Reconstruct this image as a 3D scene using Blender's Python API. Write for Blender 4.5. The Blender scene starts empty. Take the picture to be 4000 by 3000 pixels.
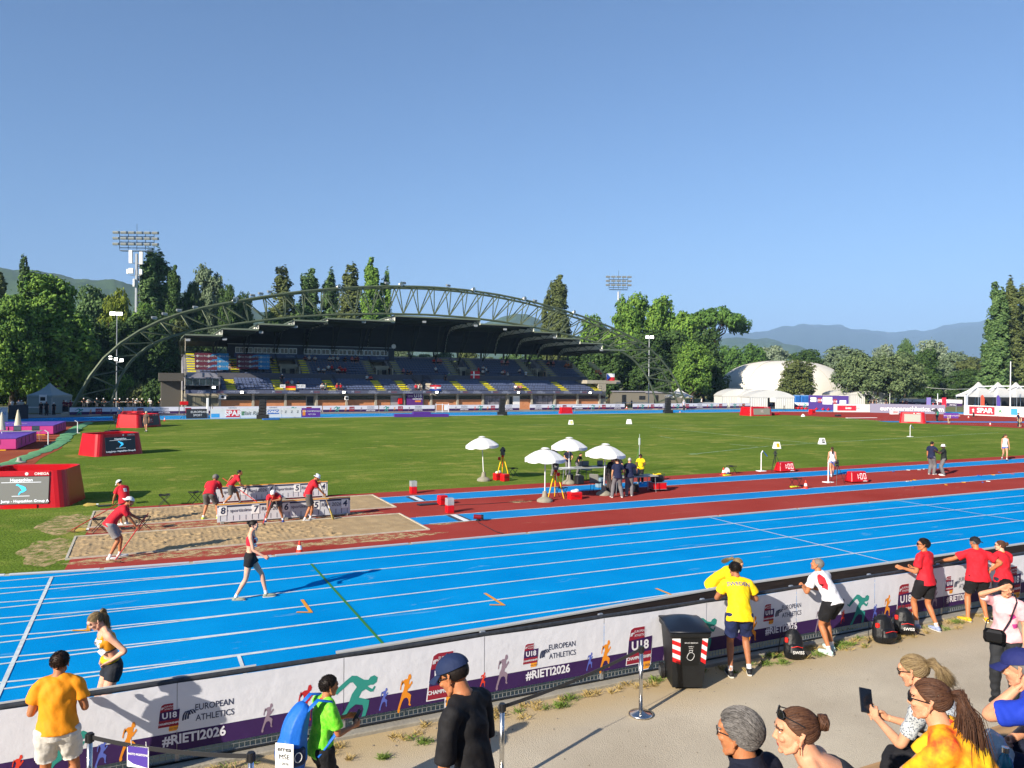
import bpy, bmesh, math, random
from math import sin, cos, pi, radians, sqrt, atan2, hypot
from mathutils import Vector, Matrix, Quaternion, noise
S = bpy.context.scene
COL = S.collection
FPX, PITCH, ROLL, CAMH, YAW = 2976.3, -0.0051, 0.0088, 4.83, 0.4514
def ray(x, y):
 dx = (x - 2000) / FPX; dy = (1500 - y) / FPX
 c, s = cos(ROLL), sin(ROLL); dx, dy = c * dx - s * dy, s * dx + c * dy
 cp, sp = cos(PITCH), sin(PITCH)
 Y = cp - sp * dy; Z = sp + cp * dy; X = dx
 return Vector((X * cos(YAW) + Y * sin(YAW), -X * sin(YAW) + Y * cos(YAW), Z))
def g(x, y, h=0.0):
 r = ray(x, y); t = (h - CAMH) / r.z
 return Vector((r.x * t, r.y * t, h))
def onv(x, y, v):
 r = ray(x, y); t = v / r.y
 return Vector((r.x * t, v, CAMH + r.z * t))
def deep(x, y, d):
 r = ray(x, y) * d
 return Vector((r.x, r.y, CAMH + r.z))
cam_d = bpy.data.cameras.new('camera'); cam = bpy.data.objects.new('camera', cam_d); COL.objects.link(cam)
_f = ray(2000, 1500).normalized(); _r = (ray(2100, 1500) - ray(1900, 1500)).normalized(); _u = _r.cross(_f)
cam.matrix_world = Matrix(((_r.x, _u.x, -_f.x, 0), (_r.y, _u.y, -_f.y, 0), (_r.z, _u.z, -_f.z, CAMH), (0, 0, 0, 1)))
cam_d.sensor_width = 36; cam_d.lens = 36 * FPX / 4000; cam_d.clip_start = 0.1; cam_d.clip_end = 60000
S.camera = cam
SUN_EL = radians(26); SUN_DIR = radians(23)      # light travels towards +X, 23 degrees towards +Y
_sv = Vector((-cos(SUN_DIR) * cos(SUN_EL), -sin(SUN_DIR) * cos(SUN_EL), sin(SUN_EL)))   # towards the sun
W = bpy.data.worlds.new('World'); S.world = W; W.use_nodes = True
_nt = W.node_tree; _bg = _nt.nodes['Background']
_sky = _nt.nodes.new('ShaderNodeTexSky'); _sky.sky_type = 'NISHITA'; _sky.sun_disc = False
_sky.sun_elevation = SUN_EL; _sky.sun_rotation = atan2(_sv.x, _sv.y)
_sky.altitude = 400; _sky.air_density = 1.0; _sky.dust_density = 0.25; _sky.ozone_density = 6.5
_nt.links.new(_sky.outputs[0], _bg.inputs[0]); _bg.inputs[1].default_value = 0.059
sun_d = bpy.data.lights.new('sun', 'SUN'); sun_d.energy = 4.9; sun_d.angle = radians(0.53); sun_d.color = (1, 0.90, 0.76)
sun = bpy.data.objects.new('sun', sun_d); COL.objects.link(sun); sun.location = (0, 0, 60)
sun.rotation_euler = _sv.to_track_quat('Z', 'Y').to_euler()
S.view_settings.view_transform = 'Standard'; S.view_settings.look = 'None'; S.view_settings.gamma = 1
S.view_settings.exposure = 1.27
S.cycles.volume_bounces = 0; S.cycles.max_bounces = 6; S.cycles.transparent_max_bounces = 8
MATS = {}
def srgb(c):
 return tuple((v / 12.92 if v <= 0.04045 else ((v + 0.055) / 1.055) ** 2.4) for v in c)
def hx(h):
 return srgb(tuple(int(h[i:i + 2], 16) / 255 for i in (0, 2, 4)))
def mat(name, col, rough=0.6, metal=0.0, var=0.0, scale=3.0, bump=0.0, bscale=None, spec=0.4, alpha=1.0,
  emit=0.0, col2=None, stretch=None, detail=4, trans=0.0, sheen=0.0):
 if name in MATS: return MATS[name]
 if isinstance(col, str): col = hx(col)
 if isinstance(col2, str): col2 = hx(col2)
 m = bpy.data.materials.new(name); m.use_nodes = True; MATS[name] = m
 nt = m.node_tree; b = nt.nodes['Principled BSDF']; L = nt.links
 b.inputs['Roughness'].default_value = rough; b.inputs['Metallic'].default_value = metal
 b.inputs['Specular IOR Level'].default_value = spec
 b.inputs['Base Color'].default_value = (*col, 1)
 if sheen: b.inputs['Sheen Weight'].default_value = sheen
 if trans: b.inputs['Transmission Weight'].default_value = trans
 if alpha < 1: b.inputs['Alpha'].default_value = alpha
 if emit:
  b.inputs['Emission Color'].default_value = (*col, 1); b.inputs['Emission Strength'].default_value = emit
 if var or col2 or bump:
  tc = nt.nodes.new('ShaderNodeTexCoord'); src = tc.outputs['Object']
  if stretch:
   mp = nt.nodes.new('ShaderNodeMapping'); mp.inputs['Scale'].default_value = stretch
   L.new(src, mp.inputs[0]); src = mp.outputs[0]
 if var or col2:
  n = nt.nodes.new('ShaderNodeTexNoise'); n.inputs['Scale'].default_value = scale; n.inputs['Detail'].default_value = detail
  n.inputs['Roughness'].default_value = 0.65
  L.new(src, n.inputs['Vector'])
  r = nt.nodes.new('ShaderNodeValToRGB'); L.new(n.outputs['Fac'], r.inputs[0])
  if col2:
   r.color_ramp.elements[0].color = (*col, 1); r.color_ramp.elements[1].color = (*col2, 1)
  else:
   r.color_ramp.elements[0].color = (*[c * (1 - var) for c in col], 1)
   r.color_ramp.elements[1].color = (*[min(1, c * (1 + var)) for c in col], 1)
  r.color_ramp.elements[0].position = 0.32; r.color_ramp.elements[1].position = 0.68
  L.new(r.outputs[0], b.inputs['Base Color'])
 if bump:
  n2 = nt.nodes.new('ShaderNodeTexNoise'); n2.inputs['Scale'].default_value = bscale or scale * 4
  n2.inputs['Detail'].default_value = 5; L.new(src, n2.inputs['Vector'])
  bp = nt.nodes.new('ShaderNodeBump'); bp.inputs['Strength'].default_value = min(1, bump); bp.inputs['Distance'].default_value = 0.02
  L.new(n2.outputs['Fac'], bp.inputs['Height']); L.new(bp.outputs[0], b.inputs['Normal'])
 return m
def nodes(m):
 nt = m.node_tree
 def N(t, **kw):
  n = nt.nodes.new(t)
  for k, v in kw.items():
   if k.startswith('i_'):
    n.inputs[int(k[2:]) if k[2:].isdigit() else k[2:].replace('_', ' ')].default_value = v
   else: setattr(n, k, v)
  return n
 return nt, N, nt.nodes['Principled BSDF']
class MB:
 def __init__(s): s.v = []; s.f = []; s.m = []; s.cur = 0
 def add(s, vs, fs):
  b = len(s.v); s.v += [tuple(p) for p in vs]
  for f in fs: s.f.append(tuple(b + i for i in f)); s.m.append(s.cur)
  return s
 def box(s, lo, hi, M=None):
  x0, y0, z0 = lo; x1, y1, z1 = hi
  vs = [(x0,y0,z0),(x1,y0,z0),(x1,y1,z0),(x0,y1,z0),(x0,y0,z1),(x1,y0,z1),(x1,y1,z1),(x0,y1,z1)]
  if M: vs = [M @ Vector(p) for p in vs]
  return s.add(vs, [(0,3,2,1),(4,5,6,7),(0,1,5,4),(1,2,6,5),(2,3,7,6),(3,0,4,7)])
 def cbox(s, c, d, M=None):
  return s.box([c[i] - d[i] / 2 for i in range(3)], [c[i] + d[i] / 2 for i in range(3)], M)
 def rbox(s, lo, hi, r=0.02, M=None):       # box with chamfered vertical and horizontal edges
  x0, y0, z0 = lo; x1, y1, z1 = hi
  r = min(r, (x1-x0)/2.1, (y1-y0)/2.1, (z1-z0)/2.1)
  def ring(z, i):
   a, b_, c, d = x0+i, y0+i, x1-i, y1-i; q = r
   return [(a+q,b_,z),(c-q,b_,z),(c,b_+q,z),(c,d-q,z),(c-q,d,z),(a+q,d,z),(a,d-q,z),(a,b_+q,z)]
  vs = ring(z0, r*.7) + ring(z0+r, 0) + ring(z1-r, 0) + ring(z1, r*.7)
  if M: vs = [M @ Vector(p) for p in vs]
  fs = [tuple(range(7,-1,-1)), tuple(range(24,32))]
  for k in range(3):
   for i in range(8): fs.append((k*8+i, k*8+(i+1)%8, k*8+8+(i+1)%8, k*8+8+i))
  return s.add(vs, fs)
 def tube(s, pts, r, n=8, r2=None, cap=True, sq=None, side=None):
  """tapered tube along pts; r number or list (or (rx, ry) pairs)"""
  pts = [Vector(p) for p in pts]; k = len(pts)
  rs = list(r) if isinstance(r, (list, tuple)) else [r + ((r2 if r2 is not None else r) - r) * i / max(1, k-1) for i in range(k)]
  prev = None; vs = []
  for i, p in enumerate(pts):
   t = (pts[min(i+1, k-1)] - pts[max(i-1, 0)])
   t = t.normalized() if t.length > 1e-9 else Vector((0,0,1))
   if side is not None:
    a = Vector(side); a = (a - t * a.dot(t))
    a = a.normalized() if a.length > 1e-4 else t.orthogonal().normalized()
   elif prev is None: a = t.orthogonal().normalized()
   else:
    a = prev - t * prev.dot(t); a = a.normalized() if a.length > 1e-6 else t.orthogonal().normalized()
   prev = a; b_ = t.cross(a)
   rr = rs[i]; rx, ry = rr if isinstance(rr, (tuple, list)) else (rr, rr)
   for j in range(n):
    th = 2 * pi * j / n + (pi / n if n == 4 else 0)
    vs.append(p + a * (cos(th) * rx) + b_ * (sin(th) * ry))
  fs = []
  for i in range(k-1):
   for j in range(n): fs.append((i*n+j, i*n+(j+1)%n, (i+1)*n+(j+1)%n, (i+1)*n+j))
  if cap: fs.append(tuple(range(n-1, -1, -1))); fs.append(tuple(range((k-1)*n, k*n)))
  return s.add(vs, fs)
 def lathe(s, prof, n=16, M=None, arc=2*pi):
  vs = []; k = len(prof); full = abs(arc - 2*pi) < 1e-6
  nn = n if full else n + 1
  for (r, z) in prof:
   for j in range(nn):
    th = arc * j / n; vs.append(Vector((r * cos(th), r * sin(th), z)))
  if M: vs = [M @ p for p in vs]
  fs = []
  for i in range(k-1):
   for j in range(n if full else n): fs.append((i*nn+j, i*nn+(j+1)%nn, (i+1)*nn+(j+1)%nn, (i+1)*nn+j))
  if prof[0][0] > 1e-6 and full: fs.append(tuple(range(n-1,-1,-1)))
  if prof[-1][0] > 1e-6 and full: fs.append(tuple(range((k-1)*n, k*n)))
  return s.add(vs, fs)
 def ell(s, c, r, n=12, m=8, M=None):
  prof = [(sin(pi*i/m), -cos(pi*i/m)) for i in range(m+1)]
  prof = [(max(p[0], 1e-4), p[1]) for p in prof]
  T = Matrix.Translation(c) @ Matrix.Diagonal((r[0], r[1], r[2], 1))
  if M: T = M @ T
  return s.lathe(prof, n, T)
 def prism(s, poly, z0, z1, M=None):
  n = len(poly); vs = [(p[0], p[1], z0) for p in poly] + [(p[0], p[1], z1) for p in poly]
  if M: vs = [M @ Vector(p) for p in vs]
  fs = [tuple(range(n-1,-1,-1)), tuple(range(n, 2*n))] + [(i, (i+1)%n, n+(i+1)%n, n+i) for i in range(n)]
  return s.add(vs, fs)
 def quad(s, a, b, c, d): return s.add([a, b, c, d], [(0,1,2,3)])
 def ribbon(s, pts, w, z):
  k = len(pts); vs = []
  for i in range(k):
   a = Vector(pts[max(i-1,0)][:2]); b = Vector(pts[min(i+1,k-1)][:2]); t = (b-a).normalized(); n_ = Vector((-t.y, t.x)) * w/2
   p = Vector(pts[i][:2]); vs += [(p.x+n_.x, p.y+n_.y, z), (p.x-n_.x, p.y-n_.y, z)]
  return s.add(vs, [(2*i, 2*i+1, 2*i+3, 2*i+2) for i in range(k-1)])
 def mesh(s, name, mats, smooth=False):
  me = bpy.data.meshes.new(name); me.from_pydata(s.v, [], s.f)
  for m in (mats if isinstance(mats, (list, tuple)) else [mats]): me.materials.append(m)
  if any(s.m): me.polygons.foreach_set('material_index', s.m)
  if smooth: me.polygons.foreach_set('use_smooth', [True] * len(me.polygons))
  me.update()
  bm = bmesh.new(); bm.from_mesh(me); bmesh.ops.recalc_face_normals(bm, faces=bm.faces[:]); bm.to_mesh(me); bm.free()
  return me
 def build(s, name, mats, parent=None, smooth=False, loc=None, rot=None):
  return link(name, s.mesh(name, mats, smooth), parent, loc, rot)
def link(name, me, parent=None, loc=None, rot=None):
 o = bpy.data.objects.new(name, me); COL.objects.link(o)
 if parent: o.parent = parent
 if loc is not None: o.location = loc
 if rot is not None: o.rotation_euler = rot if isinstance(rot, (tuple, list)) else (0, 0, rot)
 return o
def tag(o, label, cat, group=None, kind=None):
 o['label'] = label
 if cat: o['category'] = cat
 if group: o['group'] = group
 if kind: o['kind'] = kind
 return o
def struct(o, label=None, kind='structure'):
 o['kind'] = kind
 if label: o['label'] = label
 return o
def thing(name, label, cat, loc=(0,0,0), rotz=0, group=None):
 o = bpy.data.objects.new(name, None); o.empty_display_size = 0.3; COL.objects.link(o)
 o.location = loc; o.rotation_euler = (0, 0, rotz)
 return tag(o, label, cat, group)
def dup(root, loc=None, rotz=None, label=None, group=None, scale=None):
 r = root.copy(); COL.objects.link(r)
 if loc is not None: r.location = loc
 if rotz is not None: r.rotation_euler = (0, 0, rotz)
 if label: r['label'] = label
 if group: r['group'] = group
 if scale is not None: r.scale = scale if isinstance(scale, (tuple, list)) else (scale,)*3
 for ch in list(root.children):
  c = ch.copy(); COL.objects.link(c); c.parent = r
  for q in list(ch.children):
   d = q.copy(); COL.objects.link(d); d.parent = c
 return r
_txt = {}
def text_mb(body, size=1.0, extrude=0.0, align='CENTER', bold=0.0, res=3, xs=1.0, shear=0.0):
 """letters as a flat mesh in the local XY plane, centred on the origin"""
 cu = bpy.data.curves.new('t', 'FONT'); cu.body = body; cu.size = size; cu.extrude = extrude
 cu.align_x = align; cu.align_y = 'CENTER'; cu.resolution_u = res; cu.offset = bold; cu.shear = shear
 o = bpy.data.objects.new('t', cu); COL.objects.link(o)
 dg = bpy.context.evaluated_depsgraph_get(); me = bpy.data.meshes.new_from_object(o.evaluated_get(dg))
 vs = [(v.co.x * xs, v.co.y, v.co.z) for v in me.vertices]; fs = [tuple(p.vertices) for p in me.polygons]
 bpy.data.objects.remove(o); bpy.data.curves.remove(cu); bpy.data.meshes.remove(me)
 return vs, fs
def letters(mb, body, size, M, **kw):
 key = (body, size, tuple(sorted(kw.items())))
 if key not in _txt: _txt[key] = text_mb(body, size, **kw)
 vs, fs = _txt[key]
 mb.add([M @ Vector(p) for p in vs], fs)
 return mb
def facing(c, right, up):
 """matrix whose XY plane is spanned by right and up at c"""
 r = Vector(right).normalized(); u = Vector(up); u = (u - r * u.dot(r)).normalized(); n = r.cross(u)
 return Matrix(((r.x, u.x, n.x, c[0]), (r.y, u.y, n.y, c[1]), (r.z, u.z, n.z, c[2]), (0,0,0,1)))
def RZ(a): return Matrix.Rotation(a, 4, 'Z')
def T(x, y, z): return Matrix.Translation((x, y, z))
WHITE = mat('white paint', (0.80, 0.80, 0.79), 0.45)
BLACK = mat('black plastic', (0.015, 0.015, 0.017), 0.42)
DARK = mat('dark metal', (0.03, 0.032, 0.036), 0.4, 0.6)
STEEL = mat('brushed steel', (0.62, 0.61, 0.59), 0.22, 1.0)
GALV = mat('galvanised steel', (0.42, 0.44, 0.46), 0.45, 0.7, var=.15, scale=9)
REDP = mat('red gloss plastic', hx('c8141c'), 0.3, var=.06, scale=4)
YELP = mat('yellow paint', hx('f0c800'), 0.45)
# ================================================================ the ground
P0, RAD, UL, UR = 21.2, 36.5, 3.2, 87.6         # near kerb, bend radius, tangent points
CV = P0 + RAD; VF = P0 + 2 * RAD                # bend centre, far kerb
LW = 1.22
def oval(off, n=40):
 """closed loop, off metres outside the kerb"""
 r = RAD + off; pts = []
 for i in range(n + 1):
  a = -pi/2 + pi * i / n; pts.append((UR + r * cos(a), CV + r * sin(a)))
 for i in range(n + 1):
  a = pi/2 + pi * i / n; pts.append((UL + r * cos(a), CV + r * sin(a)))
 return pts
m = mat('outer ground', '56602c', 0.95, bump=.3, bscale=3, col2='7c7a48', scale=.08)
struct(MB().add([(-30000,-30000,-.06),(30000,-30000,-.06),(30000,30000,-.06),(-30000,30000,-.06)], [(0,1,2,3)]).build('ground', m))
m = mat('mown grass', (0.1, 0.2, 0.03), 1.0, spec=0)
nt, N, b = nodes(m); b.inputs['IOR'].default_value = 1.0
tc = N('ShaderNodeTexCoord'); lk = nt.links.new
n1 = N('ShaderNodeTexNoise', i_Scale=.11, i_Detail=4.0, i_Roughness=.6); n2 = N('ShaderNodeTexNoise', i_Scale=5.0, i_Detail=9.0, i_Roughness=.85)
n3 = N('ShaderNodeTexNoise', i_Scale=.8, i_Detail=5.0, i_Roughness=.75)
mp = N('ShaderNodeMapping'); mp.inputs['Scale'].default_value = (.25, 1, 1)
for n_ in (n1, n2): lk(tc.outputs['Object'], n_.inputs['Vector'])
lk(tc.outputs['Object'], mp.inputs[0]); lk(mp.outputs[0], n3.inputs['Vector'])
r1 = N('ShaderNodeValToRGB'); e = r1.color_ramp.elements; e[0].position = .33; e[1].position = .7
e[0].color = (*hx('546e2c'), 1); e[1].color = (*hx('9a9c56'), 1); q = e.new(.52); q.color = (*hx('6a8236'), 1)
mx0 = N('ShaderNodeMix', data_type='FLOAT'); mx0.inputs[0].default_value = .5; lk(n1.outputs['Fac'], mx0.inputs[2]); lk(n3.outputs['Fac'], mx0.inputs[3])
lk(mx0.outputs[0], r1.inputs[0])
r2 = N('ShaderNodeValToRGB'); e = r2.color_ramp.elements; e[0].position = .3; e[1].position = .75; e[0].color = (.5,.5,.5,1); e[1].color = (1.35,1.3,1.2,1)
lk(n2.outputs['Fac'], r2.inputs[0])
mx = N('ShaderNodeMix', data_type='RGBA', blend_type='MULTIPLY'); mx.inputs[0].default_value = 1
lk(r1.outputs[0], mx.inputs[6]); lk(r2.outputs[0], mx.inputs[7])
n4 = N('ShaderNodeTexNoise', i_Scale=.35, i_Detail=6.0, i_Roughness=.7); lk(tc.outputs['Object'], n4.inputs['Vector'])
r4 = N('ShaderNodeValToRGB'); e = r4.color_ramp.elements; e[0].position = .56; e[1].position = .70; e[0].color = (0,0,0,1); e[1].color = (.7,.7,.7,1); lk(n4.outputs['Fac'], r4.inputs[0])
mx2 = N('ShaderNodeMix', data_type='RGBA'); lk(r4.outputs[0], mx2.inputs[0]); lk(mx.outputs[2], mx2.inputs[6]); mx2.inputs[7].default_value = (*hx('a39a55'), 1)
lk(mx2.outputs[2], b.inputs['Base Color'])
bp = N('ShaderNodeBump'); bp.inputs['Strength'].default_value = .8; bp.inputs['Distance'].default_value = .05
n5 = N('ShaderNodeTexNoise', i_Scale=14.0, i_Detail=4.0); lk(tc.outputs['Object'], n5.inputs['Vector']); lk(n5.outputs['Fac'], bp.inputs['Height']); lk(bp.outputs[0], b.inputs['Normal'])
GRASS = m
from mathutils.geometry import tessellate_polygon
def sheet(poly, z, name, m_, label=None, nm=None):
 vs = [Vector((p[0], p[1], z)) for p in poly]
 tris = tessellate_polygon([vs]); o = MB().add(vs, [tuple(t) for t in tris]).build(name, m_)
 return o
struct(sheet(oval(0), 0.0, 'infield_grass', GRASS))
def surf(name, c1, c2, dust, dustamt, scale=.5):
 m = mat(name, c1, 1.0, spec=0); nt, N, b = nodes(m); b.inputs['IOR'].default_value = 1.0; lk = nt.links.new
 tc = N('ShaderNodeTexCoord'); o_ = tc.outputs['Object']
 a = N('ShaderNodeTexNoise', i_Scale=scale, i_Detail=5.0); c = N('ShaderNodeTexNoise', i_Scale=60.0, i_Detail=2.0)
 d = N('ShaderNodeTexNoise', i_Scale=1.1, i_Detail=8.0, i_Roughness=.7, i_Distortion=.6)
 mp = N('ShaderNodeMapping'); mp.inputs['Scale'].default_value = (.45, 1.6, 1); lk(o_, mp.inputs[0]); lk(mp.outputs[0], d.inputs['Vector'])
 for q in (a, c): lk(o_, q.inputs['Vector'])
 r = N('ShaderNodeValToRGB'); lk(a.outputs['Fac'], r.inputs[0]); e = r.color_ramp.elements
 e[0].position = .3; e[1].position = .7; e[0].color = (*hx(c1), 1); e[1].color = (*hx(c2), 1)
 rc = N('ShaderNodeValToRGB'); lk(c.outputs['Fac'], rc.inputs[0]); e = rc.color_ramp.elements
 e[0].position = .3; e[1].position = .7; e[0].color = (.82,.82,.82,1); e[1].color = (1.15,1.15,1.15,1)
 mm = N('ShaderNodeMix', data_type='RGBA', blend_type='MULTIPLY'); mm.inputs[0].default_value = 1; lk(r.outputs[0], mm.inputs[6]); lk(rc.outputs[0], mm.inputs[7])
 rd = N('ShaderNodeValToRGB'); lk(d.outputs['Fac'], rd.inputs[0]); e = rd.color_ramp.elements
 e[0].position = .66 - dustamt; e[1].position = .80 - dustamt * .6; e[0].color = (0,0,0,1); e[1].color = (.55,.55,.55,1)
 md = N('ShaderNodeMix', data_type='RGBA'); lk(rd.outputs[0], md.inputs[0]); lk(mm.outputs[2], md.inputs[6]); md.inputs[7].default_value = (*hx(dust), 1)
 lk(md.outputs[2], b.inputs['Base Color'])
 bp = N('ShaderNodeBump'); bp.inputs['Strength'].default_value = .5; bp.inputs['Distance'].default_value = .006
 lk(c.outputs['Fac'], bp.inputs['Height']); lk(bp.outputs[0], b.inputs['Normal'])
 return m
BLUE = surf('blue running track', '0482c6', '0c90d2', 'a4b4ae', .035)
BLUER = surf('blue runway', '1c7ec0', '2c8cca', 'a8a894', .0)
REDT = surf('brick red track surface', '943a34', 'a04640', 'b8a183', .03, .3)
oc, ic = oval(9.9), oval(0.02); k = len(oc)
mb = MB().add([(p[0], p[1], .02) for p in oc] + [(p[0], p[1], .02) for p in ic], [(i, (i+1)%k, k+(i+1)%k, k+i) for i in range(k)])
mb.box((-70, P0-9.9, -.04), (UL-.01, P0-.15, .012))       # the start chute of the straight
struct(mb.build('running_track', BLUE))
LINE = mat('white line paint', 'c8d2d2', 0.6, var=.16, scale=5)
mb = MB()
for i in range(1, 9):
 lp = oval(i * LW, 56); mb.ribbon(lp + lp[:1], .06, .026)
for i in range(0, 9): mb.ribbon([(-70, P0 - i*LW), (UL, P0 - i*LW)], .06, .0262)
def cross(u, a=0, b=8, w=.05, m_=mb, z=.030): m_.ribbon([(u, P0 - a*LW), (u, P0 - b*LW)], w, z)
cross(-1.93, 0, 8.1, .07); cross(18.1); cross(27.9)
mb.ribbon([(1.52, P0-6*LW), (1.52, P0-8*LW)], .06, .030)
for u in (30, 47): mb.ribbon([(u, VF), (u, VF + 9.7)], .06, .03)
mb.ribbon([(22, VF + 1), (42, VF + 4.6)], .06, .031)
struct(mb.build('lane_lines', LINE))
mb = MB(); cross(3.95, 1, 8, .055, mb, .031); struct(mb.build('green_relay_line', mat('green line paint', '2f7a2c', .6)))
mb = MB()
for (x, y, n_) in ((1197, 2372, 1), (1930, 2345, 1), (2615, 2325, 1), (350, 2440, -1)):
 p = g(x, y); mb.ribbon([(p.x, p.y + .5), (p.x, p.y - .52)], .07, .031); mb.ribbon([(p.x, p.y - .49), (p.x - .27, p.y - .36)], .07, .034)
struct(mb.build('orange_exchange_marks', mat('orange line paint', 'dc9410', .6)))
mb = MB()
L_ = oval(-.05, 56)
for s0 in range(0, len(L_)):
 a, c = Vector(L_[s0]), Vector(L_[(s0+1) % len(L_)]); d = (c - a); ln = d.length
 if ln < .01: continue
 kk = max(1, round(ln / 3.9)); t = d / ln; nrm = Vector((-t.y, t.x))
 for j in range(kk):
  p = a + d * (j / kk) + t * .04; q_ = a + d * ((j + 1) / kk) - t * .04; M_ = Matrix(((t.x, nrm.x, 0, p.x), (t.y, nrm.y, 0, p.y), (0,0,1,.01), (0,0,0,1)))
  mb.rbox((0, -.035, 0), ((q_ - p).length, .035, .055), .012, M_)
  mb.cur = 1; mb.box((-.1, -.03, 0), (.02, .03, .045), M_); mb.cur = 0
tag(mb.build('kerb_rail', [mat('kerb aluminium', (.52,.54,.56), .45, .3), mat('kerb foot', 'b0ac94', .7)]), 'low grey metal kerb rail running round the inner edge of the blue track', 'kerb rail')
HJ = (-2.2, 60)
ap = [(-1.75, P0+.1), (UR-4, P0+.1), (UR+2, P0+.4)] + [(UR + (RAD-.1)*cos(a), CV + (RAD-.1)*sin(a)) for a in [radians(t) for t in range(-86, 90, 4)]]
edge = [(3135,1624.5),(3300,1632),(3500,1649),(3600,1655),(3750,1661),(3900,1668),(4000,1674)]
ap += [(UR-4, VF-.3)] + [tuple(g(x, y).xy) for x, y in edge] + [(96, 44), (92, 33), (78, 31.6), (40, 31.5), (-1.35, 31.5)]
struct(sheet(ap, .010, 'red_apron', REDT))
dz = [(UL + (RAD-.1)*cos(a), CV + (RAD-.1)*sin(a)) for a in [radians(t) for t in range(92, 236, 4)]]
ed = [(0,1930),(60,1880),(160,1790),(240,1752),(262,1700),(285,1665),(330,1652),(400,1643)]
struct(sheet(dz + [(-14, 33)] + [tuple(g(x, y).xy) for x, y in ed], .010, 'red_fan', surf('worn red fan surface', '8e4a3a', '9c5840', 'a88a68', .05, .3)))
mb = MB()
for (v0, v1) in ((23.98, 25.32), (28.55, 30.1)):
 mb.quad((7.9, v0, .016), (64, v0, .016), (64, v1, .016), (7.9, v1, .016))
mb.ribbon([(86, 40), (99, 52)], 1.3, .016); mb.ribbon([(84, 66), (100, 60), (106, 58)], 2.5, .016)
struct(mb.build('runway', BLUER))
mb = MB()
for v in (23.98, 25.32, 28.55, 30.1): mb.ribbon([(8.6, v), (64, v)], .06, .021)
for (a, c) in (((80, 76), (112, 50)), ((82, 71), (110, 47)), ((84, 64), (104, 44))): mb.ribbon([a, c], .07, .021)
struct(mb.build('runway_lines', LINE))
mb = MB()
for v in (24.65, 29.3): mb.box((9.86, v-.61, .012), (10.06, v+.61, .030)); mb.cur = 1; mb.box((10.06, v-.61, .012), (10.16, v+.61, .028)); mb.box((9.7, v-.6, .012), (9.86, v+.6, .0245)); mb.cur = 0
struct(mb.build('takeoff_board', [WHITE, mat('board edge', '3a3f45', .6)]))
mb = MB()
for (a, c) in (((2030,1660),(3290,1662)), ((2540,1668),(3178,1732)), ((2725,1772),(3030,1740)), ((3030,1740),(3900,1690)), ((2580,1705),(2632,1713)), ((2850,1735),(2960,1744))):
 p, q_ = g(*a), g(*c); mb.ribbon([p.xy, q_.xy], .09, .006)
p = g(2707, 1774); mb.ribbon([(p.x-.3, p.y), (p.x+.35, p.y)], .4, .009)
struct(mb.build('sector_lines', mat('faded field line', 'b4c6c4', .8, col2='6f9450', scale=1.2)))
SAND = mat('pit sand', '9c8460', .95, col2='b39a72', scale=1.6, bump=.8, bscale=22, detail=8)
rnd = random.Random(5)
def pit(name, u0, u1, v0, v1, seed):
 mb = MB(); nx, ny = 300, 90; r_ = random.Random(seed)
 holes = [(r_.uniform(u0, u0 + (u1-u0)*.72), r_.uniform(v0+.2, v1-.2), r_.uniform(.06,.17), r_.uniform(.012,.04), r_.uniform(0,3)) for _ in range(150)]
 vs = []
 for j in range(ny+1):
  for i in range(nx+1):
   x = u0 + (u1-u0)*i/nx; y = v0 + (v1-v0)*j/ny
   e = min(x-u0, u1-x, y-v0, v1-y); rough = max(.12, min(1, (u1-1.6-x)/5))
   z = .022 + min(1, e/.25)*(.012*noise.noise(Vector((x*3, y*3, seed))) + .006*rough*noise.noise(Vector((x*8, y*8, seed+4))) + .006*rough*noise.noise(Vector((x*22, y*22, seed))) + .015)
   if x < u1-4: z += .006*sin(x*40+3*noise.noise(Vector((x,y,1))))*min(1,e/.25)*.6
   vs.append([x, y, z])
 for (hx_, hy, hr, hd, ha) in holes:
  i0 = int((hx_-hr*2-u0)/(u1-u0)*nx); i1 = int((hx_+hr*2-u0)/(u1-u0)*nx)+1; j0 = int((hy-hr*2-v0)/(v1-v0)*ny); j1 = int((hy+hr*2-v0)/(v1-v0)*ny)+1
  for j in range(max(1,j0), min(ny, j1)):
   for i in range(max(1,i0), min(nx, i1)):
    p = vs[j*(nx+1)+i]; d = hypot((p[0]-hx_)*(.7+.3*sin(ha)), p[1]-hy)/hr
    if d < 1.8: p[2] += hd*(-max(0,1-d)*.8 + .55*math.exp(-((d-1.15)/.28)**2))
 mb.add(vs, [(j*(nx+1)+i, j*(nx+1)+i+1, (j+1)*(nx+1)+i+1, (j+1)*(nx+1)+i) for j in range(ny) for i in range(nx)])
 o = struct(mb.build(name, SAND, smooth=True))
 fb = MB(); w = .06
 fb.box((u0-w, v0-w, 0), (u1+w, v0, .045)).box((u0-w, v1, 0), (u1+w, v1+w, .045)).box((u1, v0, 0), (u1+w, v1, .045)).box((u0-w, v0, 0), (u0, v1, .043))
 fb.build('pit_kerb', mat('sandy white kerb', 'b9b2a0', .8, var=.2, scale=4), o)
pit('sand_pit', -1.75, 8.25, 23.12, 26.18, 1); pit('sand_pit', -1.5, 8.55, 27.66, 30.82, 7)
mb = MB()
def spill(u, v, ru, rv, z):
 vs = [(u, v, z)]; n = 26
 for i in range(n):
  a = 2*pi*i/n; q_ = 1 + .35*noise.noise(Vector((cos(a)*2+u, sin(a)*2+v, 0))); vs.append((u + ru*q_*cos(a), v + rv*q_*sin(a), z))
 mb.add(vs, [(0, 1+i, 1+(i+1)%n) for i in range(n)])
m = mat('spilled sand', 'c4aa7c', .95)
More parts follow.
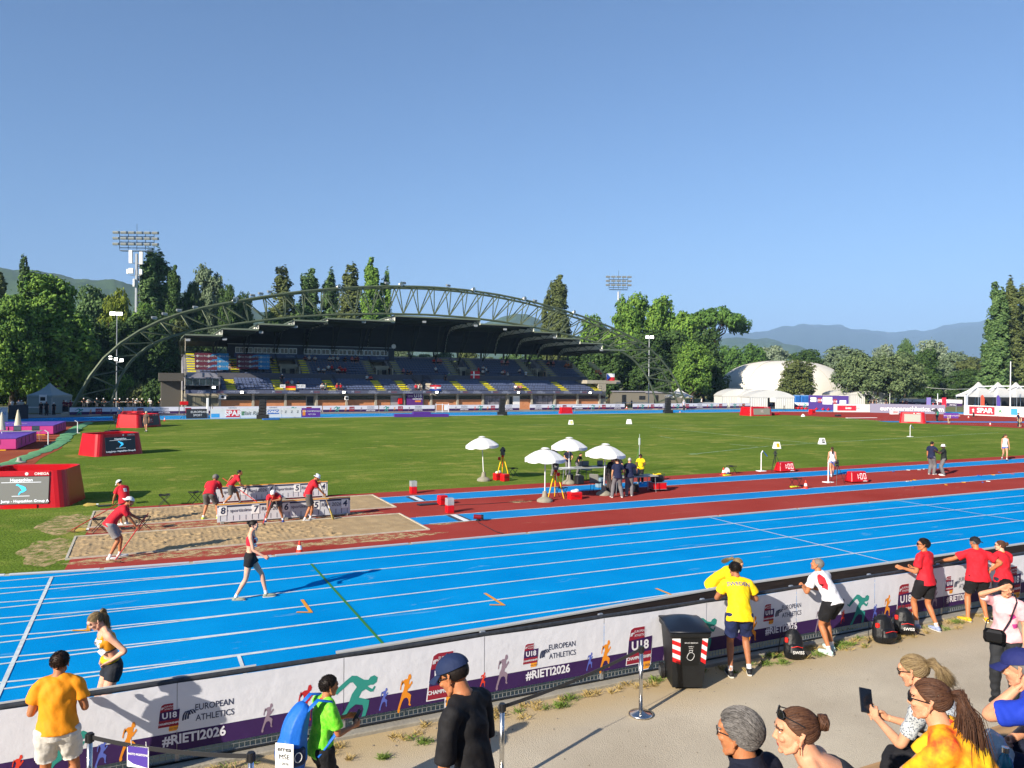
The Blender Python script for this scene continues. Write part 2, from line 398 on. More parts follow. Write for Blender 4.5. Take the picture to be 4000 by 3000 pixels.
nt, N, b = nodes(m); tc = N('ShaderNodeTexCoord'); q_ = N('ShaderNodeTexNoise', i_Scale=3.5, i_Detail=9.0, i_Roughness=.75); nt.links.new(tc.outputs['Object'], q_.inputs['Vector'])
r_ = N('ShaderNodeValToRGB'); r_.color_ramp.elements[0].position = .42; r_.color_ramp.elements[1].position = .62; nt.links.new(q_.outputs['Fac'], r_.inputs[0]); nt.links.new(r_.outputs[0], b.inputs['Alpha'])
for i, (u, v, ru, rv) in enumerate(((0,22.6,1.7,.45),(2.6,22.5,2.4,.5),(6.2,22.5,2.2,.5),(1.2,26.9,2.6,.6),(5.2,26.9,2.4,.55),(-2.3,24.5,.7,1.8),(-2.2,28.8,.8,1.9),(9.2,24.6,1.2,.8),(9.4,29.2,1.2,.8),(3,31.2,3.4,.35),(13.5,27,.5,.25),(8.2,20.3,.5,.2))): spill(u, v, ru, rv, (.0045 if u < -2 or v > 31 else .0122)+i*.0002)
struct(mb.build('spilled_sand', m), None, 'stuff')
m = mat('dusty path asphalt', (.3,.28,.24), .95, spec=.2); nt, N, b = nodes(m); lk = nt.links.new
tc = N('ShaderNodeTexCoord'); o_ = tc.outputs['Object']
a = N('ShaderNodeTexNoise', i_Scale=.45, i_Detail=7.0, i_Roughness=.6); c = N('ShaderNodeTexNoise', i_Scale=110.0, i_Detail=3.0, i_Roughness=.7); v_ = N('ShaderNodeTexVoronoi', i_Scale=75.0)
for q in (a, c, v_): lk(o_, q.inputs['Vector'])
r = N('ShaderNodeValToRGB'); lk(a.outputs['Fac'], r.inputs[0]); e = r.color_ramp.elements; e[0].position=.35; e[1].position=.65
e[0].color = (*hx('b2a794'), 1); e[1].color = (*hx('c6bca8'), 1)
rc = N('ShaderNodeValToRGB'); lk(c.outputs['Fac'], rc.inputs[0]); e = rc.color_ramp.elements; e[0].position=.32; e[1].position=.68; e[0].color=(.66,.66,.66,1); e[1].color=(1.25,1.24,1.22,1)
mm = N('ShaderNodeMix', data_type='RGBA', blend_type='MULTIPLY'); mm.inputs[0].default_value = 1; lk(r.outputs[0], mm.inputs[6]); lk(rc.outputs[0], mm.inputs[7])
sx = N('ShaderNodeSeparateXYZ'); lk(o_, sx.inputs[0]); mr = N('ShaderNodeMapRange'); mr.inputs['From Min'].default_value = 8.9; mr.inputs['From Max'].default_value = 9.9
ad = N('ShaderNodeMath', operation='MULTIPLY_ADD'); ad.inputs[1].default_value = 1.6; lk(a.outputs['Fac'], ad.inputs[0]); lk(sx.outputs[1], ad.inputs[2])
sb = N('ShaderNodeMath', operation='SUBTRACT'); sb.inputs[1].default_value = .8; lk(ad.outputs[0], sb.inputs[0]); lk(sb.outputs[0], mr.inputs[0])
md = N('ShaderNodeMix', data_type='RGBA'); lk(mr.outputs[0], md.inputs[0]); lk(mm.outputs[2], md.inputs[6]); md.inputs[7].default_value = (*hx('b09c78'), 1)
lk(md.outputs[2], b.inputs['Base Color'])
bp = N('ShaderNodeBump'); bp.inputs['Strength'].default_value=.7; bp.inputs['Distance'].default_value=.008; lk(v_.outputs[0], bp.inputs['Height']); lk(bp.outputs[0], b.inputs['Normal'])
PATH = m
struct(MB().add([(-60,-20,-.01),(110,-20,-.01),(110,P0-10.4,-.01),(-60,P0-10.4,-.01)], [(0,1,2,3)]).build('path', m))
CONC = mat('grey concrete', '8f8a7e', .9, var=.15, scale=2.5, bump=.4, bscale=30)
mb = MB(); mb.rbox((-40, 10.12, -.03), (60, 10.42, .045), .015); struct(mb.build('fence_kerb', CONC))
struct(MB().add([(-60,VF+9.95,-.02),(160,VF+9.95,-.02),(160,VF+19,-.02),(-60,VF+19,-.02)], [(0,1,2,3)]).build('pavement', mat('grey paving', '8a8682', .9, var=.1, scale=.5)))
mb = MB(); 
for i in range(6):
 z = 1.5 + .45*i; v1 = 4.55 - .85*i; mb.box((-25, v1-.85, -.03), (40, v1, z))
struct(mb.build('terrace', CONC))
mb = MB()
for i in range(3): mb.rbox((-25, 4.55-.85*i-.30, 1.503+.45*i), (40, 4.55-.85*i+.012, 1.53+.45*i), .008)
struct(mb.build('terrace_edge', mat('warm wood plank', 'a8845a', .7, var=.2, scale=3, stretch=(.2,6,6))))
# ================================================================ hills and haze
def ridge(name, prof, d, depth, m_, seed, base=-2, nseg=160, rough=1.0, back=1.6):
 """prof: (px x, px y) skyline points seen d metres away; a real slope `depth` metres long falls towards the stadium"""
 prof = sorted(prof); mb = MB(); vs = []; rows = 26
 x0, x1 = prof[0][0], prof[-1][0]
 for j in range(rows + 1):
  t = j / rows                                    # 0 = foot (near), .62 = crest, 1 = far foot
  for i in range(nseg + 1):
   x = x0 + (x1 - x0) * i / nseg
   for k in range(len(prof) - 1):
    if prof[k][0] <= x <= prof[k+1][0]:
     f = (x - prof[k][0]) / (prof[k+1][0] - prof[k][0]); f = f*f*(3-2*f)*.6 + f*.4
     y = prof[k][1] + (prof[k+1][1] - prof[k][1]) * f; break
   p = deep(x, y, d); top = p.z
   dirn = Vector((p.x, p.y, 0)).normalized()
   s_ = (t - .62) * depth * back; q = Vector((p.x, p.y, 0)) + dirn * s_
   h = (t / .62) if t <= .62 else max(0, 1 - ((t - .62) / .38) ** 1.3)
   h = sin(h * pi / 2) ** 1.15
   nz = noise.fractal(Vector((q.x, q.y, seed * 100)) / (d * .06), 1, 2, 6) * d * .008 * rough * min(1, h * 3) * (0 if abs(t-.62) < .02 else 1)
   vs.append((q.x, q.y, base + (top - base) * h + nz - (abs(t-.62) > .02) * abs(t-.62) * 2))
 n1 = nseg + 1
 mb.add(vs, [(j*n1+i, j*n1+i+1, (j+1)*n1+i+1, (j+1)*n1+i) for j in range(rows) for i in range(nseg)])
 return struct(mb.build(name, m_, smooth=True))
FOREST = mat('forested slope', '2a4020', .95, col2='465c2c', scale=.02, bump=1, bscale=.06, detail=8)
m = mat('mountain slope', '2c3f2a', .95); nt, N, b = nodes(m); lk = nt.links.new
tc = N('ShaderNodeTexCoord'); n1 = N('ShaderNodeTexNoise', i_Scale=.0022, i_Detail=8.0, i_Roughness=.65); lk(tc.outputs['Object'], n1.inputs['Vector'])
sx = N('ShaderNodeSeparateXYZ'); lk(tc.outputs['Object'], sx.inputs[0])
mr = N('ShaderNodeMapRange'); mr.inputs['From Min'].default_value = 380; mr.inputs['From Max'].default_value = 680; mr.inputs['To Max'].default_value = .27; lk(sx.outputs[2], mr.inputs[0])
ad = N('ShaderNodeMath', operation='ADD'); lk(n1.outputs['Fac'], ad.inputs[0]); lk(mr.outputs[0], ad.inputs[1])
r = N('ShaderNodeValToRGB'); e = r.color_ramp.elements; e[0].position=.80; e[1].position=.84; e[0].color=(*hx('2c4030'),1); e[1].color=(*hx('b89a70'),1); lk(ad.outputs[0], r.inputs[0]); lk(r.outputs[0], b.inputs['Base Color'])
MOUNT = m
ridge('hill', [(-700,1120),(-400,1090),(-150,1078),(0,1076),(100,1079),(230,1083),(330,1098),(440,1104),(540,1124),(700,1160),(900,1205),(1100,1245),(1400,1330),(1600,1400)], 1900, 900, FOREST, 3, nseg=240)
ridge('hill', [(1500,1420),(1700,1330),(1850,1285),(1960,1252),(2010,1242),(2060,1246),(2150,1285),(2300,1340),(2500,1400),(2700,1430)], 3000, 1200, FOREST, 5)
ridge('hill', [(2400,1400),(2750,1330),(2880,1318),(2960,1326),(3080,1350),(3200,1385),(3400,1440)], 3400, 900, FOREST, 9)
ridge('mountain', [(2550,1400),(2750,1350),(2905,1316),(2960,1300),(3045,1286),(3100,1283),(3140,1274),(3190,1276),(3280,1277),(3350,1291),(3420,1300),(3500,1311),(3560,1310),(3640,1300),(3700,1276),(3760,1270),(3840,1262),(3950,1250),(4100,1240),(4400,1260),(4700,1320)], 8200, 3200, MOUNT, 12, nseg=260)
hz = MB().box((-11000, -2500, -1.06), (11500, 12500, 1400)).build('haze', None) if False else None
m = bpy.data.materials.new('hazy air'); m.use_nodes = True; nt = m.node_tree; nt.nodes.clear()
o_ = nt.nodes.new('ShaderNodeOutputMaterial'); pv = nt.nodes.new('ShaderNodeVolumePrincipled'); nt.links.new(pv.outputs[0], o_.inputs['Volume'])
pv.inputs['Color'].default_value = (0.36, 0.58, 0.95, 1); pv.inputs['Density'].default_value = 0.00013; pv.inputs['Anisotropy'].default_value = -0.12
HAZE = MB().box((-12000, -1500, -1.06), (13000, 13500, 1250)).build('haze', m); struct(HAZE, 'pale blue summer haze filling the valley in front of the mountains', 'stuff')
# ================================================================ trees
def leafmat(name, c1, c2, c3=None):
 m = mat(name, c1, 0.75, spec=.25); nt, N, b = nodes(m); lk = nt.links.new
 tc = N('ShaderNodeTexCoord'); n1 = N('ShaderNodeTexNoise', i_Scale=.55, i_Detail=3.0); n2 = N('ShaderNodeTexWhiteNoise')
 oi = N('ShaderNodeObjectInfo'); ad = N('ShaderNodeVectorMath', operation='ADD'); lk(tc.outputs['Object'], ad.inputs[0]); lk(oi.outputs['Random'], ad.inputs[1]); lk(ad.outputs[0], n1.inputs['Vector'])
 ge = N('ShaderNodeNewGeometry'); lk(ge.outputs['Random Per Island'], n2.inputs['Vector'])
 mx = N('ShaderNodeMix', data_type='FLOAT'); mx.inputs[0].default_value = .5; lk(n1.outputs['Fac'], mx.inputs[2]); lk(ge.outputs['Random Per Island'], mx.inputs[3])
 r = N('ShaderNodeValToRGB'); lk(mx.outputs[0], r.inputs[0]); e = r.color_ramp.elements; e[0].position=.3; e[1].position=.72
 e[0].color=(*hx(c1),1); e[1].color=(*hx(c2),1)
 lk(r.outputs[0], b.inputs['Base Color'])
 b.inputs['Subsurface Weight'].default_value = 0.0
 return m
BARK = mat('tree bark', '4a4034', .95, var=.3, scale=3, bump=.6, bscale=8)
PALEBARK = mat('pale plane bark', '807a66', .9, col2='5a5446', scale=1.5)
LEAF = {
 'plane': leafmat('plane tree leaves', '3a5c22', '729238'),
 'yellow': leafmat('yellow green leaves', '4e6018', '7e8a2c'),
 'poplar': leafmat('poplar leaves', '345028', '647e48'),
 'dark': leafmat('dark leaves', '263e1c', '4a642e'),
 'olive': leafmat('olive brown leaves', '3e4a28', '66703e'),
 'grey': leafmat('grey green leaves', '485a3c', '768668'),
 'pine': leafmat('pine needles', '30501e', '5a7c34'),
 'oak': leafmat('oak leaves', '3e5032', '6e7e52'),
 'pale': leafmat('pale willow leaves', '5c6c50', '8c9a80'),
}
def crown(lobes, n, size, seed, flat=0.0):
 """leaf clumps through the lobes' volume: each a small bent pair of faces; gaps where a slow noise is low"""
 r_ = random.Random(seed); mb = MB(); tot = sum(l[3]*l[4] + l[4]*l[5] + l[3]*l[5] for l in lobes)
 for (cx, cy, cz, rx, ry, rz) in lobes:
  k = int(n * (rx*ry + ry*rz + rx*rz) / tot)
  for _ in range(k):
   d = Vector((r_.gauss(0,1), r_.gauss(0,1), r_.gauss(0,1))).normalized(); q = r_.random() ** .28
   bulge = 1 + .38*noise.noise(Vector((d.x*2.3+seed, d.y*2.3+cx, d.z*2.3+cz))) + .18*noise.noise(Vector((d.x*6+seed, d.y*6, d.z*6+cx)))
   p = Vector((cx + d.x*rx*q*bulge, cy + d.y*ry*q*bulge, cz + d.z*rz*q*bulge))
   if noise.noise(Vector((p.x*.9+seed, p.y*.9, p.z*.9))) < -.16 and q > .5: continue
   s = size * r_.uniform(.6, 1.35)
   nrm = (d + Vector((r_.uniform(-1,1), r_.uniform(-1,1), r_.uniform(-.6,1.1)))*.8).normalized()
   a = nrm.orthogonal().normalized(); a.rotate(Quaternion(nrm, r_.uniform(0, 6.28))); b_ = nrm.cross(a)
   w = s * r_.uniform(.45,.8)
   mb.add([p - a*s, p + b_*w*.9 - nrm*s*.1, p + a*s - nrm*s*.25, p - b_*w - nrm*s*.1, p + nrm*s*.28], [(0,1,4),(1,2,4),(2,3,4),(3,0,4)])
 return mb
def trunk_mb(h, r0, lobes, seed, spread=1.0):
 r_ = random.Random(seed); mb = MB()
 pts = [Vector((r_.uniform(-.02,.02)*h*(i>0), r_.uniform(-.02,.02)*h*(i>0), h*i/6)) for i in range(7)]
 mb.tube(pts, [r0*1.35] + [r0*(1-.8*i/6) for i in range(1, 7)], 9)
 for l in lobes[:14]:
  z0 = min(h*.9, max(h*.16, l[2] - l[5]*.9 - hypot(l[0], l[1])*.5)); base = Vector((0,0,z0)); end = Vector((l[0]*.9, l[1]*.9, l[2]+l[5]*.3))
  mid = (base + end)/2 + Vector((l[0]*.12, l[1]*.12, -.06*h*spread))
  mb.tube([base, mid, end], [r0*.5, r0*.3, r0*.08], 6)
  for k in range(3):
   e2 = mid + (end-mid)*.4 + Vector((r_.uniform(-1,1)*l[3], r_.uniform(-1,1)*l[4], r_.uniform(.1,.9)*l[5]))*.8
   mb.tube([mid + (end-mid)*.2*k, e2], [r0*.16, r0*.03], 5)
 return mb
PROTO = {}
def proto(kind, seed):
 r_ = random.Random(seed*7 + 1); L = []
 if kind == 'broad':       # full round-headed tree, 14 m high, 10 m across
  for i in range(17):
   a = i*2.4 + r_.random(); z = 3.6 + 9*(i/17)**.95; rr = 3.3*sqrt(max(.08, 1 - ((z-6.6)/7.2)**2))*r_.uniform(.55,1.05)
   L.append((rr*cos(a), rr*sin(a), z, r_.uniform(1.5,2.3), r_.uniform(1.5,2.3), r_.uniform(1.3,2.1)))
  L.append((0,0,7,3.2,3.2,4.6)); L.append((r_.uniform(-1,1),0,12,1.3,1.3,2)); n, s, h, r0 = 15000, .27, 12.5, .32
 elif kind == 'tall':      # tall uneven plane, several leaders, 16 m high, 9 m across
  for i in range(20):
   a = i*2.4 + r_.random(); z = 2.6 + 11.5*(i/20); rr = (3.4*(1-(z/17)**2.2) + .5)*r_.uniform(.5,1)
   L.append((rr*cos(a), rr*sin(a), z, r_.uniform(1.2,1.9), r_.uniform(1.2,1.9), r_.uniform(1.3,2.4)))
  L.append((0,0,7.5,2.6,2.6,5.6)); n, s, h, r0 = 16000, .27, 14.5, .3
 elif kind == 'poplar':    # upright poplar, 20 m high, 5 m across
  for i in range(22):
   a = i*2.4 + r_.random(); z = 2.2 + 16.6*(i/22); rr = 1.25*(1-(z/21)**3)*r_.uniform(.3,1)
   L.append((rr*cos(a), rr*sin(a), z, r_.uniform(.9,1.35)*(1.12-z/26), r_.uniform(.9,1.35)*(1.12-z/26), r_.uniform(1.5,2.6)))
  L.append((0,0,9,1.35,1.35,8)); n, s, h, r0 = 24000, .21, 18, .28
 elif kind == 'pine':      # umbrella pine, 14 m high, crown 13 m across, flat-bottomed
  for i in range(24):
   a = i*2.4 + r_.random(); rr = 5.2*sqrt((i+.6)/24); L.append((rr*cos(a), rr*sin(a)*.9, 10.9 + 1.6*(1-(rr/5.6)**2) + r_.uniform(-.3,.3), r_.uniform(1.3,1.9), r_.uniform(1.3,1.9), r_.uniform(.9,1.3)))
  n, s, h, r0 = 12000, .24, 11, .36
 elif kind == 'round':     # clipped dense dome crown on a short forked trunk, 8 m high, 12 m across
  for i in range(26):
   a = i*2.4; z = 2.6 + 4.2*(i/26); rr = 4.6*sqrt(max(.03, 1 - ((z-2.6)/5.2)**2)); L.append((rr*cos(a), rr*sin(a), z+.5, 1.35, 1.35, 1.25))
  L.append((0,0,3.9,4.7,4.7,3.4)); n, s, h, r0 = 20000, .2, 4.5, .38
 elif kind == 'bush':      # low rounded mass, 5 m high
  for i in range(12):
   a = i*2.4 + r_.random(); rr = 2.6*sqrt(i/12); L.append((rr*cos(a), rr*sin(a)*.7, 1.3 + r_.uniform(0,1.6)*(1-rr/4), 1.5, 1.4, r_.uniform(1.1,1.7)))
  n, s, h, r0 = 5500, .25, 3, .15
 W_ = max(hypot(l[0], l[1]) + max(l[3], l[4]) for l in L); H_ = max(l[2]+l[5] for l in L)
 return crown(L, n, s, seed), trunk_mb(h, r0, L, seed), W_*2*.93, H_*.98
NTREE = 0
def tree(kind, leaf, xc, ytop, wpx, d, label, seed=0, group='trees round the stadium', name=None, bark=None, zoff=0):
 global NTREE; NTREE += 1
 key = (kind, leaf, seed)
 if key not in PROTO:
  if (kind, seed) not in PROTO: PROTO[(kind, seed)] = proto(kind, seed)
  c, t, w, h = PROTO[(kind, seed)]
  PROTO[key] = (c.mesh('crown', LEAF[leaf]), t.mesh('trunk', bark or BARK, True), w, h)
 cm, tm, w, h = PROTO[key]
 p = deep(xc, ytop, d); H_ = p.z - zoff; Wm = wpx / FPX * d * (2.0 if kind == 'poplar' else 1.15)
 t = thing(name or {'poplar': 'poplar_tree', 'pine': 'pine_tree', 'bush': 'bush'}.get(kind, 'tree'), label, {'bush': 'bush'}.get(kind, 'tree'), (p.x, p.y, zoff - .05), (NTREE*1.7) % 6.28, group)
 t.scale = (Wm / w, Wm / w, H_ / h)
 link('crown', cm, t); link('trunk', tm, t)
 return t
def sector(x): return 'left edge' if x < 250 else 'left' if x < 740 else 'middle' if x < 1900 else 'right' if x < 3200 else 'far right'
TR = [
 ('tall','plane',200,1078,330,118,1,'large sunlit plane tree at the left, just left of the small grey tent'),
 ('broad','plane',45,1150,230,112,2,'leafy green tree cut by the left edge of the picture, beside the big sunlit plane'),
 ('poplar','dark',95,1008,52,175,1,'slim dark poplar spire rising behind the leafy trees at far left'),
 ('poplar','olive',-8,1065,80,165,2,'narrow brownish poplar cut by the left edge'),
 ('broad','poplar',372,1117,180,160,3,'soft green broad tree on the skyline left of the tall floodlight tower'),
 ('broad','yellow',462,1128,130,140,1,'yellow green plane tree directly below left of the tall floodlight tower'),
 ('broad','plane',560,1180,150,150,2,'mid green tree at the foot of the tall floodlight tower'),
 ('poplar','poplar',583,985,92,160,1,'tall dark poplar just right of the antenna panels, its top the left of a pair'),
 ('poplar','poplar',632,983,86,163,3,'tall dark poplar, right hand top of the pair by the antenna mast'),
 ('poplar','dark',682,1040,52,158,2,'thin dark poplar standing alone right of the tallest pair'),
 ('broad','dark',752,1098,125,168,3,'dark broad tree behind the rising left end of the steel arch'),
 ('tall','grey',822,1046,165,178,2,'tall grey green feathery tree above the arch, left of the stand roof'),
 ('broad','dark',893,1111,105,165,2,'dark green tree touching the arch above the first roof step'),
 ('broad','dark',945,1140,100,170,1,'dark tree low behind the arch, right of the grey green one'),
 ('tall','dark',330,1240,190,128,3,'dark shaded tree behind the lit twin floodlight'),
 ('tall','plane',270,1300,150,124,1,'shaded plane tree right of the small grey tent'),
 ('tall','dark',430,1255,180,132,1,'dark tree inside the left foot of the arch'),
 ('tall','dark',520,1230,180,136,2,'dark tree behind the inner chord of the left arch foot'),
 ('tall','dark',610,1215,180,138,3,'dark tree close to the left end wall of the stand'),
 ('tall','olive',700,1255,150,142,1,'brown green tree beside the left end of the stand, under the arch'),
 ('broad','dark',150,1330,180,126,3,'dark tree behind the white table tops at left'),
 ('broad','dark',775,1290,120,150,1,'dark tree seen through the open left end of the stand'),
 ('tall','grey',870,1290,140,152,2,'grey green tree seen through the open left end of the stand'),
 ('poplar','olive',1105,1050,92,185,1,'brownish poplar behind the roof, first from the left of the row of five'),
 ('poplar','poplar',1213,1052,82,190,2,'green poplar behind the roof, second of the row of five'),
 ('poplar','poplar',1292,1055,70,192,3,'slim green poplar behind the roof, third of the row of five'),
 ('poplar','olive',1372,1040,90,190,1,'dark brown green poplar behind the roof, fourth of the row of five'),
 ('poplar','plane',1452,1010,66,188,2,'brightest and tallest green poplar above the roof'),
 ('poplar','plane',1506,1056,46,190,3,'short bright green poplar beside the tallest one above the roof'),
 ('poplar','poplar',1160,1190,60,185,1,'low poplar filling the gap behind the arch between the first two tall poplars'),
 ('broad','dark',1060,1215,110,180,3,'low dark tree behind the roof steps at left'),
 ('poplar','olive',2184,1078,76,205,2,'big brownish poplar behind the right half of the arch'),
 ('poplar','olive',2140,1131,44,208,3,'shorter brownish poplar leaning on the left of the big one behind the arch'),
 ('broad','plane',2325,1228,140,200,1,'green tree behind the descending right end of the arch'),
 ('tall','plane',2462,1153,200,186,1,'tall plane tree right of the far floodlight mast'),
 ('tall','plane',2575,1158,190,184,2,'tall plane tree, middle of the dense group right of the arch'),
 ('broad','plane',2670,1212,190,180,3,'green plane at the right of the dense group by the pine'),
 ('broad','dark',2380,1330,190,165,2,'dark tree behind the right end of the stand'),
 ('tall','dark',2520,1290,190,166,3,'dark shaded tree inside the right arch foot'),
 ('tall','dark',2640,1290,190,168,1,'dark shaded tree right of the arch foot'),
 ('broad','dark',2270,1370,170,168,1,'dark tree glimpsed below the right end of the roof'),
 ('pine','pine',2797,1203,222,205,1,'umbrella pine with a wide flat crown at the right of the plane trees'),
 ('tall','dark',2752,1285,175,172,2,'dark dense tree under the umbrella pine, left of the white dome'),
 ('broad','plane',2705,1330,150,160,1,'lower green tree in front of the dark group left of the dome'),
 ('round','pine',2893,1347,200,250,1,'round topped green pine behind the left shoulder of the dome'),
 ('broad','pale',3022,1349,130,270,2,'pale grey willow behind the top of the dome'),
 ('broad','dark',3150,1363,150,215,3,'dark broad tree behind the dome, above the tree that covers it'),
 ('broad','grey',3292,1350,200,255,1,'wide grey green tree between the dome and the clipped round tree'),
 ('broad','grey',3215,1400,150,240,2,'grey green tree low behind the right slope of the dome'),
 ('broad','pale',3452,1344,100,290,3,'pale tree top behind the clipped round tree'),
 ('broad','poplar',3537,1322,76,260,1,'small dark tree top rising above the clipped round tree'),
 ('broad','pale',3640,1327,130,250,2,'pale silvery willow behind the dark cypress at right'),
 ('tall','dark',3620,1360,120,185,3,'dark conical tree right of the clipped round tree'),
 ('broad','grey',3722,1372,130,220,1,'grey green tree right of the silvery willow'),
 ('broad','olive',3800,1392,130,215,2,'olive green tree left of the tall poplars at far right'),
 ('broad','grey',3700,1440,150,190,3,'low grey green tree behind the white pavilions'),
 ('broad','dark',3780,1440,150,180,1,'dark low tree behind the white pavilions'),
 ('round','oak',3430,1372,290,160,2,'clipped round tree with a dense dome crown beside the long grey advert wall'),
 ('round','poplar',2975,1430,160,235,3,'rounded tree behind the middle of the dome'),
 ('poplar','poplar',3895,1104,72,165,2,'tall poplar at the far right, left of the pair'),
 ('poplar','olive',3942,1092,80,168,3,'tallest brownish poplar of the clump at far right'),
 ('poplar','olive',4000,1120,70,172,1,'tall poplar cut by the right edge'),
 ('broad','dark',3920,1400,190,170,2,'dark undergrowth tree below the tall poplars at far right'),
]
for (k, lf, x, y, w, d, sd, lab) in TR: tree(k, lf, x, y, w, d, lab, sd)
for i, x in enumerate(range(1560, 2440, 88)):
 tree('broad', ('grey','poplar','dark','olive')[i % 4], x, 1345 + (i*37) % 50, 120, 190 + (i*13) % 30, 'tree seen through the gap between the back of the stand and its roof', 1 + i % 3, 'trees glimpsed behind the stand')
for i, x in enumerate(range(-40, 760, 74)):
 tree('bush', ('dark','plane','olive')[i % 3], x, 1455 + (i*29) % 40, 120, 122 + (i*7) % 9, 'dark shrub under the trees at the left end of the ground', 1 + i % 2, 'shrubs under the trees at left')
for i, x in enumerate(range(2700, 4060, 95)):
 tree('bush', ('poplar','grey','dark')[i % 3], x, 1420 + (i*31) % 40, 150, 262 + (i*17) % 22, 'shrub in the far hedge line at right', 1 + i % 2, 'far hedge shrubs at right')
tree('broad', 'olive', 3118, 1404, 145, 158, 'dark brown green tree standing right in front of the white dome', 2)
for i, (x, y, s) in enumerate(((-34, 78, 1.25), (-30, 88, 1.1), (-42, 94, 1.3), (-27, 97, 1.05), (-36, 106, 1.2), (-24, 108, .95))):
 cm, tm, w, h = PROTO[('tall', 'plane', 1)]
 t = thing('tree', 'plane tree past the left edge that shades the far corner of the track', 'tree', (x, y, -.05), i, 'shade trees past the left edge'); t.scale = (s*1.2, s*1.2, s)
 link('crown', cm, t); link('trunk', tm, t)
# ================================================================ the grandstand
SU0, SU1 = 5.2, 71.6; BAY = (SU1 - SU0) / 15
GREEN = mat('olive green steel', '59634c', .5, .3, var=.12, scale=1.5)
GREEND = mat('dark green steel', '343c34', .5, .3)
CONCW = mat('pale rendered concrete', 'a39c8c', .9, var=.1, scale=.8)
CONCD = mat('dark stand concrete', '84848e', .9, var=.12, scale=1.2)
BRICK = mat('orange brick cladding', 'c88a60', .9, col2='b87850', scale=2.5)
GLASSD = mat('dark window glass', (.018,.02,.024), .12, spec=.6)
SEATM = mat('blue plastic seat', '5a6686', .5, var=.15, scale=6)
YEL = mat('yellow stair paint', 'e8dc10', .6, var=.15, scale=3)
stand = thing('grandstand', 'covered concrete grandstand with yellow stairs and stepped dark roof across the field', 'grandstand', (0,0,0))
mb = MB(); mb.box((SU0, 113.0, -.02), (SU1, 113.3, 2.6)); mb.box((SU0, 113.3, 2.3), (SU1, 124.2, 2.9)); mb.box((SU0, 124.2, -.02), (SU1, 124.5, 7.9)); mb.box((SU1, 113, -.02), (SU1+1.5, 121, 4.3)); mb.box((SU0-.01, 113.31, -.02), (SU0+.25, 124.1, 2.29)); mb.box((SU1-.25, 113.31, -.02), (SU1-.02, 124.1, 2.29))
mb.build('wall', CONCW, stand)
for i in range(16):
 u = SU0 + BAY*i; MB().box((u-.16, 112.62, 0), (u+.16, 112.99, 2.61)).build('column', CONCW, stand)
KIND = ['glass','brick','brick','brickdoor','brick','brick','shutter','purple','brick','brick','poster','whitedoor','poster','brick','brick']
def window(u0, u1, z0, z1, v=112.985, n=3, m_=GLASSD, fr=DARK, par=None):
 w = MB().box((u0, v-.02, z0), (u1, v, z1)).build('window', m_, par or stand)
 f = MB(); e = .035
 for a, c in (((u0, z0), (u1, z0+e)), ((u0, z1-e), (u1, z1)), ((u0, z0), (u0+e, z1)), ((u1-e, z0), (u1, z1))): f.box((a[0], v-.05, a[1]), (c[0], v-.022, c[1]))
 for k in range(1, n): q = u0 + (u1-u0)*k/n; f.box((q-e/2, v-.055, z0+e), (q+e/2, v-.0225, z1-e))
 f.build('frame', fr, w); return w
POST = mat('poster print', '30242e', .5, col2='a09aa0', scale=1.6)
for i, kd in enumerate(KIND):
 a, c = SU0 + BAY*i + .2, SU0 + BAY*(i+1) - .2
 if kd == 'glass':
  window(a, c, .9, 2.3, n=4, m_=mat('studio glass', '6d6c5c', .15, spec=.6), fr=CONCW)
 elif kd in ('poster',):
  window(a+.15, c-.15, .15, 2.3, n=4, m_=POST)
 else:
  a2, c2 = a, c
  if kd == 'brickdoor': c2 = c - 1.3; MB().box((c-1.15, 112.93, 0), (c-.2, 112.996, 2.2)).build('door', DARK, stand)
  if kd == 'shutter': c2 = c - 1.9; MB().box((c-1.8, 112.93, 0), (c-.05, 112.996, 2.35)).build('shutter', mat('grey roller shutter', '9a9a9c', .6), stand)
  if kd == 'purple': a2 = c - .9; MB().box((a+.15, 112.93, 0), (c-2.2, 112.996, 2.25)).build('door', GLASSD, stand)
  if kd == 'whitedoor': a2 = c - 1.9; MB().box((a+.9, 112.93, .2), (a+2.1, 112.996, 2.2)).build('door', WHITE, stand); MB().box((a+.3, 112.93, .2), (a+.75, 112.996, 2.1)).build('door', DARK, stand)
  MB().box((a2, 112.94, -.01), (c2, 112.997, 1.66)).build('brick_panel', BRICK, stand)
  window(a2, c2, 1.72, 2.28, n=3)
p = thing('wall_banner', 'purple championship banner hanging on the ground floor of the stand', 'banner', (37.9, 112.5, .1))
MB().box((-1.35, -.02, .2), (1.25, .02, 2.75)).build('cloth', mat('purple cloth', '5a2a78', .7), p)
mb = MB(); letters(mb, 'U18', .75, facing((.45, -.03, 2.15), (1,0,0), (0,0,1)), bold=.02); letters(mb, 'CHAMPIONSHIPS', .2, facing((.35, -.03, 1.68), (1,0,0), (0,0,1)), bold=.01); letters(mb, 'EUROPEAN', .17, facing((-.75, -.03, 2.2), (1,0,0), (0,0,1))); letters(mb, 'ATHLETICS', .17, facing((-.75, -.03, 2.02), (1,0,0), (0,0,1)))
mb.build('lettering', WHITE, p); MB().box((0, -.03, 1.2), (.95, -.021, 1.45)).build('orange_strip', mat('orange print', 'e08a28', .6), p)
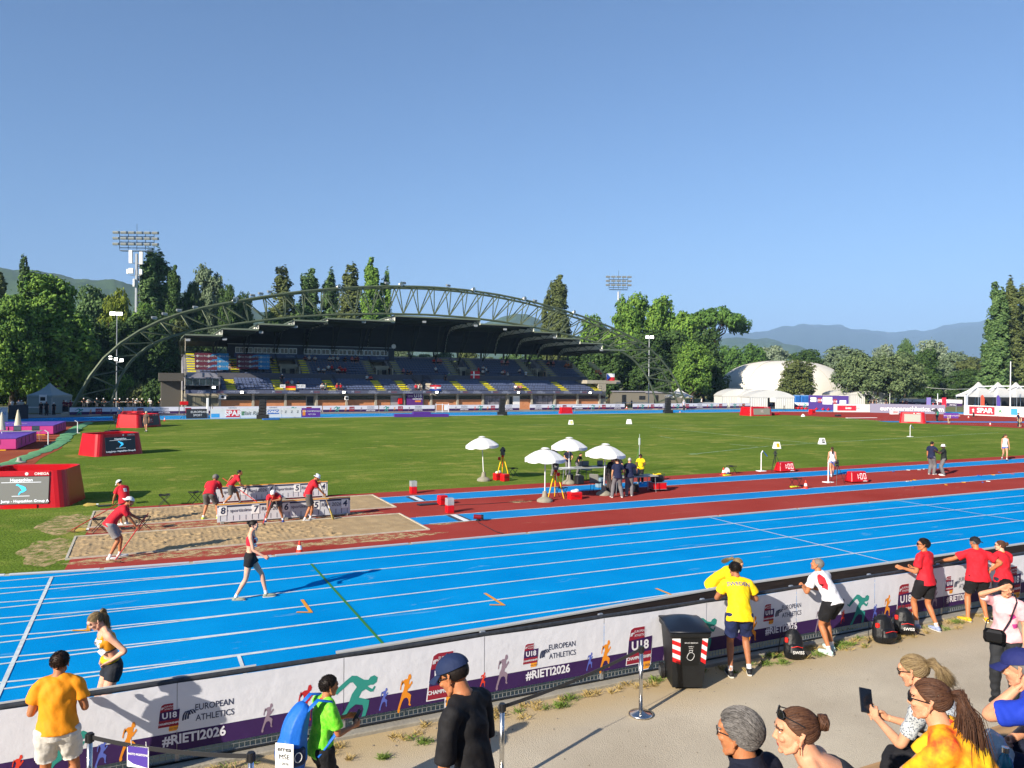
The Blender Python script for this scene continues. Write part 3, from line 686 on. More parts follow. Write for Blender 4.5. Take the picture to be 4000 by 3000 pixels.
for i, (u, z, w) in enumerate(((9.95, 2.15, .95), (27.2, 1.95, .55))):
 t = thing('air_conditioner', ('white air conditioner at the left end of the stand wall', 'small white air conditioner in a dark window strip of the stand')[i], 'air conditioner', (u, 112.3, z)); MB().rbox((-w/2, -.15, -.3), (w/2, .15, .3), .03).build('casing', WHITE, t); MB().lathe([(.02, 0), (.21, 0), (.21, .02), (.02, .02)], 14, T(0, -.155, 0) @ Matrix.Rotation(pi/2, 4, 'X')).build('fan_grille', DARK, t)
p = onv(1563, 1573, 112.7); tag(MB().rbox((p.x-.35, 112.45, 1.0), (p.x+.3, 112.85, 1.95), .04).build('hydrant_box', REDP), 'red fire hydrant box on the brick wall of the stand', 'hydrant box')
band = MB().box((SU0, 111.85, 2.62), (SU1, 112.1, 3.12)).build('fascia_band', mat('slate blue band', '4c5470', .6, col2='565a6a', scale=.25), stand)
mb = MB(); mr = MB()
def at_band(px): return onv(px, 1530, 111.8).x
for x in (790, 985, 1143, 1300, 1455, 1590, 1735, 1862, 1975, 2110, 2215): 
 u = at_band(x) if x < 1900 else at_band(x); letters(mb, 'STADIO', .27, facing((u, 111.83, 2.98), (1,0,0), (0,0,1)), bold=.008); letters(mb, 'GUIDOBALDI', .27, facing((u+.15, 111.83, 2.74), (1,0,0), (0,0,1)), bold=.008)
letters(mb, 'COMUNE DI RIETI', .26, facing((at_band(917), 111.83, 2.87), (1,0,0), (0,0,1)), bold=.006)
for x in (838, 1068, 1218, 1378, 1522, 1658, 1803, 1922, 2055, 2165, 2270):
 u = at_band(x); letters(mb, 'M', .42, facing((u, 111.83, 2.87), (1,0,0), (0,0,1)), bold=.02); mr.box((u+.3, 111.832, 2.72), (u+1.15, 111.845, 2.86)).box((u+.3, 111.832, 2.90), (u+1.15, 111.845, 2.99))
mb.build('lettering', mat('pale print', '9aa0b4', .6), band); mr.build('small_print', mat('dull red print', '6a4a58', .6), band)
def step_z(k, z0, rise): return z0 + rise*k
GAPL = [(36.6, 38.5)]                                     # lower vomitory
LST = [10.75, 18.55, 26.5, 34.2, 38.9, 50.0, 56.6, 64.3, 71.0]
lx = [898, 1081, 1283, 1471, 1566, 1785, 1899, 2032, 2178, 2307]; LST = [onv(x, 1492, 115).x for x in lx]
ux = [745, 912, 1068, 1181, 1437, 1541, 1756, 1842, 2045, 2131, 2247, 2334]; UST = [onv(x, 1430, 121).x for x in ux]
vx = [(1089, 1166), (1459, 1525), (1785, 1832), (2081, 2122)]; UV = [(onv(a, 1440, 119).x, onv(c, 1440, 119).x) for a, c in vx]
LV = (onv(1632, 1490, 114.5).x, onv(1668, 1490, 114.5).x)
def tier(u0, u1, v0, dv, z0, dz, n):
 mb = MB()
 for k in range(n): mb.box((u0, v0 + dv*k, 2.9), (u1, v0 + dv*(k+1) - (.004 if k < n-1 else 0), z0 + dz*k))
 return mb
BLU0 = SU0 + BAY
tier(BLU0, LV[0], 112.3, .8, 3.12, .27, 6).build('lower_terrace', CONCD, stand); tier(LV[1], SU1, 112.3, .8, 3.12, .27, 6).build('lower_terrace', CONCD, stand)
MB().box((LV[0], 114.2, 2.9), (LV[1], 117.0, 3.3)).build('vomitory_floor', CONCW, stand)
MB().box((LV[0]-.16, 112.3, 2.9), (LV[0]-.004, 117.05, 4.0)).build('vomitory_wall', CONCW, stand); MB().box((LV[1]+.004, 113, 2.9), (LV[1]+.16, 117.05, 4.2)).build('vomitory_wall', CONCW, stand)
MB().box((SU0, 117.1, 2.9), (SU1, 117.28, 5.52)).build('parapet', mat('charcoal parapet', '565660', .85, var=.08), stand)
segs = []; last = SU0
for a, c in UV: segs.append((last, a)); last = c
segs.append((last, SU1 + .4))
for a, c in segs: tier(a, c, 117.3, .72, 5.25, .37, 9).build('upper_terrace', CONCD, stand)
for a, c in UV:
 MB().box((a, 117.3, 2.9), (c, 119.9, 5.0)).build('vomitory_floor', CONCW, stand)
 mb = MB(); mb.box((a+.003, 119.92, 5.0), (c-.003, 120.1, 6.95)).box((a+.003, 117.4, 5.0), (a+.16, 119.9, 6.6)).box((c-.16, 117.4, 5.0), (c-.003, 119.9, 6.6)); mb.box((a+.17, 120.12, 6.7), (c-.17, 123.7, 6.95))
 w = mb.build('vomitory_wall', CONCW, stand); MB().box((a+(c-a)*.15, 119.86, 5.02), (a+(c-a)*.4, 119.915, 6.3)).box((a+(c-a)*.6, 119.86, 5.02), (a+(c-a)*.85, 119.915, 6.3)).build('opening', DARK, w)
def shell(mb, u, v, z):
 w = .21
 mb.add([(u-w,v-.2,z+.17),(u+w,v-.2,z+.17),(u+w,v+.16,z+.15),(u-w,v+.16,z+.15),(u-w,v+.22,z+.38),(u+w,v+.22,z+.38),(u-w,v-.2,z+.12),(u+w,v-.2,z+.12),(u+w*.5,v,z),(u-w*.5,v,z)], [(0,1,2,3),(3,2,5,4),(0,6,7,1),(6,9,8,7)])
seat_me = MB(); shell(seat_me, 0, 0, 0); seat_me = seat_me.mesh('seat', SEATM)
def near(u, L_, w=.78): return any(abs(u - q) < w for q in L_)
rest = MB(); cnt = 0
for k in range(6):
 v, z = 112.3 + .8*k + .5, 3.12 + .27*k; u = BLU0 + .5
 while u < SU1 - .3:
  if not near(u, LST) and not (LV[0]-.3 < u < LV[1]+.3):
   if u < 19.5 and k > 0 and cnt < 100: link('seat', seat_me, stand, (u, v, z)); cnt += 1
   else: shell(rest, u, v, z)
  u += .5
for k in range(9):
 v, z = 117.3 + .72*k + .45, 5.25 + .37*k; u = SU0 + .4
 while u < SU1:
  if not near(u, UST) and not any(a-.3 < u < c+.3 for a, c in UV): shell(rest, u, v, z)
  u += .5
struct(rest.build('seats', SEATM, stand), 'rows of blue plastic seat shells on the terraces', 'stuff')
for u in LST:
 mb = MB()
 for k in range(6): mb.box((u-.6, 112.24 + .8*k, 3.14 + .27*k - .10), (u+.6, 112.24+.8*k+.55, 3.14 + .27*k+.07))
 mb.cur = 1
 for k in range(6): mb.box((u-.6, 112.32 + .8*k, 2.9), (u+.6, 112.31+.8*k+.79, 3.135 + .27*k+.0))
 mb.build('stairway', [YEL, DARK], stand)
for i, u in enumerate(UST):
 mb = MB()
 for k in range(9): mb.box((u-.55, 117.42 + .72*k, 5.26 + .37*k - .3), (u+.55, 117.42+.72*k+.45, 5.26+.37*k+.16))
 mb.build('stairway', YEL if i < 4 else mat('dull stair paint', 'a8a474', .7), stand)  # leftmost upper flights bright yellow, the others a duller yellow
def rail(pts, h=1.0, sp=1.1, r=.035, bars=2):
 mb = MB()
 for a, c in zip(pts[:-1], pts[1:]):
  a, c = Vector(a), Vector(c); n = max(1, round((c-a).length/sp))
  for b_ in range(bars): mb.tube([a + Vector((0,0,h*(1-.5*b_))), c + Vector((0,0,h*(1-.5*b_)))], r, 5)
  for i in range(n+1): q = a + (c-a)*i/n; mb.tube([q, q + Vector((0,0,h))], r, 5)
 return mb
rail([(BLU0, 112.0, 3.1), (SU1, 112.0, 3.1)], .82, 2.2, .03).build('railing', BLACK, stand)
rail([(SU0, 117.4, 5.5), (SU1, 117.4, 5.5)], .45, 2.5, .025, 1).build('railing', BLACK, stand)
for u in (LV[0]-.1, LV[1]+.1, LV[1]+.9): rail([(u, 112.6, 3.1), (u, 117, 4.5)], 1.0, .8, .03).build('railing', BLACK, stand)
for a, c in UV:
 for u in (a-.1, c+.1): rail([(u, 117.4, 5.3), (u, 122, 7.6)], 1.0, .8, .03).build('railing', BLACK, stand)
u = onv(1310, 1490, 115).x; rail([(u, 112.6, 3.1), (u, 117, 4.5)], 1.0, .8, .03).build('railing', BLACK, stand)
mb = MB(); mb.box((SU0-.1, 112.0, 4.72), (BLU0+.1, 117, 4.86)); mb.box((SU0-.05, 113.0, 3.13), (SU0+.05, 117, 4.7)); mb.box((BLU0-.12, 112.1, 3.13), (BLU0-.003, 117, 4.7)); mb.box((BLU0-4.2, 112.6, 4.87), (BLU0-.3, 112.75, 5.45)); mb.build('booth', CONCD, stand)
window(SU0+.1, BLU0-.15, 3.75, 4.65, v=112.2, n=5, m_=mat('booth glass', '28363c', .1, spec=.7), fr=GALV)
PB = [(onv(918, 1360, 122.3).x, onv(1161, 1360, 122.3).x), (onv(1186, 1360, 122.3).x, onv(1517, 1360, 122.3).x)]
x0, x1 = onv(890, 1360, 122.3).x, onv(1541, 1360, 122.3).x
pb = MB().box((x0, 122.4, 7.6), (x1, 124.1, 9.95)).build('press_box', mat('press box wall', '303848', .7), stand)
MB().box((x0-.05, 122.0, 9.9), (x1+.1, 124.15, 10.03)).build('roof', mat('pale metal trim', '8e98a0', .5), pb)
MB().box((x0+.9, 122.3, 7.95), (x1-1.0, 122.38, 8.55)).build('front_panel', mat('blue grey panel', '3c507c', .6), pb)
FR = mat('white window frame', 'e8ecf0', .5)
for a, c in PB:
 n = round((c-a)/1.35)
 for k in range(n):
  q0, q1 = a + (c-a)*k/n + .05, a + (c-a)*(k+1)/n - .05
  w = MB().box((q0, 122.33, 8.62), (q1, 122.39, 9.5)).build('window', GLASSD, pb); f = MB()
  for s0, s1 in (((q0, 8.62), (q1, 8.72)), ((q0, 9.4), (q1, 9.5)), ((q0, 8.72), (q0+.09, 9.4)), ((q1-.09, 8.72), (q1, 9.4)), (((q0+q1)/2-.035, 8.72), ((q0+q1)/2+.035, 9.4))): f.box((s0[0], 122.28, s0[1]), (s1[0], 122.328, s1[1]))
  f.build('frame', FR, w)
mb = MB()
for x in (1133, 1310, 1402, 1487): letters(mb, 'Visit Rieti', .34, facing((onv(x, 1390, 122.2).x, 122.27, 8.25), (1,0,0), (0,0,1)), shear=.2)
mb.build('lettering', mat('pale logo print', 'a0b4c8', .6), pb)
t = thing('satellite_dish', 'round white dish on the right end of the press box roof', 'satellite dish', tuple(onv(1538, 1353, 122))); MB().lathe([(.001, .1), (.2, .06), (.38, 0), (.38, .02), (.001, .13)], 14, Matrix.Rotation(pi/2, 4, 'X')).build('dish', WHITE, t); MB().tube([(0, .05, -.5), (0, .05, 0)], .03, 6).build('bracket', GALV, t)
for i, (xa, xb, ya, yb) in enumerate(((761, 893, 1381, 1443), (924, 1053, 1386, 1441))):
 a, c = onv(xa, yb, 117.0), onv(xb, ya, 117.0); w, h = c.x - a.x, c.z - a.z
 t = thing('sponsor_banner', ('maroon and blue sponsor banner over the seats at the left end', 'second maroon and blue sponsor banner, left of the first yellow upper stair')[i], 'banner', (a.x, 117.0, a.z), 0, 'sponsor banners over the upper seats')
 MB().box((0, -.03, 0), (w, .03, h)).build('cloth', mat('maroon banner', '5c2034', .7), t)
 mb = MB()
 for k in range(3):
  z = h*(k+.15)/3; mb.add([(w*.35,-.04,z),(w*.62,-.04,z+h*.17),(w,-.04,z+h*.12),(w,-.04,z+h*.3),(w*.52,-.04,z+h*.24)], [(0,1,4),(1,2,3),(1,3,4)])
 mb.box((w*.66, -.042, 0), (w, -.031, h)); mb.build('blue_print', mat('bright blue print', '2474ac', .7), t)
 mb = MB()
 for k in range(3):
  for j in range(3):
   x_, z_ = w*(.12 + .33*j), h*(.2 + .31*k); letters(mb, 'Visit Rieti', .36, facing((x_+.55, -.05, z_), (1,0,0), (0,0,1)), shear=.2); mb.add([(x_-.42,-.05,z_),(x_-.2,-.05,z_-.2),(x_+.02,-.05,z_),(x_-.2,-.05,z_+.2)], [(0,1,2,3)])
 mb.build('lettering', mat('cream print', 'b4b8b8', .6), t)
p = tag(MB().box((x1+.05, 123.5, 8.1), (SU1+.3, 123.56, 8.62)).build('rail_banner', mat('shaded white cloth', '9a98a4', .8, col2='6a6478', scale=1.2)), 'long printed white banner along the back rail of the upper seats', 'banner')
mb = MB(); mb.box((SU0-3.2, 114, 4.3), (SU0-.12, 119, 5.4)).box((SU0-2.9, 115, 0), (SU0-.4, 118.9, 4.3)); mb.build('side_block', mat('grey render', '55524c', .9), stand)  # whole side block in one even dark grey
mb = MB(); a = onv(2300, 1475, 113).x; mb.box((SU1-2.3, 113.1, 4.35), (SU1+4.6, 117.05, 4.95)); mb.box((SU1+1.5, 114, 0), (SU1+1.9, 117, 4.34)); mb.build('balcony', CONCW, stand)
mb = MB()
for k in range(8): mb.box((SU1+.0, 112.4+.5*k, 2.9), (SU1+.9, 112.9+.5*k, 3.3+.22*k))
mb.build('end_stair', CONCW, stand)
window(SU1+.2, SU1+1.3, 1.75, 2.25, v=112.97, n=2)
RF = [(4.9,9.5,10.35),(9.5,14.1,11.3),(14.1,18.8,12.1),(18.8,23.4,12.8),(23.4,33.2,13.25),(33.2,46.85,14.05),(46.85,56.2,13.4),(56.2,60.4,12.5),(60.4,64.8,11.65),(64.8,69.1,11.0),(69.1,73.5,10.0)]
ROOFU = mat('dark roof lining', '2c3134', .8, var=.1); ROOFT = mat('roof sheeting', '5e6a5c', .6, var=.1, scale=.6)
def prof(Z):
 d = min(1, (Z - 9.3)/4.2)
 return [(108, Z), (113, Z-.02), (118.5, Z-.12*d), (120.6, Z-.35*d), (121.8, Z-1.1*d), (122.6, Z-2.2*d), (123.1, Z-3.4*d), (123.4, min(Z-.3, 9.55))]
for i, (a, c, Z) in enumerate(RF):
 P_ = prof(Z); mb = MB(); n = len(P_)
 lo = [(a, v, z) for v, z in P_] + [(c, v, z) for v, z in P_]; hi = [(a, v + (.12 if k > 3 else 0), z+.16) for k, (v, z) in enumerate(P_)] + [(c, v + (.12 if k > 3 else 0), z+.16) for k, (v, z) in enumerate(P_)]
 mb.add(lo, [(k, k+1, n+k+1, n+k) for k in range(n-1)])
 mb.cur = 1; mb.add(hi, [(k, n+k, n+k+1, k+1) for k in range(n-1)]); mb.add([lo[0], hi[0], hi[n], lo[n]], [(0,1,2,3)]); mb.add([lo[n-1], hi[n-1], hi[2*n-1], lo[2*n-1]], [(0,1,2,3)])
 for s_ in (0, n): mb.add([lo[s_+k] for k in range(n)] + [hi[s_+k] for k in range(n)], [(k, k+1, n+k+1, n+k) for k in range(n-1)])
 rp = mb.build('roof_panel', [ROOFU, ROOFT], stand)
 f = MB(); f.box((a, 107.86, Z-.06), (c, 107.99, Z+.14)); f.build('fascia', mat('green fascia', '6a7462', .5, var=.08), rp)
 for v in (110.5, 113.5, 116.5, 119.3): MB().box((a+.01, v-.08, Z-.30), (c-.01, v+.08, Z-.14)).build('purlin', GREEND, rp)
CLOS = mat('pale closure sheet', 'dadcd0', .7, var=.06)
for i in range(len(RF)-1):
 u = RF[i][1]; Zh, Zl = max(RF[i][2], RF[i+1][2]), min(RF[i][2], RF[i+1][2]); Ph, Pl = prof(Zh), prof(Zl); n = len(Ph)
 mb = MB(); vs = [(u, v, z) for v, z in Ph] + [(u, v-.02, z+.17) for v, z in Pl]; dlt = max(.85, Zh - Zl)
 lowr = []
 for k in range(n):        # closure follows the curve, as deep as the step
  v, z = Ph[k]; t = (Vector(Ph[min(k+1, n-1)]) - Vector(Ph[max(k-1, 0)])).normalized(); lowr.append((v - abs(t.y)*dlt*.85, z - max(.2, t.x)*dlt))
 sgn = -1 if RF[i][2] > RF[i+1][2] else 1; uu = u + .03*sgn
 vs = [(uu, v, z) for v, z in Ph] + [(uu, v, z) for v, z in lowr]; mb.add(vs, [(k, k+1, n+k+1, n+k) for k in range(n-1)])
 rb = mb.build('roof_step', CLOS, stand); L2 = MB()
 for s_ in (-.05, .05):
  up = [Vector((uu + s_, v, z-.05)) for v, z in Ph]; lw = [Vector((uu + s_, v, z+.05)) for v, z in lowr]
  L2.tube(up, .06, 5); L2.tube(lw, .06, 5)
  def along(P_, t):
   t *= len(P_)-1; k = min(int(t), len(P_)-2); return P_[k] + (P_[k+1]-P_[k])*(t-k)
  tt = [0, .06, .12, .18, .24, .3, .36, .42, .48, .54, .6, .66, .72, .78, .84, .9, .96]
  for q in range(len(tt)-1): L2.tube([along(up if q % 2 else lw, tt[q]), along(lw if q % 2 else up, tt[q+1])], .035, 4)
 L2.build('lattice', GREEND, rb)
for k in range(16):
 u = SU0 + BAY*k; Z = next((r[2] for r in RF if r[0] <= u <= r[1]), 10)
 mb = MB(); mb.box((u-.13, 123.75, 7.9), (u+.13, 124.0, 9.7)); mb.tube([(u, 123.6, 7.4), (u-.5, 119.5, Z-.3)], .09, 6); mb.tube([(u, 123.6, 7.4), (u+.5, 119.5, Z-.3)], .09, 6)
 if k % 2: mb.tube([(u, 123.9, 7.95), (u+1.6, 123.9, 9.6)], .06, 5)
 mb.build('roof_post', GREEND, stand)
MB().box((SU0, 123.52, 9.5), (SU1+1, 123.7, 9.75)).build('eaves_beam', GREEND, stand)
MB().tube([(5.15, 111.6, 0), (5.15, 111.6, 10.4)], .06, 7).build('downpipe', CONCW, stand)
MB().box((SU0+.3, 123.7, 8.6), (9.2, 123.8, 8.8)).box((SU0+.3, 123.7, 9.2), (9.2, 123.8, 9.32)).build('cross_rail', GREEND, stand)
# ================================================================ the great arch
IN = [(-3.9,0),(-3.21,2.74),(-2.79,4.71),(-1.53,6.73),(-.29,8.09),(1.21,9.28),(3.06,10.09),(4.76,10.58),(7.14,11.2),(9.64,11.75),(14.13,12.6),(18.94,13.4),(23.62,13.9),(31.56,14.4),(38.5,14.6),(45,14.4),(49.82,14.07),(56.4,13.4),(60.49,12.69),(64.93,11.83),(69.27,11.03),(73.46,9.98),(75.43,8.59),(77.47,6.95),(78.67,5.07),(79.89,2.69),(80.7,0)]
OU = [(-8.1,0),(-7.44,1.45),(-6.53,3.85),(-5.26,6.15),(-3.55,8.4),(-1.35,10.12),(1.36,11.81),(3.2,12.74),(6.31,13.8),(10.87,15.0),(17.61,16.45),(21.25,17.09),(26.35,17.79),(31.68,18.3),(37.92,18.6),(43.26,18.54),(48.82,18.12),(54.12,17.5),(60.21,16.41),(66.23,14.95),(71.18,13.5),(75.4,11.9),(78.34,10.32),(80.69,8.47),(82.8,6.31),(84.33,3.9),(85.76,1.19),(86.3,0)]
def resample(P_, n):
 P_ = [Vector(p) for p in P_]
 for _ in range(3): P_ = [P_[0]] + [(P_[i-1] + P_[i]*2 + P_[i+1])/4 for i in range(1, len(P_)-1)] + [P_[-1]] if _ < 1 else P_
 d = [0]
 for a, c in zip(P_[:-1], P_[1:]): d.append(d[-1] + (c-a).length)
 out = []; k = 0
 for i in range(n+1):
  s_ = d[-1]*i/n
  while k < len(d)-2 and d[k+1] < s_: k += 1
  out.append(P_[k] + (P_[k+1]-P_[k])*((s_-d[k])/(d[k+1]-d[k])))
 return out
arch = thing('steel_arch', 'huge olive green tubular steel arch truss spanning over the grandstand roof', 'arch', (0,0,0))
NA = 40; oa = resample(OU, NA); ia = resample(IN, NA*2)
def P3(p, v): return Vector((p.x, v, p.y))
for v in (106.9, 109.3): MB().tube([P3(p, v) for p in oa], .16, 8).build('upper_chord', GREEN, arch)
MB().tube([P3(p, 108.1) for p in ia], .16, 8).build('lower_chord', GREEN, arch)
for k in range(NA):
 mb = MB(); lo_ = P3(ia[2*k+1], 108.1)
 for v in (106.9, 109.3):
  mb.tube([P3(oa[k], v), lo_], .075, 6); mb.tube([P3(oa[k+1], v), lo_], .085, 6)
 mb.tube([P3(oa[k], 106.9), P3(oa[k], 109.3)], .06, 5); mb.tube([P3(oa[k], 106.9), P3(oa[k+1], 109.3)], .05, 5)
 mb.build('web_member', GREEN, arch)
MB().box((-8.8, 106, -.05), (-7.4, 110.2, .35)).box((-4.6, 107.3, -.05), (-3.2, 109, .35)).box((80, 107.3, -.05), (81.4, 109, .35)).box((85.6, 106, -.05), (87, 110.2, .35)).build('footing', CONCW, arch)
LAMPH = mat('lamp housing', '8e9494', .4, .3)
lmp = MB(); lmp.rbox((-.42, -.2, .05), (.42, .25, .38), .05, Matrix.Rotation(.25, 4, 'X')); lamp_me = lmp.mesh('housing', LAMPH)
lgl = MB(); lgl.box((-.38, -.26, .0), (.38, -.20, .30), Matrix.Rotation(.25, 4, 'X')); glass_me = lgl.mesh('glass', mat('lamp glass', '9a9ea4', .15))
br = MB(); br.tube([(-.3, 0, .1), (-.3, 0, -.15), (.3, 0, -.15), (.3, 0, .1)], .03, 5).tube([(0,0,-.15), (0,0,-.4)], .04, 5); br_me = br.mesh('bracket', DARK)
def floodlamp(p, label, group, rz=0, s=1.0):
 t = thing('floodlight', label, 'floodlight', tuple(p), rz, group); t.scale = (s, s, s); link('housing', lamp_me, t); link('glass', glass_me, t); link('bracket', br_me, t); return t
for x, y in ((602,1246),(643,1231),(699,1217),(763,1205),(922,1171),(986,1158),(1018,1151),(1053,1144),(1511,1110),(1576,1109),(1750,1119),(2048,1169),(2089,1178)): floodlamp(onv(x, y, 107), 'small grey floodlight clamped on top of the steel arch', 'floodlights clamped on the arch', .3, .8)
ho = MB(); ho.lathe([(.06, 0), (.1, .15), (.34, .5), (.36, .5), (.12, .14), (.08, -.1)], 12, Matrix.Rotation(pi/2, 4, 'X')); horn_me = ho.mesh('horn_loudspeaker', WHITE)
for x, y in ((909,1174),(1317,1120),(1559,1110),(1842,1131),(2042,1167),(2235,1220)): tag(link('horn_loudspeaker', horn_me, None, tuple(onv(x, y, 107)), .5), 'white horn loudspeaker on top of the steel arch', 'loudspeaker', 'horn loudspeakers on the arch')
for x, y in ((735,1331),(878,1328),(1020,1301),(1155,1280),(1421,1261),(1535,1261),(1657,1260),(1858,1275),(1972,1289),(2167,1321),(2349,1370)): floodlamp(onv(x, y, 108.3), 'white floodlight hung under the front edge of the stand roof', 'floodlights under the roof edge', -.2, .7)
GLOW = mat('lit lamp glass', (1,.97,.9), .3, emit=4)
gl_me = MB().box((-.2, -.06, -.13), (.2, 0, .13)).mesh('lamp', GLOW)
for i, (x, y) in enumerate(((945,1532),(1343,1532),(1706,1532),(2025,1533),(2305,1534),(835,1513))):
 t = thing('wall_lamp', 'lit white floodlight fixed on the blue band of the stand', 'wall lamp', tuple(onv(x, y, 111.7)), 0, 'lit lamps on the stand band'); link('lamp', gl_me, t); MB().box((-.25,.0,-.2),(.25,.1,.2)).build('housing', DARK, t)
# ================================================================ floodlight towers and poles
def tower(xc, ytop, ybot, w, d, label, nx, ny, ant=False):
 p = deep(xc, ytop, d); q = deep(xc, ybot, d); W_ = w/FPX*d
 t = thing('floodlight_tower', label, 'floodlight tower', (p.x, p.y, 0), -.42)
 m_ = MB(); m_.tube([(0,0,0), (0,0,q.z-1)], .45, 10, .28); m_.tube([(.55,.1,0), (.55,.1,q.z)], .06, 5); 
 for k in range(int(q.z/1.5)): m_.tube([(.25,.05,k*1.5), (.6,.1,k*1.5)], .03, 4)
 m_.build('mast', GALV, t)
 f = MB(); H_ = p.z - q.z
 for k in range(ny): f.tube([(-W_*.42,0,q.z + H_*(k+.15)/ny), (W_*.42,0,q.z + H_*(k+.15)/ny)], .08, 5)
 for k in range(5): f.tube([(W_*(.84*k/4-.42),0,q.z-.2), (W_*(.84*k/4-.42),0,p.z-.2)], .06, 5)
 f.box((-W_*.4,-.4,q.z-.5), (W_*.4,.5,q.z-.35)); f.tube([(0,0,p.z), (0,0,p.z+1.6)], .04, 5); f.build('lamp_frame', mat('blue grey steel', '44566c', .5, .4), t)
 for k in range(ny):
  for j in range(nx):
   L_ = link('lamp', lamp_me, t, (W_*(j/(nx-1)-.5)*.95, -.4, q.z + H_*(k+.45)/ny)); L_.scale = (1.5, 1.9, 1.6)
 if ant:
  for (x_, z_, ww, hh) in ((-1.0, -3.7, .7, 2.7), (1.15, -3.9, .7, 2.6), (-.9, -5.8, .95, 1.1), (-1.6, -5.9, .4, 1.0), (1.1, -6.0, .6, 1.1), (-.3, -8.5, .4, 1.6)):
   MB().rbox((x_-ww/2, -.7, q.z+z_+.6), (x_+ww/2, -.3, q.z+z_+.6+hh), .06).build('antenna_panel', WHITE, t)
  for z_ in (-3, -5.5): MB().tube([(-1.2,-.3,q.z+z_), (0,0,q.z+z_), (1.2,-.3,q.z+z_)], .06, 5).build('antenna_arm', GALV, t)
 return t
tower(535, 905, 972, 158, 158, 'tall floodlight tower with white antenna panels below its lamp rack, at left', 6, 3, True)
tower(2416, 1078, 1126, 88, 225, 'distant floodlight tower behind the trees right of the arch', 5, 3)
def lamp_pole(x, ytop, ybase, d, heads, label, lit=True):
 p = deep(x, ytop, d); t = thing('lamp_post', label, 'lamp post', (p.x, p.y, 0), -.44)
 MB().tube([(0,0,0), (0,0,p.z)], .10, 8, .06).build('pole', GALV, t)
 for (dx, y, w) in heads:
  q = deep(x + dx, y, d); off = (q - p); lx = off.x*cos(.44) - off.y*sin(.44)
  h = MB().rbox((lx-w/2, -.2, q.z-.25), (lx+w/2, .1, q.z+.25), .05).build('lamp_head', DARK, t); MB().box((lx-w*.45, -.24, q.z-.22), (lx+w*.45, -.205, q.z+.22)).build('lamp', GLOW if lit else WHITE, h)
  MB().tube([(0,0,q.z-.3), (lx,0,q.z-.3)], .04, 5).build('arm', GALV, t)
lamp_pole(457, 1222, 1570, 116, [(-14, 1225, .95), (12, 1226, .95), (-23, 1397, .5), (-2, 1403, .5), (20, 1407, .5)], 'lamp post with two bright lit floodlights in front of the left arch foot')
lamp_pole(2536, 1316, 1575, 142, [(-8, 1317, .65), (10, 1317, .65)], 'lamp post with two pale floodlights inside the right arch foot')
# ================================================================ the near fence and its printed banners
FV = 10.30
fence = thing('fence', 'low steel fence with grey top pipe and wire mesh beside the path', 'fence', (0, FV, 0))
PIPE = mat('weathered dark pipe', '44474c', .45, .5, var=.3, scale=14)
for i in range(-4, 20):
 u0 = .41 + 2.07*i
 p = MB().tube([(u0, 0, 1.06), (u0+2.07, 0, 1.06)], .034, 10).build('top_pipe', PIPE, fence)
 q = MB().box((u0-.025, -.03, 0), (u0+.025, .03, 1.03)).build('post', GALV, fence)
 c = MB().rbox((u0-.02, .05, .95), (u0+.07, .10, 1.09), .01); c.box((u0+.02, -.045, 1.0), (u0+.06, .05, 1.04)).build('clamp', GALV, q)
 mb = MB(); n = 30
 for k in range(n): x = u0 + .03 + 2.01*(k+.5)/n; mb.box((x-.003, -.004, .07), (x+.003, .004, 1.0))
 for k in range(15): z = .08 + .066*k; mb.box((u0+.025, -.0085, z-.003), (u0+2.045, -.0045, z+.003))
 mb.build('wire_mesh', mat('mesh wire', '9a9c98', .5, .4), fence)
MB().box((-9, -.03, .045), (44, .03, .07)).build('bottom_rail', DARK, fence)
t = thing('trackside_rail', 'dark brown board rail with pale capping standing just behind the fence pipe', 'rail', (0, 10.62, 0))
RP = [(2.4,-.25),(5,-.14),(10,.21),(20,.25),(48,.27)]; BB, CC = MB(), MB()
for (xa, ya), (xb, yb) in zip(RP[:-1], RP[1:]):
 for o_, h0, h1, m_ in ((0, .84, 1.075, BB), (.002, 1.077, 1.10, CC)):
  w_ = .025 if m_ is BB else .042; m_.add([(xa,ya-w_,h0),(xb,yb-w_,h0),(xb,yb+w_,h0),(xa,ya+w_,h0),(xa,ya-w_,h1),(xb,yb-w_,h1),(xb,yb+w_,h1),(xa,ya+w_,h1)], [(0,3,2,1),(4,5,6,7),(0,1,5,4),(2,3,7,6)])
BB.build('board', mat('dark brown board', '2c2420', .7, var=.4, scale=8, stretch=(.3,1,4)), t); CC.build('capping', mat('pale grey capping', 'b4b6b4', .5), t)
for i in range(5, 24): MB().box((2.0*i-.03, .32, .0), (2.0*i+.03, .36, 1.05)).build('post', GALV, t)
MB().box((-9, .04, 1.045), (1.35, .055, 1.10)).build('edge_strip', mat('white edge strip', 'c4c6c6', .5), fence)
CLOTH = mat('white banner cloth', 'd2d4dc', .75, var=.03, scale=1.5, bump=.5, bscale=5)
PURP = mat('deep purple print', '32164e', .7, var=.1, scale=2, bump=.4, bscale=5)
C_ = dict(teal=mat('teal print', '2a8a80', .7), orange=mat('orange print on banner', 'e08a20', .7), grey=mat('mauve grey print', '8a7888', .7), red=mat('red print', 'b8242c', .7), redor=mat('vermilion print', 'd83c28', .7),
     blue=mat('periwinkle print', '5464b8', .7), maroon=mat('maroon print', '8a1a30', .7), navy=mat('navy print', '2c3450', .7), white=mat('white print', 'dcdce4', .7), yel=mat('amber print', 'e89a28', .7))
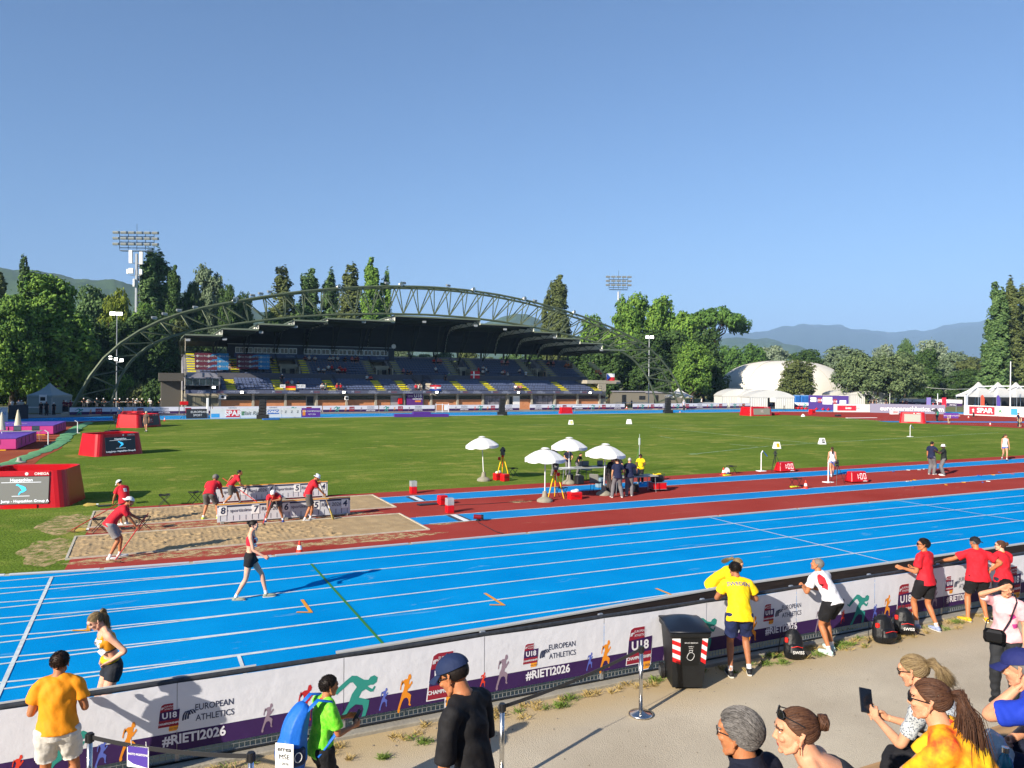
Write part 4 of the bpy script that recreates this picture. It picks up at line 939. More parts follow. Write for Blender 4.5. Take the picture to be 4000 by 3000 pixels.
RUN_A = [(.30,.0),(.34,.05),(.33,.10),(.42,.27),(.50,.36),(.62,.38),(.70,.34),(.74,.24),(.72,.17),(.80,.13),(.83,.16),(.79,.20),(.82,.36),(.84,.42),(.76,.48),(.66,.52),(.70,.60),(.76,.62),(.84,.70),(.90,.74),(.88,.80),(.84,.79),(.77,.71),(.74,.75),(.76,.84),(.82,.86),(.85,.93),(.80,1.0),(.72,.99),(.69,.92),(.68,.88),(.56,.88),(.46,.84),(.40,.72),(.38,.62),(.34,.60),(.33,.64),(.37,.78),(.45,.87),(.42,.86),(.50,.79),(.54,.72),(.50,.60),(.42,.50),(.36,.36),(.27,.18),(.22,.06),(.24,.0)]
RUN_B = [(.02,.70),(.10,.66),(.13,.72),(.30,.86),(.42,.95),(.52,.93),(.66,.82),(.76,.80),(.80,.86),(.88,.88),(.95,.82),(.93,.72),(.86,.67),(.80,.68),(.74,.66),(.78,.62),(.84,.58),(.88,.64),(.91,.62),(.86,.52),(.80,.52),(.70,.60),(.62,.56),(.56,.44),(.66,.40),(.78,.34),(.76,.20),(.70,.0),(.62,.0),(.66,.16),(.64,.26),(.50,.30),(.38,.22),(.24,.0),(.14,.0),(.28,.20),(.36,.36),(.42,.54),(.52,.68),(.44,.80),(.38,.80),(.26,.70),(.16,.62),(.12,.58),(.08,.62),(.03,.64)]
def poly(mb, pts, u, z, w, h, y):
 vs = [Vector((u + (p[0]-.5)*w, y, z + p[1]*h)) for p in pts]; tr = tessellate_polygon([[Vector((v.x, v.z, 0)) for v in vs]]); mb.add(vs, [tuple(t_) for t_ in tr])
MESHC = {}
def runner(par, kind, col, u, z0, z1, y=-.003):
 mb = MB(); h = z1 - z0; poly(mb, RUN_A if kind == 'A' else RUN_B, u, z0, h*(.62 if kind == 'A' else 1.1), h, y); mb.build('runner_print', C_[col], par)
def F(u, z, y=-.004): return facing((u, y, z), (1,0,0), (0,0,1))
def mark(mb, u, z, s, y=-.004):    # the looping sprinter mark
 for k, (dx, a0) in enumerate(((0, 0), (.13, .1), (.26, .2))):
  pts = [(u + s*(dx + .42*(1-cos(t_))*.5 - .25), z + s*(.5*sin(t_*1.02) - .25 + a0*.25)) for t_ in [x*pi*.8/9 for x in range(10)]]
  for a, c in zip(pts[:-1], pts[1:]):
   w = s*.045; mb.add([(a[0]-w,y-.001*k,a[1]),(a[0]+w,y-.001*k,a[1]),(c[0]+w,y-.001*k,c[1]),(c[0]-w,y-.001*k,c[1])], [(0,1,2,3)])
def u18(par, u, z, s, y=-.004):
 """championship badge, s wide, centred on (u, z)"""
 lg = MB(); lg.add([(u-.42*s,y,z+.28*s),(u-.34*s,y,z+.62*s),(u-.22*s,y,z+.68*s),(u+.2*s,y,z+.68*s),(u+.2*s,y,z+.28*s)], [(0,1,2,3,4)])
 lg.add([(u-.5*s,y-.001,z-.48*s),(u-.46*s,y-.001,z-.14*s),(u+.47*s,y-.001,z-.14*s),(u+.44*s,y-.001,z-.48*s)], [(0,1,2,3)]); a = lg.build('badge_red', C_['maroon'], par)
 pb_ = MB(); pb_.add([(u-.46*s,y-.0015,z-.14*s),(u-.42*s,y-.0015,z+.28*s),(u+.5*s,y-.0015,z+.34*s),(u+.47*s,y-.0015,z-.14*s)], [(0,1,2,3)]); pb_.build('badge_purple', PURP, a)
 ob = MB(); ob.add([(u,y-.0012,z-.72*s),(u+.01*s,y-.0012,z-.48*s),(u+.44*s,y-.0012,z-.48*s),(u+.40*s,y-.0012,z-.66*s),(u+.34*s,y-.0012,z-.72*s)], [(0,1,2,3,4)]); ob.build('badge_orange', C_['yel'], a)
 ol = MB(); e = .025*s
 ol.add([(u-.53*s,y+.002,z-.51*s),(u-.44*s,y+.002,z+.3*s),(u-.36*s,y+.002,z+.66*s),(u-.22*s,y+.002,z+.72*s),(u+.23*s,y+.002,z+.72*s),(u+.23*s,y+.002,z+.33*s),(u+.53*s,y+.002,z+.37*s),(u+.46*s,y+.002,z-.6*s),(u+.36*s,y+.002,z-.75*s),(u-.03*s,y+.002,z-.75*s),(u-.03*s,y+.002,z-.51*s)], [tuple(range(11))]); ol.build('badge_outline', C_['white'], a)
 t_ = MB(); letters(t_, 'U18', .40*s, F(u+.02*s, z+.08*s, y-.004), bold=.012*s); letters(t_, 'CHAMPIONSHIPS', .135*s, F(u-.02*s, z-.31*s, y-.004), bold=.004*s, xs=.92); letters(t_, 'EUROPEAN', .105*s, F(u+.02*s, z+.55*s, y-.004), xs=.85); letters(t_, 'ATHLETICS', .105*s, F(u+.02*s, z+.42*s, y-.004), xs=.85); mark(t_, u-.3*s, z+.47*s, .22*s, y-.004)
 t_.build('lettering', C_['white'], a); t2 = MB(); letters(t2, 'Rieti 2026', .11*s, F(u+.2*s, z-.6*s, y-.004), shear=.15); t2.build('lettering', C_['navy'], a)
def ea(par, u, z, s, y=-.004, ht=True):
 """mark, EUROPEAN ATHLETICS, and below it the hashtag; u = left of the badge"""
 u18(par, u + .14*s, z, .30*s, y)
 m1 = MB(); mark(m1, u + .40*s, z - .02*s, .27*s, y); letters(m1, 'EUROPEAN', .135*s, F(u+.78*s, z+.075*s, y), xs=.82, bold=.001); letters(m1, 'ATHLETICS', .135*s, F(u+.79*s, z-.085*s, y), xs=.82, bold=.001); m1.build('lettering', C_['navy'], par)
 if ht: m2 = MB(); letters(m2, '#RIETI2026', .20*s, F(u+.50*s, z-.36*s, y), bold=.006*s, xs=.93); m2.build('hashtag', C_['white'], par)
BAN = [  # u0, u1, items
 (-3.73, -1.66, []), (-1.66, .41, [('r','A','redor',-1.28,.18,.50),('r','B','teal',-.82,.205,.72),('r','A','blue',-.43,.18,.50),('r','A','orange',-.15,.21,.66),('e',.20,.645,.82)]),
 (.41, 2.48, [('r','A','grey',1.47,.24,.60),('r','A','red',1.93,.21,.76),('r','B','teal',2.64,.205,.82)]),
 (2.48, 4.56, [('r','A','blue',3.02,.24,.54),('r','A','orange',3.32,.16,.68),('b',3.95,.53,.56),('r','A','redor',4.52,.28,.52)]),
 (4.56, 6.64, [('r','A','grey',4.83,.22,.73),('e',5.20,.66,.86),('r','A','blue',6.36,.26,.54)]),
 (6.64, 8.71, [('r','A','orange',6.64,.18,.69),('b',7.32,.48,.50),('r','A','grey',7.86,.2,.60),('r','B','teal',8.62,.205,.84)]),
 (8.71, 10.8, [('r','A','orange',9.72,.18,.68),('e',10.0,.68,.86)]),
 (10.8, 12.87, [('r','A','grey',11.35,.18,.64),('r','A','redor',11.98,.26,.52),('r','B','teal',12.42,.21,.80)]),
 (12.87, 14.94, [('r','A','blue',12.86,.22,.52),('r','A','orange',13.2,.18,.66),('b',13.75,.48,.50),('r','A','grey',14.62,.2,.66)]),
 (14.94, 17.01, [('e',14.98,.66,.86),('r','A','blue',16.2,.22,.52),('r','A','orange',16.55,.16,.66)]),
 (17.01, 19.08, [('b',17.3,.48,.5),('r','A','redor',17.9,.24,.54),('r','B','teal',18.5,.12,.8)]),
 (19.08, 21.15, [('e',19.5,.66,.86)]), (21.15, 23.2, [('b',22,.48,.5)])]
NM = ['printed fence banner at the left edge, mostly hidden behind the man in the orange shirt', 'fence banner with the white lettering #RIETI2026 behind the photo position rope, leftmost', 'fence banner behind the boy in the green shirt, with a dark red runner', 'fence banner behind the man with the blue cap, with an orange runner',
 'fence banner in the middle with #RIETI2026 and a grey runner', 'fence banner left of the black bin, with a large U18 badge', 'fence banner behind the man in the SWEDEN shirt', 'fence banner with a teal runner right of the man in the white and red shirt', 'fence banner with a U18 badge behind the black backpacks', 'fence banner with #RIETI2026 behind the man in red with the black cap', 'fence banner at the right edge beyond the woman in red', 'fence banner just outside the right edge', 'fence banner outside the right edge']
for (a, c, items), lab in zip(BAN, NM):
 t = thing('fence_banner', lab, 'banner', (0, FV - .052, 0), 0, 'printed banners on the near fence')
 n = 24; nz = 8; zt, zb, zm = 1.05, .205, .44
 def cloth(z0, z1, m_, nm, y):
  mb = MB(); vs = []
  for j in range(nz+1):
   for i in range(n+1):
    u = a + (c-a-.008)*i/n; z = z0 + (z1-z0)*j/nz; sag = (.012*sin(pi*i/n)*(j/nz if z1 > .9 else 0)); yy = y
    vs.append((u, yy, z - sag))
  mb.add(vs, [(j*(n+1)+i, j*(n+1)+i+1, (j+1)*(n+1)+i+1, (j+1)*(n+1)+i) for j in range(nz) for i in range(n)]); return mb.build(nm, m_, t, smooth=True)
 cloth(zm, zt, CLOTH, 'cloth', 0); cloth(zb, zm - .0005, PURP, 'purple_strip', 0)
 for it in items:
  if it[0] == 'r': runner(t, *it[1:])
  elif it[0] == 'b': u18(t, *it[1:])
  else: ea(t, *it[1:])
FBC = mat('far banner cloth', 'd0d0d8', .8)
def far_banner(p0, p1, label, h=1.05, group='banners along the far straight', seed=0):
 a, c = Vector(p0), Vector(p1); d = c - a; ln = d.length; t = thing('barrier_banner', label, 'banner', (a.x, a.y, 0), atan2(d.y, d.x), group)
 MB().box((0, -.02, h*.5), (ln, .02, h)).build('cloth', FBC, t); MB().box((0, -.02, .18), (ln, .02, h*.498)).build('purple_strip', PURP, t)
 r_ = random.Random(seed); k = 0; u = 1.0
 seq = ['B', 'ra', 'bd', 'rb', 'ea', 'rc']
 while u < ln - 1.2:
  s_ = seq[(k + seed) % 6]; k += 1
  if s_ == 'B': runner(t, 'B', 'teal', u, .12, h*.95, -.03); u += 1.2
  elif s_[0] == 'r': runner(t, 'A', {'a': 'orange', 'b': 'grey', 'c': 'redor'}[s_[1]], u, .25, h*.8, -.03); u += .9
  elif s_ == 'bd':
   lg = MB().box((u-.35, -.032, .3), (u+.35, -.022, .92)); lg.build('badge', C_['maroon'], t); tt = MB(); letters(tt, 'U18', .3, F(u, .65, -.04)); tt.build('lettering', C_['white'], t); u += 1.3
  else:
   tt = MB(); letters(tt, 'EUROPEAN', .2, F(u+.5, .86, -.03)); letters(tt, 'ATHLETICS', .2, F(u+.5, .66, -.03)); tt.build('lettering', C_['navy'], t); t2 = MB(); letters(t2, '#RIETI2026', .27, F(u+.5, .36, -.03), bold=.006); t2.build('hashtag', C_['white'], t); u += 2.2
 mb = MB()
 for i in range(int(ln/2)+1): mb.box((i*2-.02, .02, 0), (i*2+.02, .06, h)).box((i*2-.02, -.25, 0), (i*2+.02, .3, .03))
 mb.tube([(0, .04, h), (ln, .04, h)], .02, 5); mb.build('barrier_frame', GALV, t); return t
xs = [270, 480, 700, 830, 1020, 1260, 1480, 1700]
for i in range(len(xs)-1):
 if i == 2: pass
 a = onv(xs[i]+2, 1590, 105.8); c = onv(xs[i+1]-2, 1590, 105.8); far_banner((a.x, 105.8), (c.x, 105.8), 'printed banner along the far straight, %s' % ['left of the left arch foot', 'in front of the left arch foot', 'before the left end of the stand', 'before the glass studio of the stand', 'before the black backpack at the brick wall', 'before the middle doors of the stand', 'left of the gap before the purple stand banner'][i], seed=i)
for i, (x0, x1) in enumerate(((1755, 2028), (2070, 2440), (2472, 2840), (2852, 2930))):
 a = onv(x0, 1590, 105.8); c = onv(x1, 1590, 105.8)
 if c.x > 87: c = Vector((87, 105.8, 0)) if i < 2 else c
 far_banner((a.x, 105.8), (c.x, 105.8), 'printed banner along the far straight, %s' % ['right of the gap before the purple stand banner', 'before the right end of the stand', 'before the right arch foot', 'left of the white marquees'][i], seed=i+3)
a, c = g(3005, 1592), g(3200, 1596); far_banner(a.xy, c.xy, 'printed banner in front of the marquees and the dome', seed=2)
a, c = deep(3390, 1500, 178), deep(3760, 1500, 160); far_banner((a.x, a.y), (c.x, c.y), 'printed banner along the far hedge right of the round tree', seed=1, h=1.5)
mb = MB(); 
for x in (1703, 1728, 1752): p = onv(x, 1590, 105.9); mb.box((p.x-.04, 105.86, 0), (p.x+.04, 105.94, 1.25))
a, c = onv(1703, 1590, 105.9), onv(1752, 1590, 105.9); mb.box((a.x, 105.88, .1), (c.x, 105.92, .16)).box((a.x, 105.88, 1.1), (c.x, 105.92, 1.16)); mb.box((a.x+1.3, 105.87, .3), (c.x-.1, 105.93, 1.05))
tag(mb.build('gate', FR), 'white gate in the far barrier before the purple stand banner', 'gate')
# ================================================================ advert boards, tents, dome
def board(p0, p1, h, label, face, texts, lean=.0, name='advert_board', group=None, t_=.06, blocks=()):
 a, c = Vector(p0[:2]), Vector(p1[:2]); d = c - a; ln = d.length
 t = thing(name, label, 'advert board', (a.x, a.y, 0), atan2(d.y, d.x), group)
 MB().rbox((0, -t_/2, .02), (ln, t_/2, h), .01).build('panel', face, t)
 for (u0, u1, z0, z1, m_) in blocks: MB().box((u0*ln, -t_/2-.012, z0*h), (u1*ln, -t_/2-.002, z1*h)).build('colour_block', m_, t)
 for (s, u, z, sz, m_, kw) in texts: tt = MB(); letters(tt, s, sz, facing((u*ln, -t_/2-.018, z*h), (1,0,0), (0,0,1)), **kw); tt.build('lettering', m_, t)
 MB().box((.1, t_/2, 0), (.14, .5, .04)).box((ln-.14, t_/2, 0), (ln-.1, .5, .04)).build('foot', DARK, t)
 return t
REDA = mat('red advert print', 'c8283c', .6); GRN = mat('green advert print', '2c8a4c', .6); BLK = mat('near black board', '26282c', .6); LILAC = mat('violet print', '5a2c86', .65); WB = mat('white board face', 'd2d4d2', .5); CY = mat('sky blue print', '3c9ad0', .6)
def P(x, y): return g(x, y).xy
VB = 96.0
def bx_(x0, x1, h, *a, **k):
 p, q = onv(x0, 1635, VB), onv(x1, 1635, VB); return board((p.x, VB), (q.x, VB), h, *a, **k)
gi = 'advert boards on the far edge of the grass'
bx_(727, 808, 1.15, 'black advert board with white lettering, leftmost on the far edge of the grass', BLK, [('EUROPEAN', .6, .68, .34, WHITE, {}), ('SPORT', .55, .35, .32, WHITE, {})], group=gi)
bx_(822, 938, 1.15, 'white advert board with a red SPAR block beside the black board', WB, [('SPAR', .76, .5, .85, WHITE, dict(bold=.03))], blocks=[(.52, .98, .12, .88, REDA), (.02, .3, .1, .5, CY)], group=gi)
bx_(940, 1010, 1.15, 'white advert board with grey Visit Rieti lettering', WB, [('Visit Rieti', .62, .5, .62, mat('grey print', '7c8078', .6), dict(shear=.25, bold=.01))], blocks=[(.05, .2, .3, .7, GRN)], group=gi)
bx_(1040, 1100, 1.15, 'white advert board with a blue CONICA panel', WB, [('CONICA', .45, .62, .42, WHITE, dict(bold=.02))], blocks=[(.08, .82, .4, .85, mat('strong blue print', '1e62b4', .6))], group=gi)
bx_(1102, 1176, 1.15, 'white advert board with three small grey emblems', WB, [('Z', .18, .6, .4, DARK, {}), ('Z', .5, .6, .4, DARK, {}), ('Z', .82, .6, .4, DARK, {})], group=gi)
bx_(1178, 1251, 1.15, 'purple advert board with pale lettering, rightmost on the far edge of the grass', LILAC, [('U18 CHAMPIONSHIPS', .58, .65, .26, WHITE, {}), ('RIETI 2026', .55, .32, .2, WHITE, {})], blocks=[(.05, .2, .2, .8, mat('amber block', 'dc8a30', .6))], group=gi)
board(P(3256, 1610), P(3398, 1611), 1.35, 'long white advert board with a red panel left of the grey web address wall', WB, [('lotto', .40, .52, .5, WHITE, dict(bold=.02, shear=.2)), ('FIDAL', .66, .5, .3, mat('grey print', '7c8078', .6), {})], blocks=[(.10, .62, .2, .82, REDA)])
board(P(3399, 1612), P(3692, 1619), 1.5, 'long grey advert wall reading europeanathletics.com', mat('grey violet board', '7c7c92', .6), [('europeanathletics.com', .56, .5, 1.0, WHITE, dict(bold=.012))])
board(P(3765, 1621), P(3886, 1626), 1.55, 'white advert board with a large red SPAR panel before the white pavilions', WB, [('SPAR', .68, .5, 1.0, WHITE, dict(bold=.04))], blocks=[(.18, .99, .12, .9, REDA)])
board(P(3888, 1626), P(4030, 1632), 1.55, 'white advert board with green and blue emblems at the right edge', WB, [('A', .14, .5, .6, GRN, dict(bold=.03)), ('M', .95, .45, .6, YELP, dict(bold=.03))], blocks=[(.86, 1.04, .1, .85, mat('dark green print', '2a4a30', .6)), (.44, .62, .2, .8, CY)])
board(P(3686, 1634), P(3744, 1635), .75, 'low purple advert board standing on the track before the cameraman', LILAC, [('EUROPEAN ATHLETICS', .55, .5, .2, WHITE, {})])
t = board(P(3158, 1600), P(3315, 1605), 2.6, 'purple backdrop wall with white logo panels before the dome', mat('purple backdrop', '3c2270', .7), [('EUROPEAN', .12, .7, .3, DARK, {}), ('U18', .28, .66, .55, WHITE, {}), ('RIETI', .47, .66, .45, DARK, {}), ('U18', .66, .6, .5, WHITE, {}), ('SPAR', .86, .55, .3, DARK, {})], name='logo_backdrop', blocks=[(.05, .2, .55, .85, WB), (.36, .6, .4, .9, WB), (.78, .94, .4, .7, WB), (.24, .33, .5, .82, C_['maroon']), (.62, .71, .42, .78, C_['maroon'])])
DOME = mat('cream dome fabric', 'd0ccc0', .8, var=.04, scale=.3)
p = deep(3058, 1560, 186); t = thing('air_dome', 'big cream coloured inflated sports dome behind the white marquees', 'dome', (p.x, p.y, 0), -.3)
mb = MB(); nu, nv = 60, 22; A_, B_, Hh = 16.6, 13, deep(3058, 1415, 186).z + .3; vs = []
for j in range(nv+1):
 ph = (pi/2)*j/nv
 for i in range(nu):
  th = 2*pi*i/nu; ex = .88; cx_ = math.copysign(abs(cos(th))**ex, cos(th)); sy = math.copysign(abs(sin(th))**ex, sin(th)); q = cos(ph)**.72
  rib_ = 1 + .006*abs(sin(i*pi/2)); vs.append((A_*cx_*q*rib_, B_*sy*q*rib_, Hh*sin(ph)**.95))
mb.add(vs, [(j*nu+i, j*nu+(i+1)%nu, (j+1)*nu+(i+1)%nu, (j+1)*nu+i) for j in range(nv) for i in range(nu)]); mb.build('shell', DOME, t, smooth=True)
sm = MB()
for i in range(0, nu, 6): sm.tube([tuple(Vector(vs[j*nu+i])*1.002) for j in range(nv)], .05, 4)
sm.build('seam', mat('dome seam', '9c968a', .8), t); MB().lathe([(1.02*A_, 0), (1.02*A_, .5), (.97*A_, .55)], 60, Matrix.Diagonal((1, B_/A_, 1, 1))).build('base_kerb', CONCW, t)
MB().box((-7.2, -14.2, 0), (-4.8, -11.5, 2.6)).build('entrance', CONCW, t)
TENT = mat('white tent canvas', 'bcbcb8', .7, var=.03, scale=.6)
def marquee(pos, w, dpt, hw, hr, label, rot=-.44, m_=None, walls=True, peak=False, group='white marquees', name='marquee'):
 t = thing(name, label, 'tent', (pos[0], pos[1], 0), rot, group); m_ = m_ or TENT
 r = MB(); n = 10
 if peak:
  prof_ = [(1, hw), (.72, hw+(hr-hw)*.16), (.45, hw+(hr-hw)*.38), (.2, hw+(hr-hw)*.7), (.03, hr)]
  rings = []
  for q, z in prof_:
   rings += [(-w/2*q, -dpt/2*q, z), (w/2*q, -dpt/2*q, z), (w/2*q, dpt/2*q, z), (-w/2*q, dpt/2*q, z)]
  r.add(rings, [(k*4+i, k*4+(i+1)%4, k*4+4+(i+1)%4, k*4+4+i) for k in range(4) for i in range(4)] + [(16,17,18,19)])
 else:
  vs = []
  for i in range(n+1):
   x = -w/2 + w*i/n; z = hw + (hr-hw)*sin(pi*i/n)**.8; vs += [(x, -dpt/2, z), (x, dpt/2, z)]
  r.add(vs, [(2*i, 2*i+1, 2*i+3, 2*i+2) for i in range(n)]); r.add([v for v in vs[::2]], [tuple(range(n+1))]); r.add([v for v in vs[1::2]], [tuple(range(n, -1, -1))])
 r.box((-w/2-.02, -dpt/2-.02, hw-.28), (w/2+.02, -dpt/2+.0, hw)); r.box((-w/2-.03, -dpt/2+.01, hw-.28), (-w/2, dpt/2, hw)).box((w/2, -dpt/2+.01, hw-.28), (w/2+.03, dpt/2, hw))
 r.build('roof', m_, t)
 for sx in (-1, 1):
  for sy in (-1, 1): MB().tube([(sx*(w/2-.04), sy*(dpt/2-.04), 0), (sx*(w/2-.04), sy*(dpt/2-.04), hw)], .04, 6).build('leg', GALV, t)
 if walls:
  k = 20
  for (ax, ay, bx, by) in ((-w/2+.05, -dpt/2+.04, w/2-.05, -dpt/2+.04), (-w/2+.03, -dpt/2+.05, -w/2+.03, dpt/2-.05), (w/2-.03, dpt/2-.05, w/2-.03, -dpt/2+.05)):
   vs = []; wl = MB()
   for i in range(k*2+1):
    f = i/(k*2); x = ax+(bx-ax)*f; y = ay+(by-ay)*f; o_ = .05*(i % 2); nx, ny = (0, 1) if ay == by else (1, 0)
    if walls == 'open' and ay == by and .42 < f < .56:
     if wl is not None and len(vs) > 1:
      for i2 in range(len(vs)-1): wl.add([(*vs[i2], .03), (*vs[i2+1], .03), (*vs[i2+1], hw-.1), (*vs[i2], hw-.1)], [(0,1,2,3)])
      wl.build('side_wall', m_, t); wl = MB(); vs = []
     continue
    vs.append((x+nx*o_, y+ny*o_))
   for i in range(len(vs)-1):
    if abs(vs[i+1][0]-vs[i][0]) + abs(vs[i+1][1]-vs[i][1]) > w/k: continue
    wl.add([(*vs[i], .03), (*vs[i+1], .03), (*vs[i+1], hw-.1), (*vs[i], hw-.1)], [(0,1,2,3)])
   wl.build('side_wall', m_, t)
 return t
def dp(x, d): p = deep(x, 1500, d); return (p.x, p.y)
marquee(dp(2870, 150), 6.5, 6, 2.3, 3.5, 'white round topped marquee, leftmost of three before the dome')
marquee(dp(2935, 147), 5.5, 5, 2.3, 3.5, 'white round topped marquee, middle of three before the dome')
marquee(dp(2998, 142), 8.2, 5, 2.3, 3.4, 'white curtained marquee with an open doorway, rightmost before the dome', walls='open')
marquee(dp(3372, 160), 8, 5, 2.7, 3.2, 'white curtained pavilion behind the round tree trunk', walls='open')
marquee(dp(3272, 165), 5, 4, 2.5, 3.2, 'open white pavilion left of the round tree', walls=False)
marquee(dp(2652, 146), 4.6, 3.5, 2.1, 3.6, 'small white peaked gazebo behind the right foot of the arch', walls=False, peak=True)
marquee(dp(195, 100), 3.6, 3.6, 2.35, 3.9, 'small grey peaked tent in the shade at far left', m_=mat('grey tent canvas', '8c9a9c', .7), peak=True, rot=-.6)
for i, x in enumerate((3822, 3898, 3968, 4040)):
 marquee(dp(x, 128), 4.6, 4.6, 3.0, 5.2, 'white peaked pavilion at far right, %s' % ['leftmost of the row', 'second from the left, behind the orange flag', 'under the top of the white flagpole', 'cut by the right edge'][i], walls=False, peak=True, rot=-.2)
 fr = MB()
for i, x in enumerate((3780, 3862, 3880, 3968, 3982)): 
 a = deep(x, 1512, 127)
mb = MB(); pk = [deep(3735, 1548, 127), deep(3815, 1510, 127), deep(3892, 1508, 127), deep(3980, 1509, 127), deep(4050, 1512, 127)]
for a, c in zip(pk[:-1], pk[1:]): mb.tube([a, c], .09, 6)
for q in (pk[1], pk[2], pk[3]): mb.tube([q, q + Vector((1.9,-.5,-1.6))], .07, 5).tube([q, q + Vector((-1.9,.5,-1.6))], .07, 5)
tag(mb.build('tent_frame', WHITE), 'white tubular ridge frame over the peaked pavilions at far right', 'frame')
p = dp(3800, 126); MB
t = tag(MB().box((-.3, -.1, 0), (.3, .1, 3)).build('pavilion_pillar', WHITE, None, loc=(*dp(3775, 126), 0)), 'white draped corner pillar of the first far right pavilion', 'pillar')
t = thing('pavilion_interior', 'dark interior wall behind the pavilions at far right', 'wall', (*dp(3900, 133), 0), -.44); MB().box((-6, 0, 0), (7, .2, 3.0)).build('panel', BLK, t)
def feather(x, y, d, h, m_, label):
 p = deep(x, y, d); t = thing('feather_flag', label, 'flag', (p.x, p.y, 0), -.44, 'feather flags before the pavilions'); z = p.z
 MB().tube([(-.2, .03, 0), (-.2, .03, z*.9), (.05, .03, z)], .03, 6).build('pole', GALV, t)
 vs = [(-.19, 0, z-h), (.42, 0, z-h), (.40, 0, z-h*.3), (.25, 0, z-.15), (.03, 0, z), (-.19, 0, z-h*.1)]; MB().add(vs + [(a, .02, c) for a, b_, c in vs], [(0,1,2,3,4,5), (11,10,9,8,7,6)] + [(i, (i+1)%6, 6+(i+1)%6, 6+i) for i in range(6)]).build('cloth', m_, t)
feather(3836, 1542, 122, 2.3, mat('orange flag cloth', 'e0553a', .7), 'orange feather flag before the first pavilion at right')
feather(3898, 1543, 122, 2.4, mat('violet flag cloth', '5a4698', .7), 'violet feather flag leaning before the second pavilion at right')
for i, (x, y0, h, m_, lab) in enumerate(((3628, 1553, 1.4, mat('violet panel', '8478b8', .7), 'pale violet upright sign right of the round tree'), (3688, 1553, 1.6, REDA, 'red upright sign between the round tree and the pavilions'))):
 p = deep(x, y0, 125); t = thing('upright_sign', lab, 'sign', (p.x, p.y, 0), -.44); MB().rbox((-.36, -.03, p.z-h), (.36, .03, p.z), .02).build('panel', m_, t); MB().tube([(0, .05, 0), (0, .05, p.z-.1)], .03, 6).build('post', GALV, t)
def pole(x, y0, d, r, label, cat='pole', nm='flag_pole'): p = deep(x, y0, d); tag(MB().tube([(0,0,0), (0,0,p.z)], r, 8, r*.7).lathe([(r*3, 0), (r*3, .05), (r, .12)], 10).build(nm, WHITE, None, loc=(p.x, p.y, 0)), label, cat)
pole(3948, 1412, 118, .09, 'tall white flagpole in front of the pavilions at far right'); pole(3663, 1537, 130, .07, 'thin pole right of the round tree', nm='pole'); pole(3476, 1535, 140, .05, 'thin lamp pole just right of the round tree trunk', nm='pole')
for i, x in enumerate((3112, 3135, 3148)):
 p = deep(x, 1550, 155); t = thing('portable_toilet', 'blue portable toilet cabin %s' % ['left of the three beside the dome', 'middle of the three beside the dome', 'right of the three beside the dome'][i], 'toilet cabin', (p.x, p.y, 0), -.4, 'blue toilet cabins')
 MB().rbox((-.5,-.5,0),(.5,.5,2.1),.08).build('cabin', mat('blue cabin plastic', '2468b4', .5), t); MB().rbox((-.54,-.54,2.1),(.54,.54,2.3),.08).build('roof', mat('pale blue plastic', '6c94c4', .5), t); MB().box((-.35,-.515,.1),(.35,-.502,1.95)).build('door', mat('cabin door blue', '1c569c', .5), t)
tag(MB().tube([deep(3570, 1504, 165), deep(3640, 1516, 150), deep(3720, 1521, 140), deep(3790, 1519, 128)], .035, 5).build('cable', WHITE), 'pale cable sagging between the trees and the pavilion at far right', 'cable')
for x, w, h, m_, lab in ((2480, 9, 2.6, mat('dim render','6e6a60',.9), 'low beige building behind the right arch foot'), (2600, 8, 2.4, mat('plain grey wall', '6a675f', .9), 'low grey wall building right of the arch foot lamp post')):  # each building wall has one plain even tone
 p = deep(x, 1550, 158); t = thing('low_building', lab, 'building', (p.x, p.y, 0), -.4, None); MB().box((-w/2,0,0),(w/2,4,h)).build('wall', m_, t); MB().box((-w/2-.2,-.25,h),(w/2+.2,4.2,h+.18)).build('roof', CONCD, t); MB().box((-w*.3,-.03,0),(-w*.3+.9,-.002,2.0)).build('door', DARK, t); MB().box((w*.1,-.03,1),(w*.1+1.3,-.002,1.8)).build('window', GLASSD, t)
# ================================================================ high jump area
PINK = mat('pink landing mat side', 'c8408c', .7, var=.06, scale=1.5); PUR2 = mat('purple landing mat top', '5a3a9c', .7, col2='6a48ac', scale=1.2)
def hj(corner_r, corner_f, corner_b, W_, h, label):
 """landing mat: front right corner px, back right corner px"""
 a, b_ = Vector(corner_f), Vector(corner_b); d = (b_ - a); dp_ = d.length; t = thing('landing_mat', label, 'landing mat', (a.x, a.y, 0), atan2(d.y, d.x) - pi/2, 'high jump landing mats')
 MB().rbox((-W_, 0, .06), (0, dp_, h-.06), .05).build('foam_block', PINK, t); MB().rbox((-W_-.02, -.02, h-.058), (.02, dp_+.02, h), .03).build('top_cover', PUR2, t)
 MB().box((-W_, .0, 0), (-.6, dp_, .055)).build('base_pallet', YELP, t); mb = MB()
 for k in range(4): mb.box((.0, dp_*(.2+.2*k), h*.3), (.02, dp_*(.2+.2*k)+.05, h-.1))
 for k in range(3): mb.box((-W_*(.15+.25*k), -.02, h*.5), (-W_*(.15+.25*k)+.05, 0, h-.1))
 mb.build('strap', DARK, t); m2 = MB(); letters(m2, 'U18', .9, facing((-W_*.4, dp_*.5, h+.006), (1,0,0), (0,1,0)), bold=.03); m2.build('lettering', mat('pale lilac print', 'b49ac8', .7), t)
 return t
hj(None, g(65, 1759).xy, g(143, 1728).xy, 6.5, .8, 'nearer pink and purple high jump landing mat at left')
hj(None, g(210, 1699).xy, g(258, 1680).xy, 8.0, .8, 'farther pink and purple high jump landing mat at left')
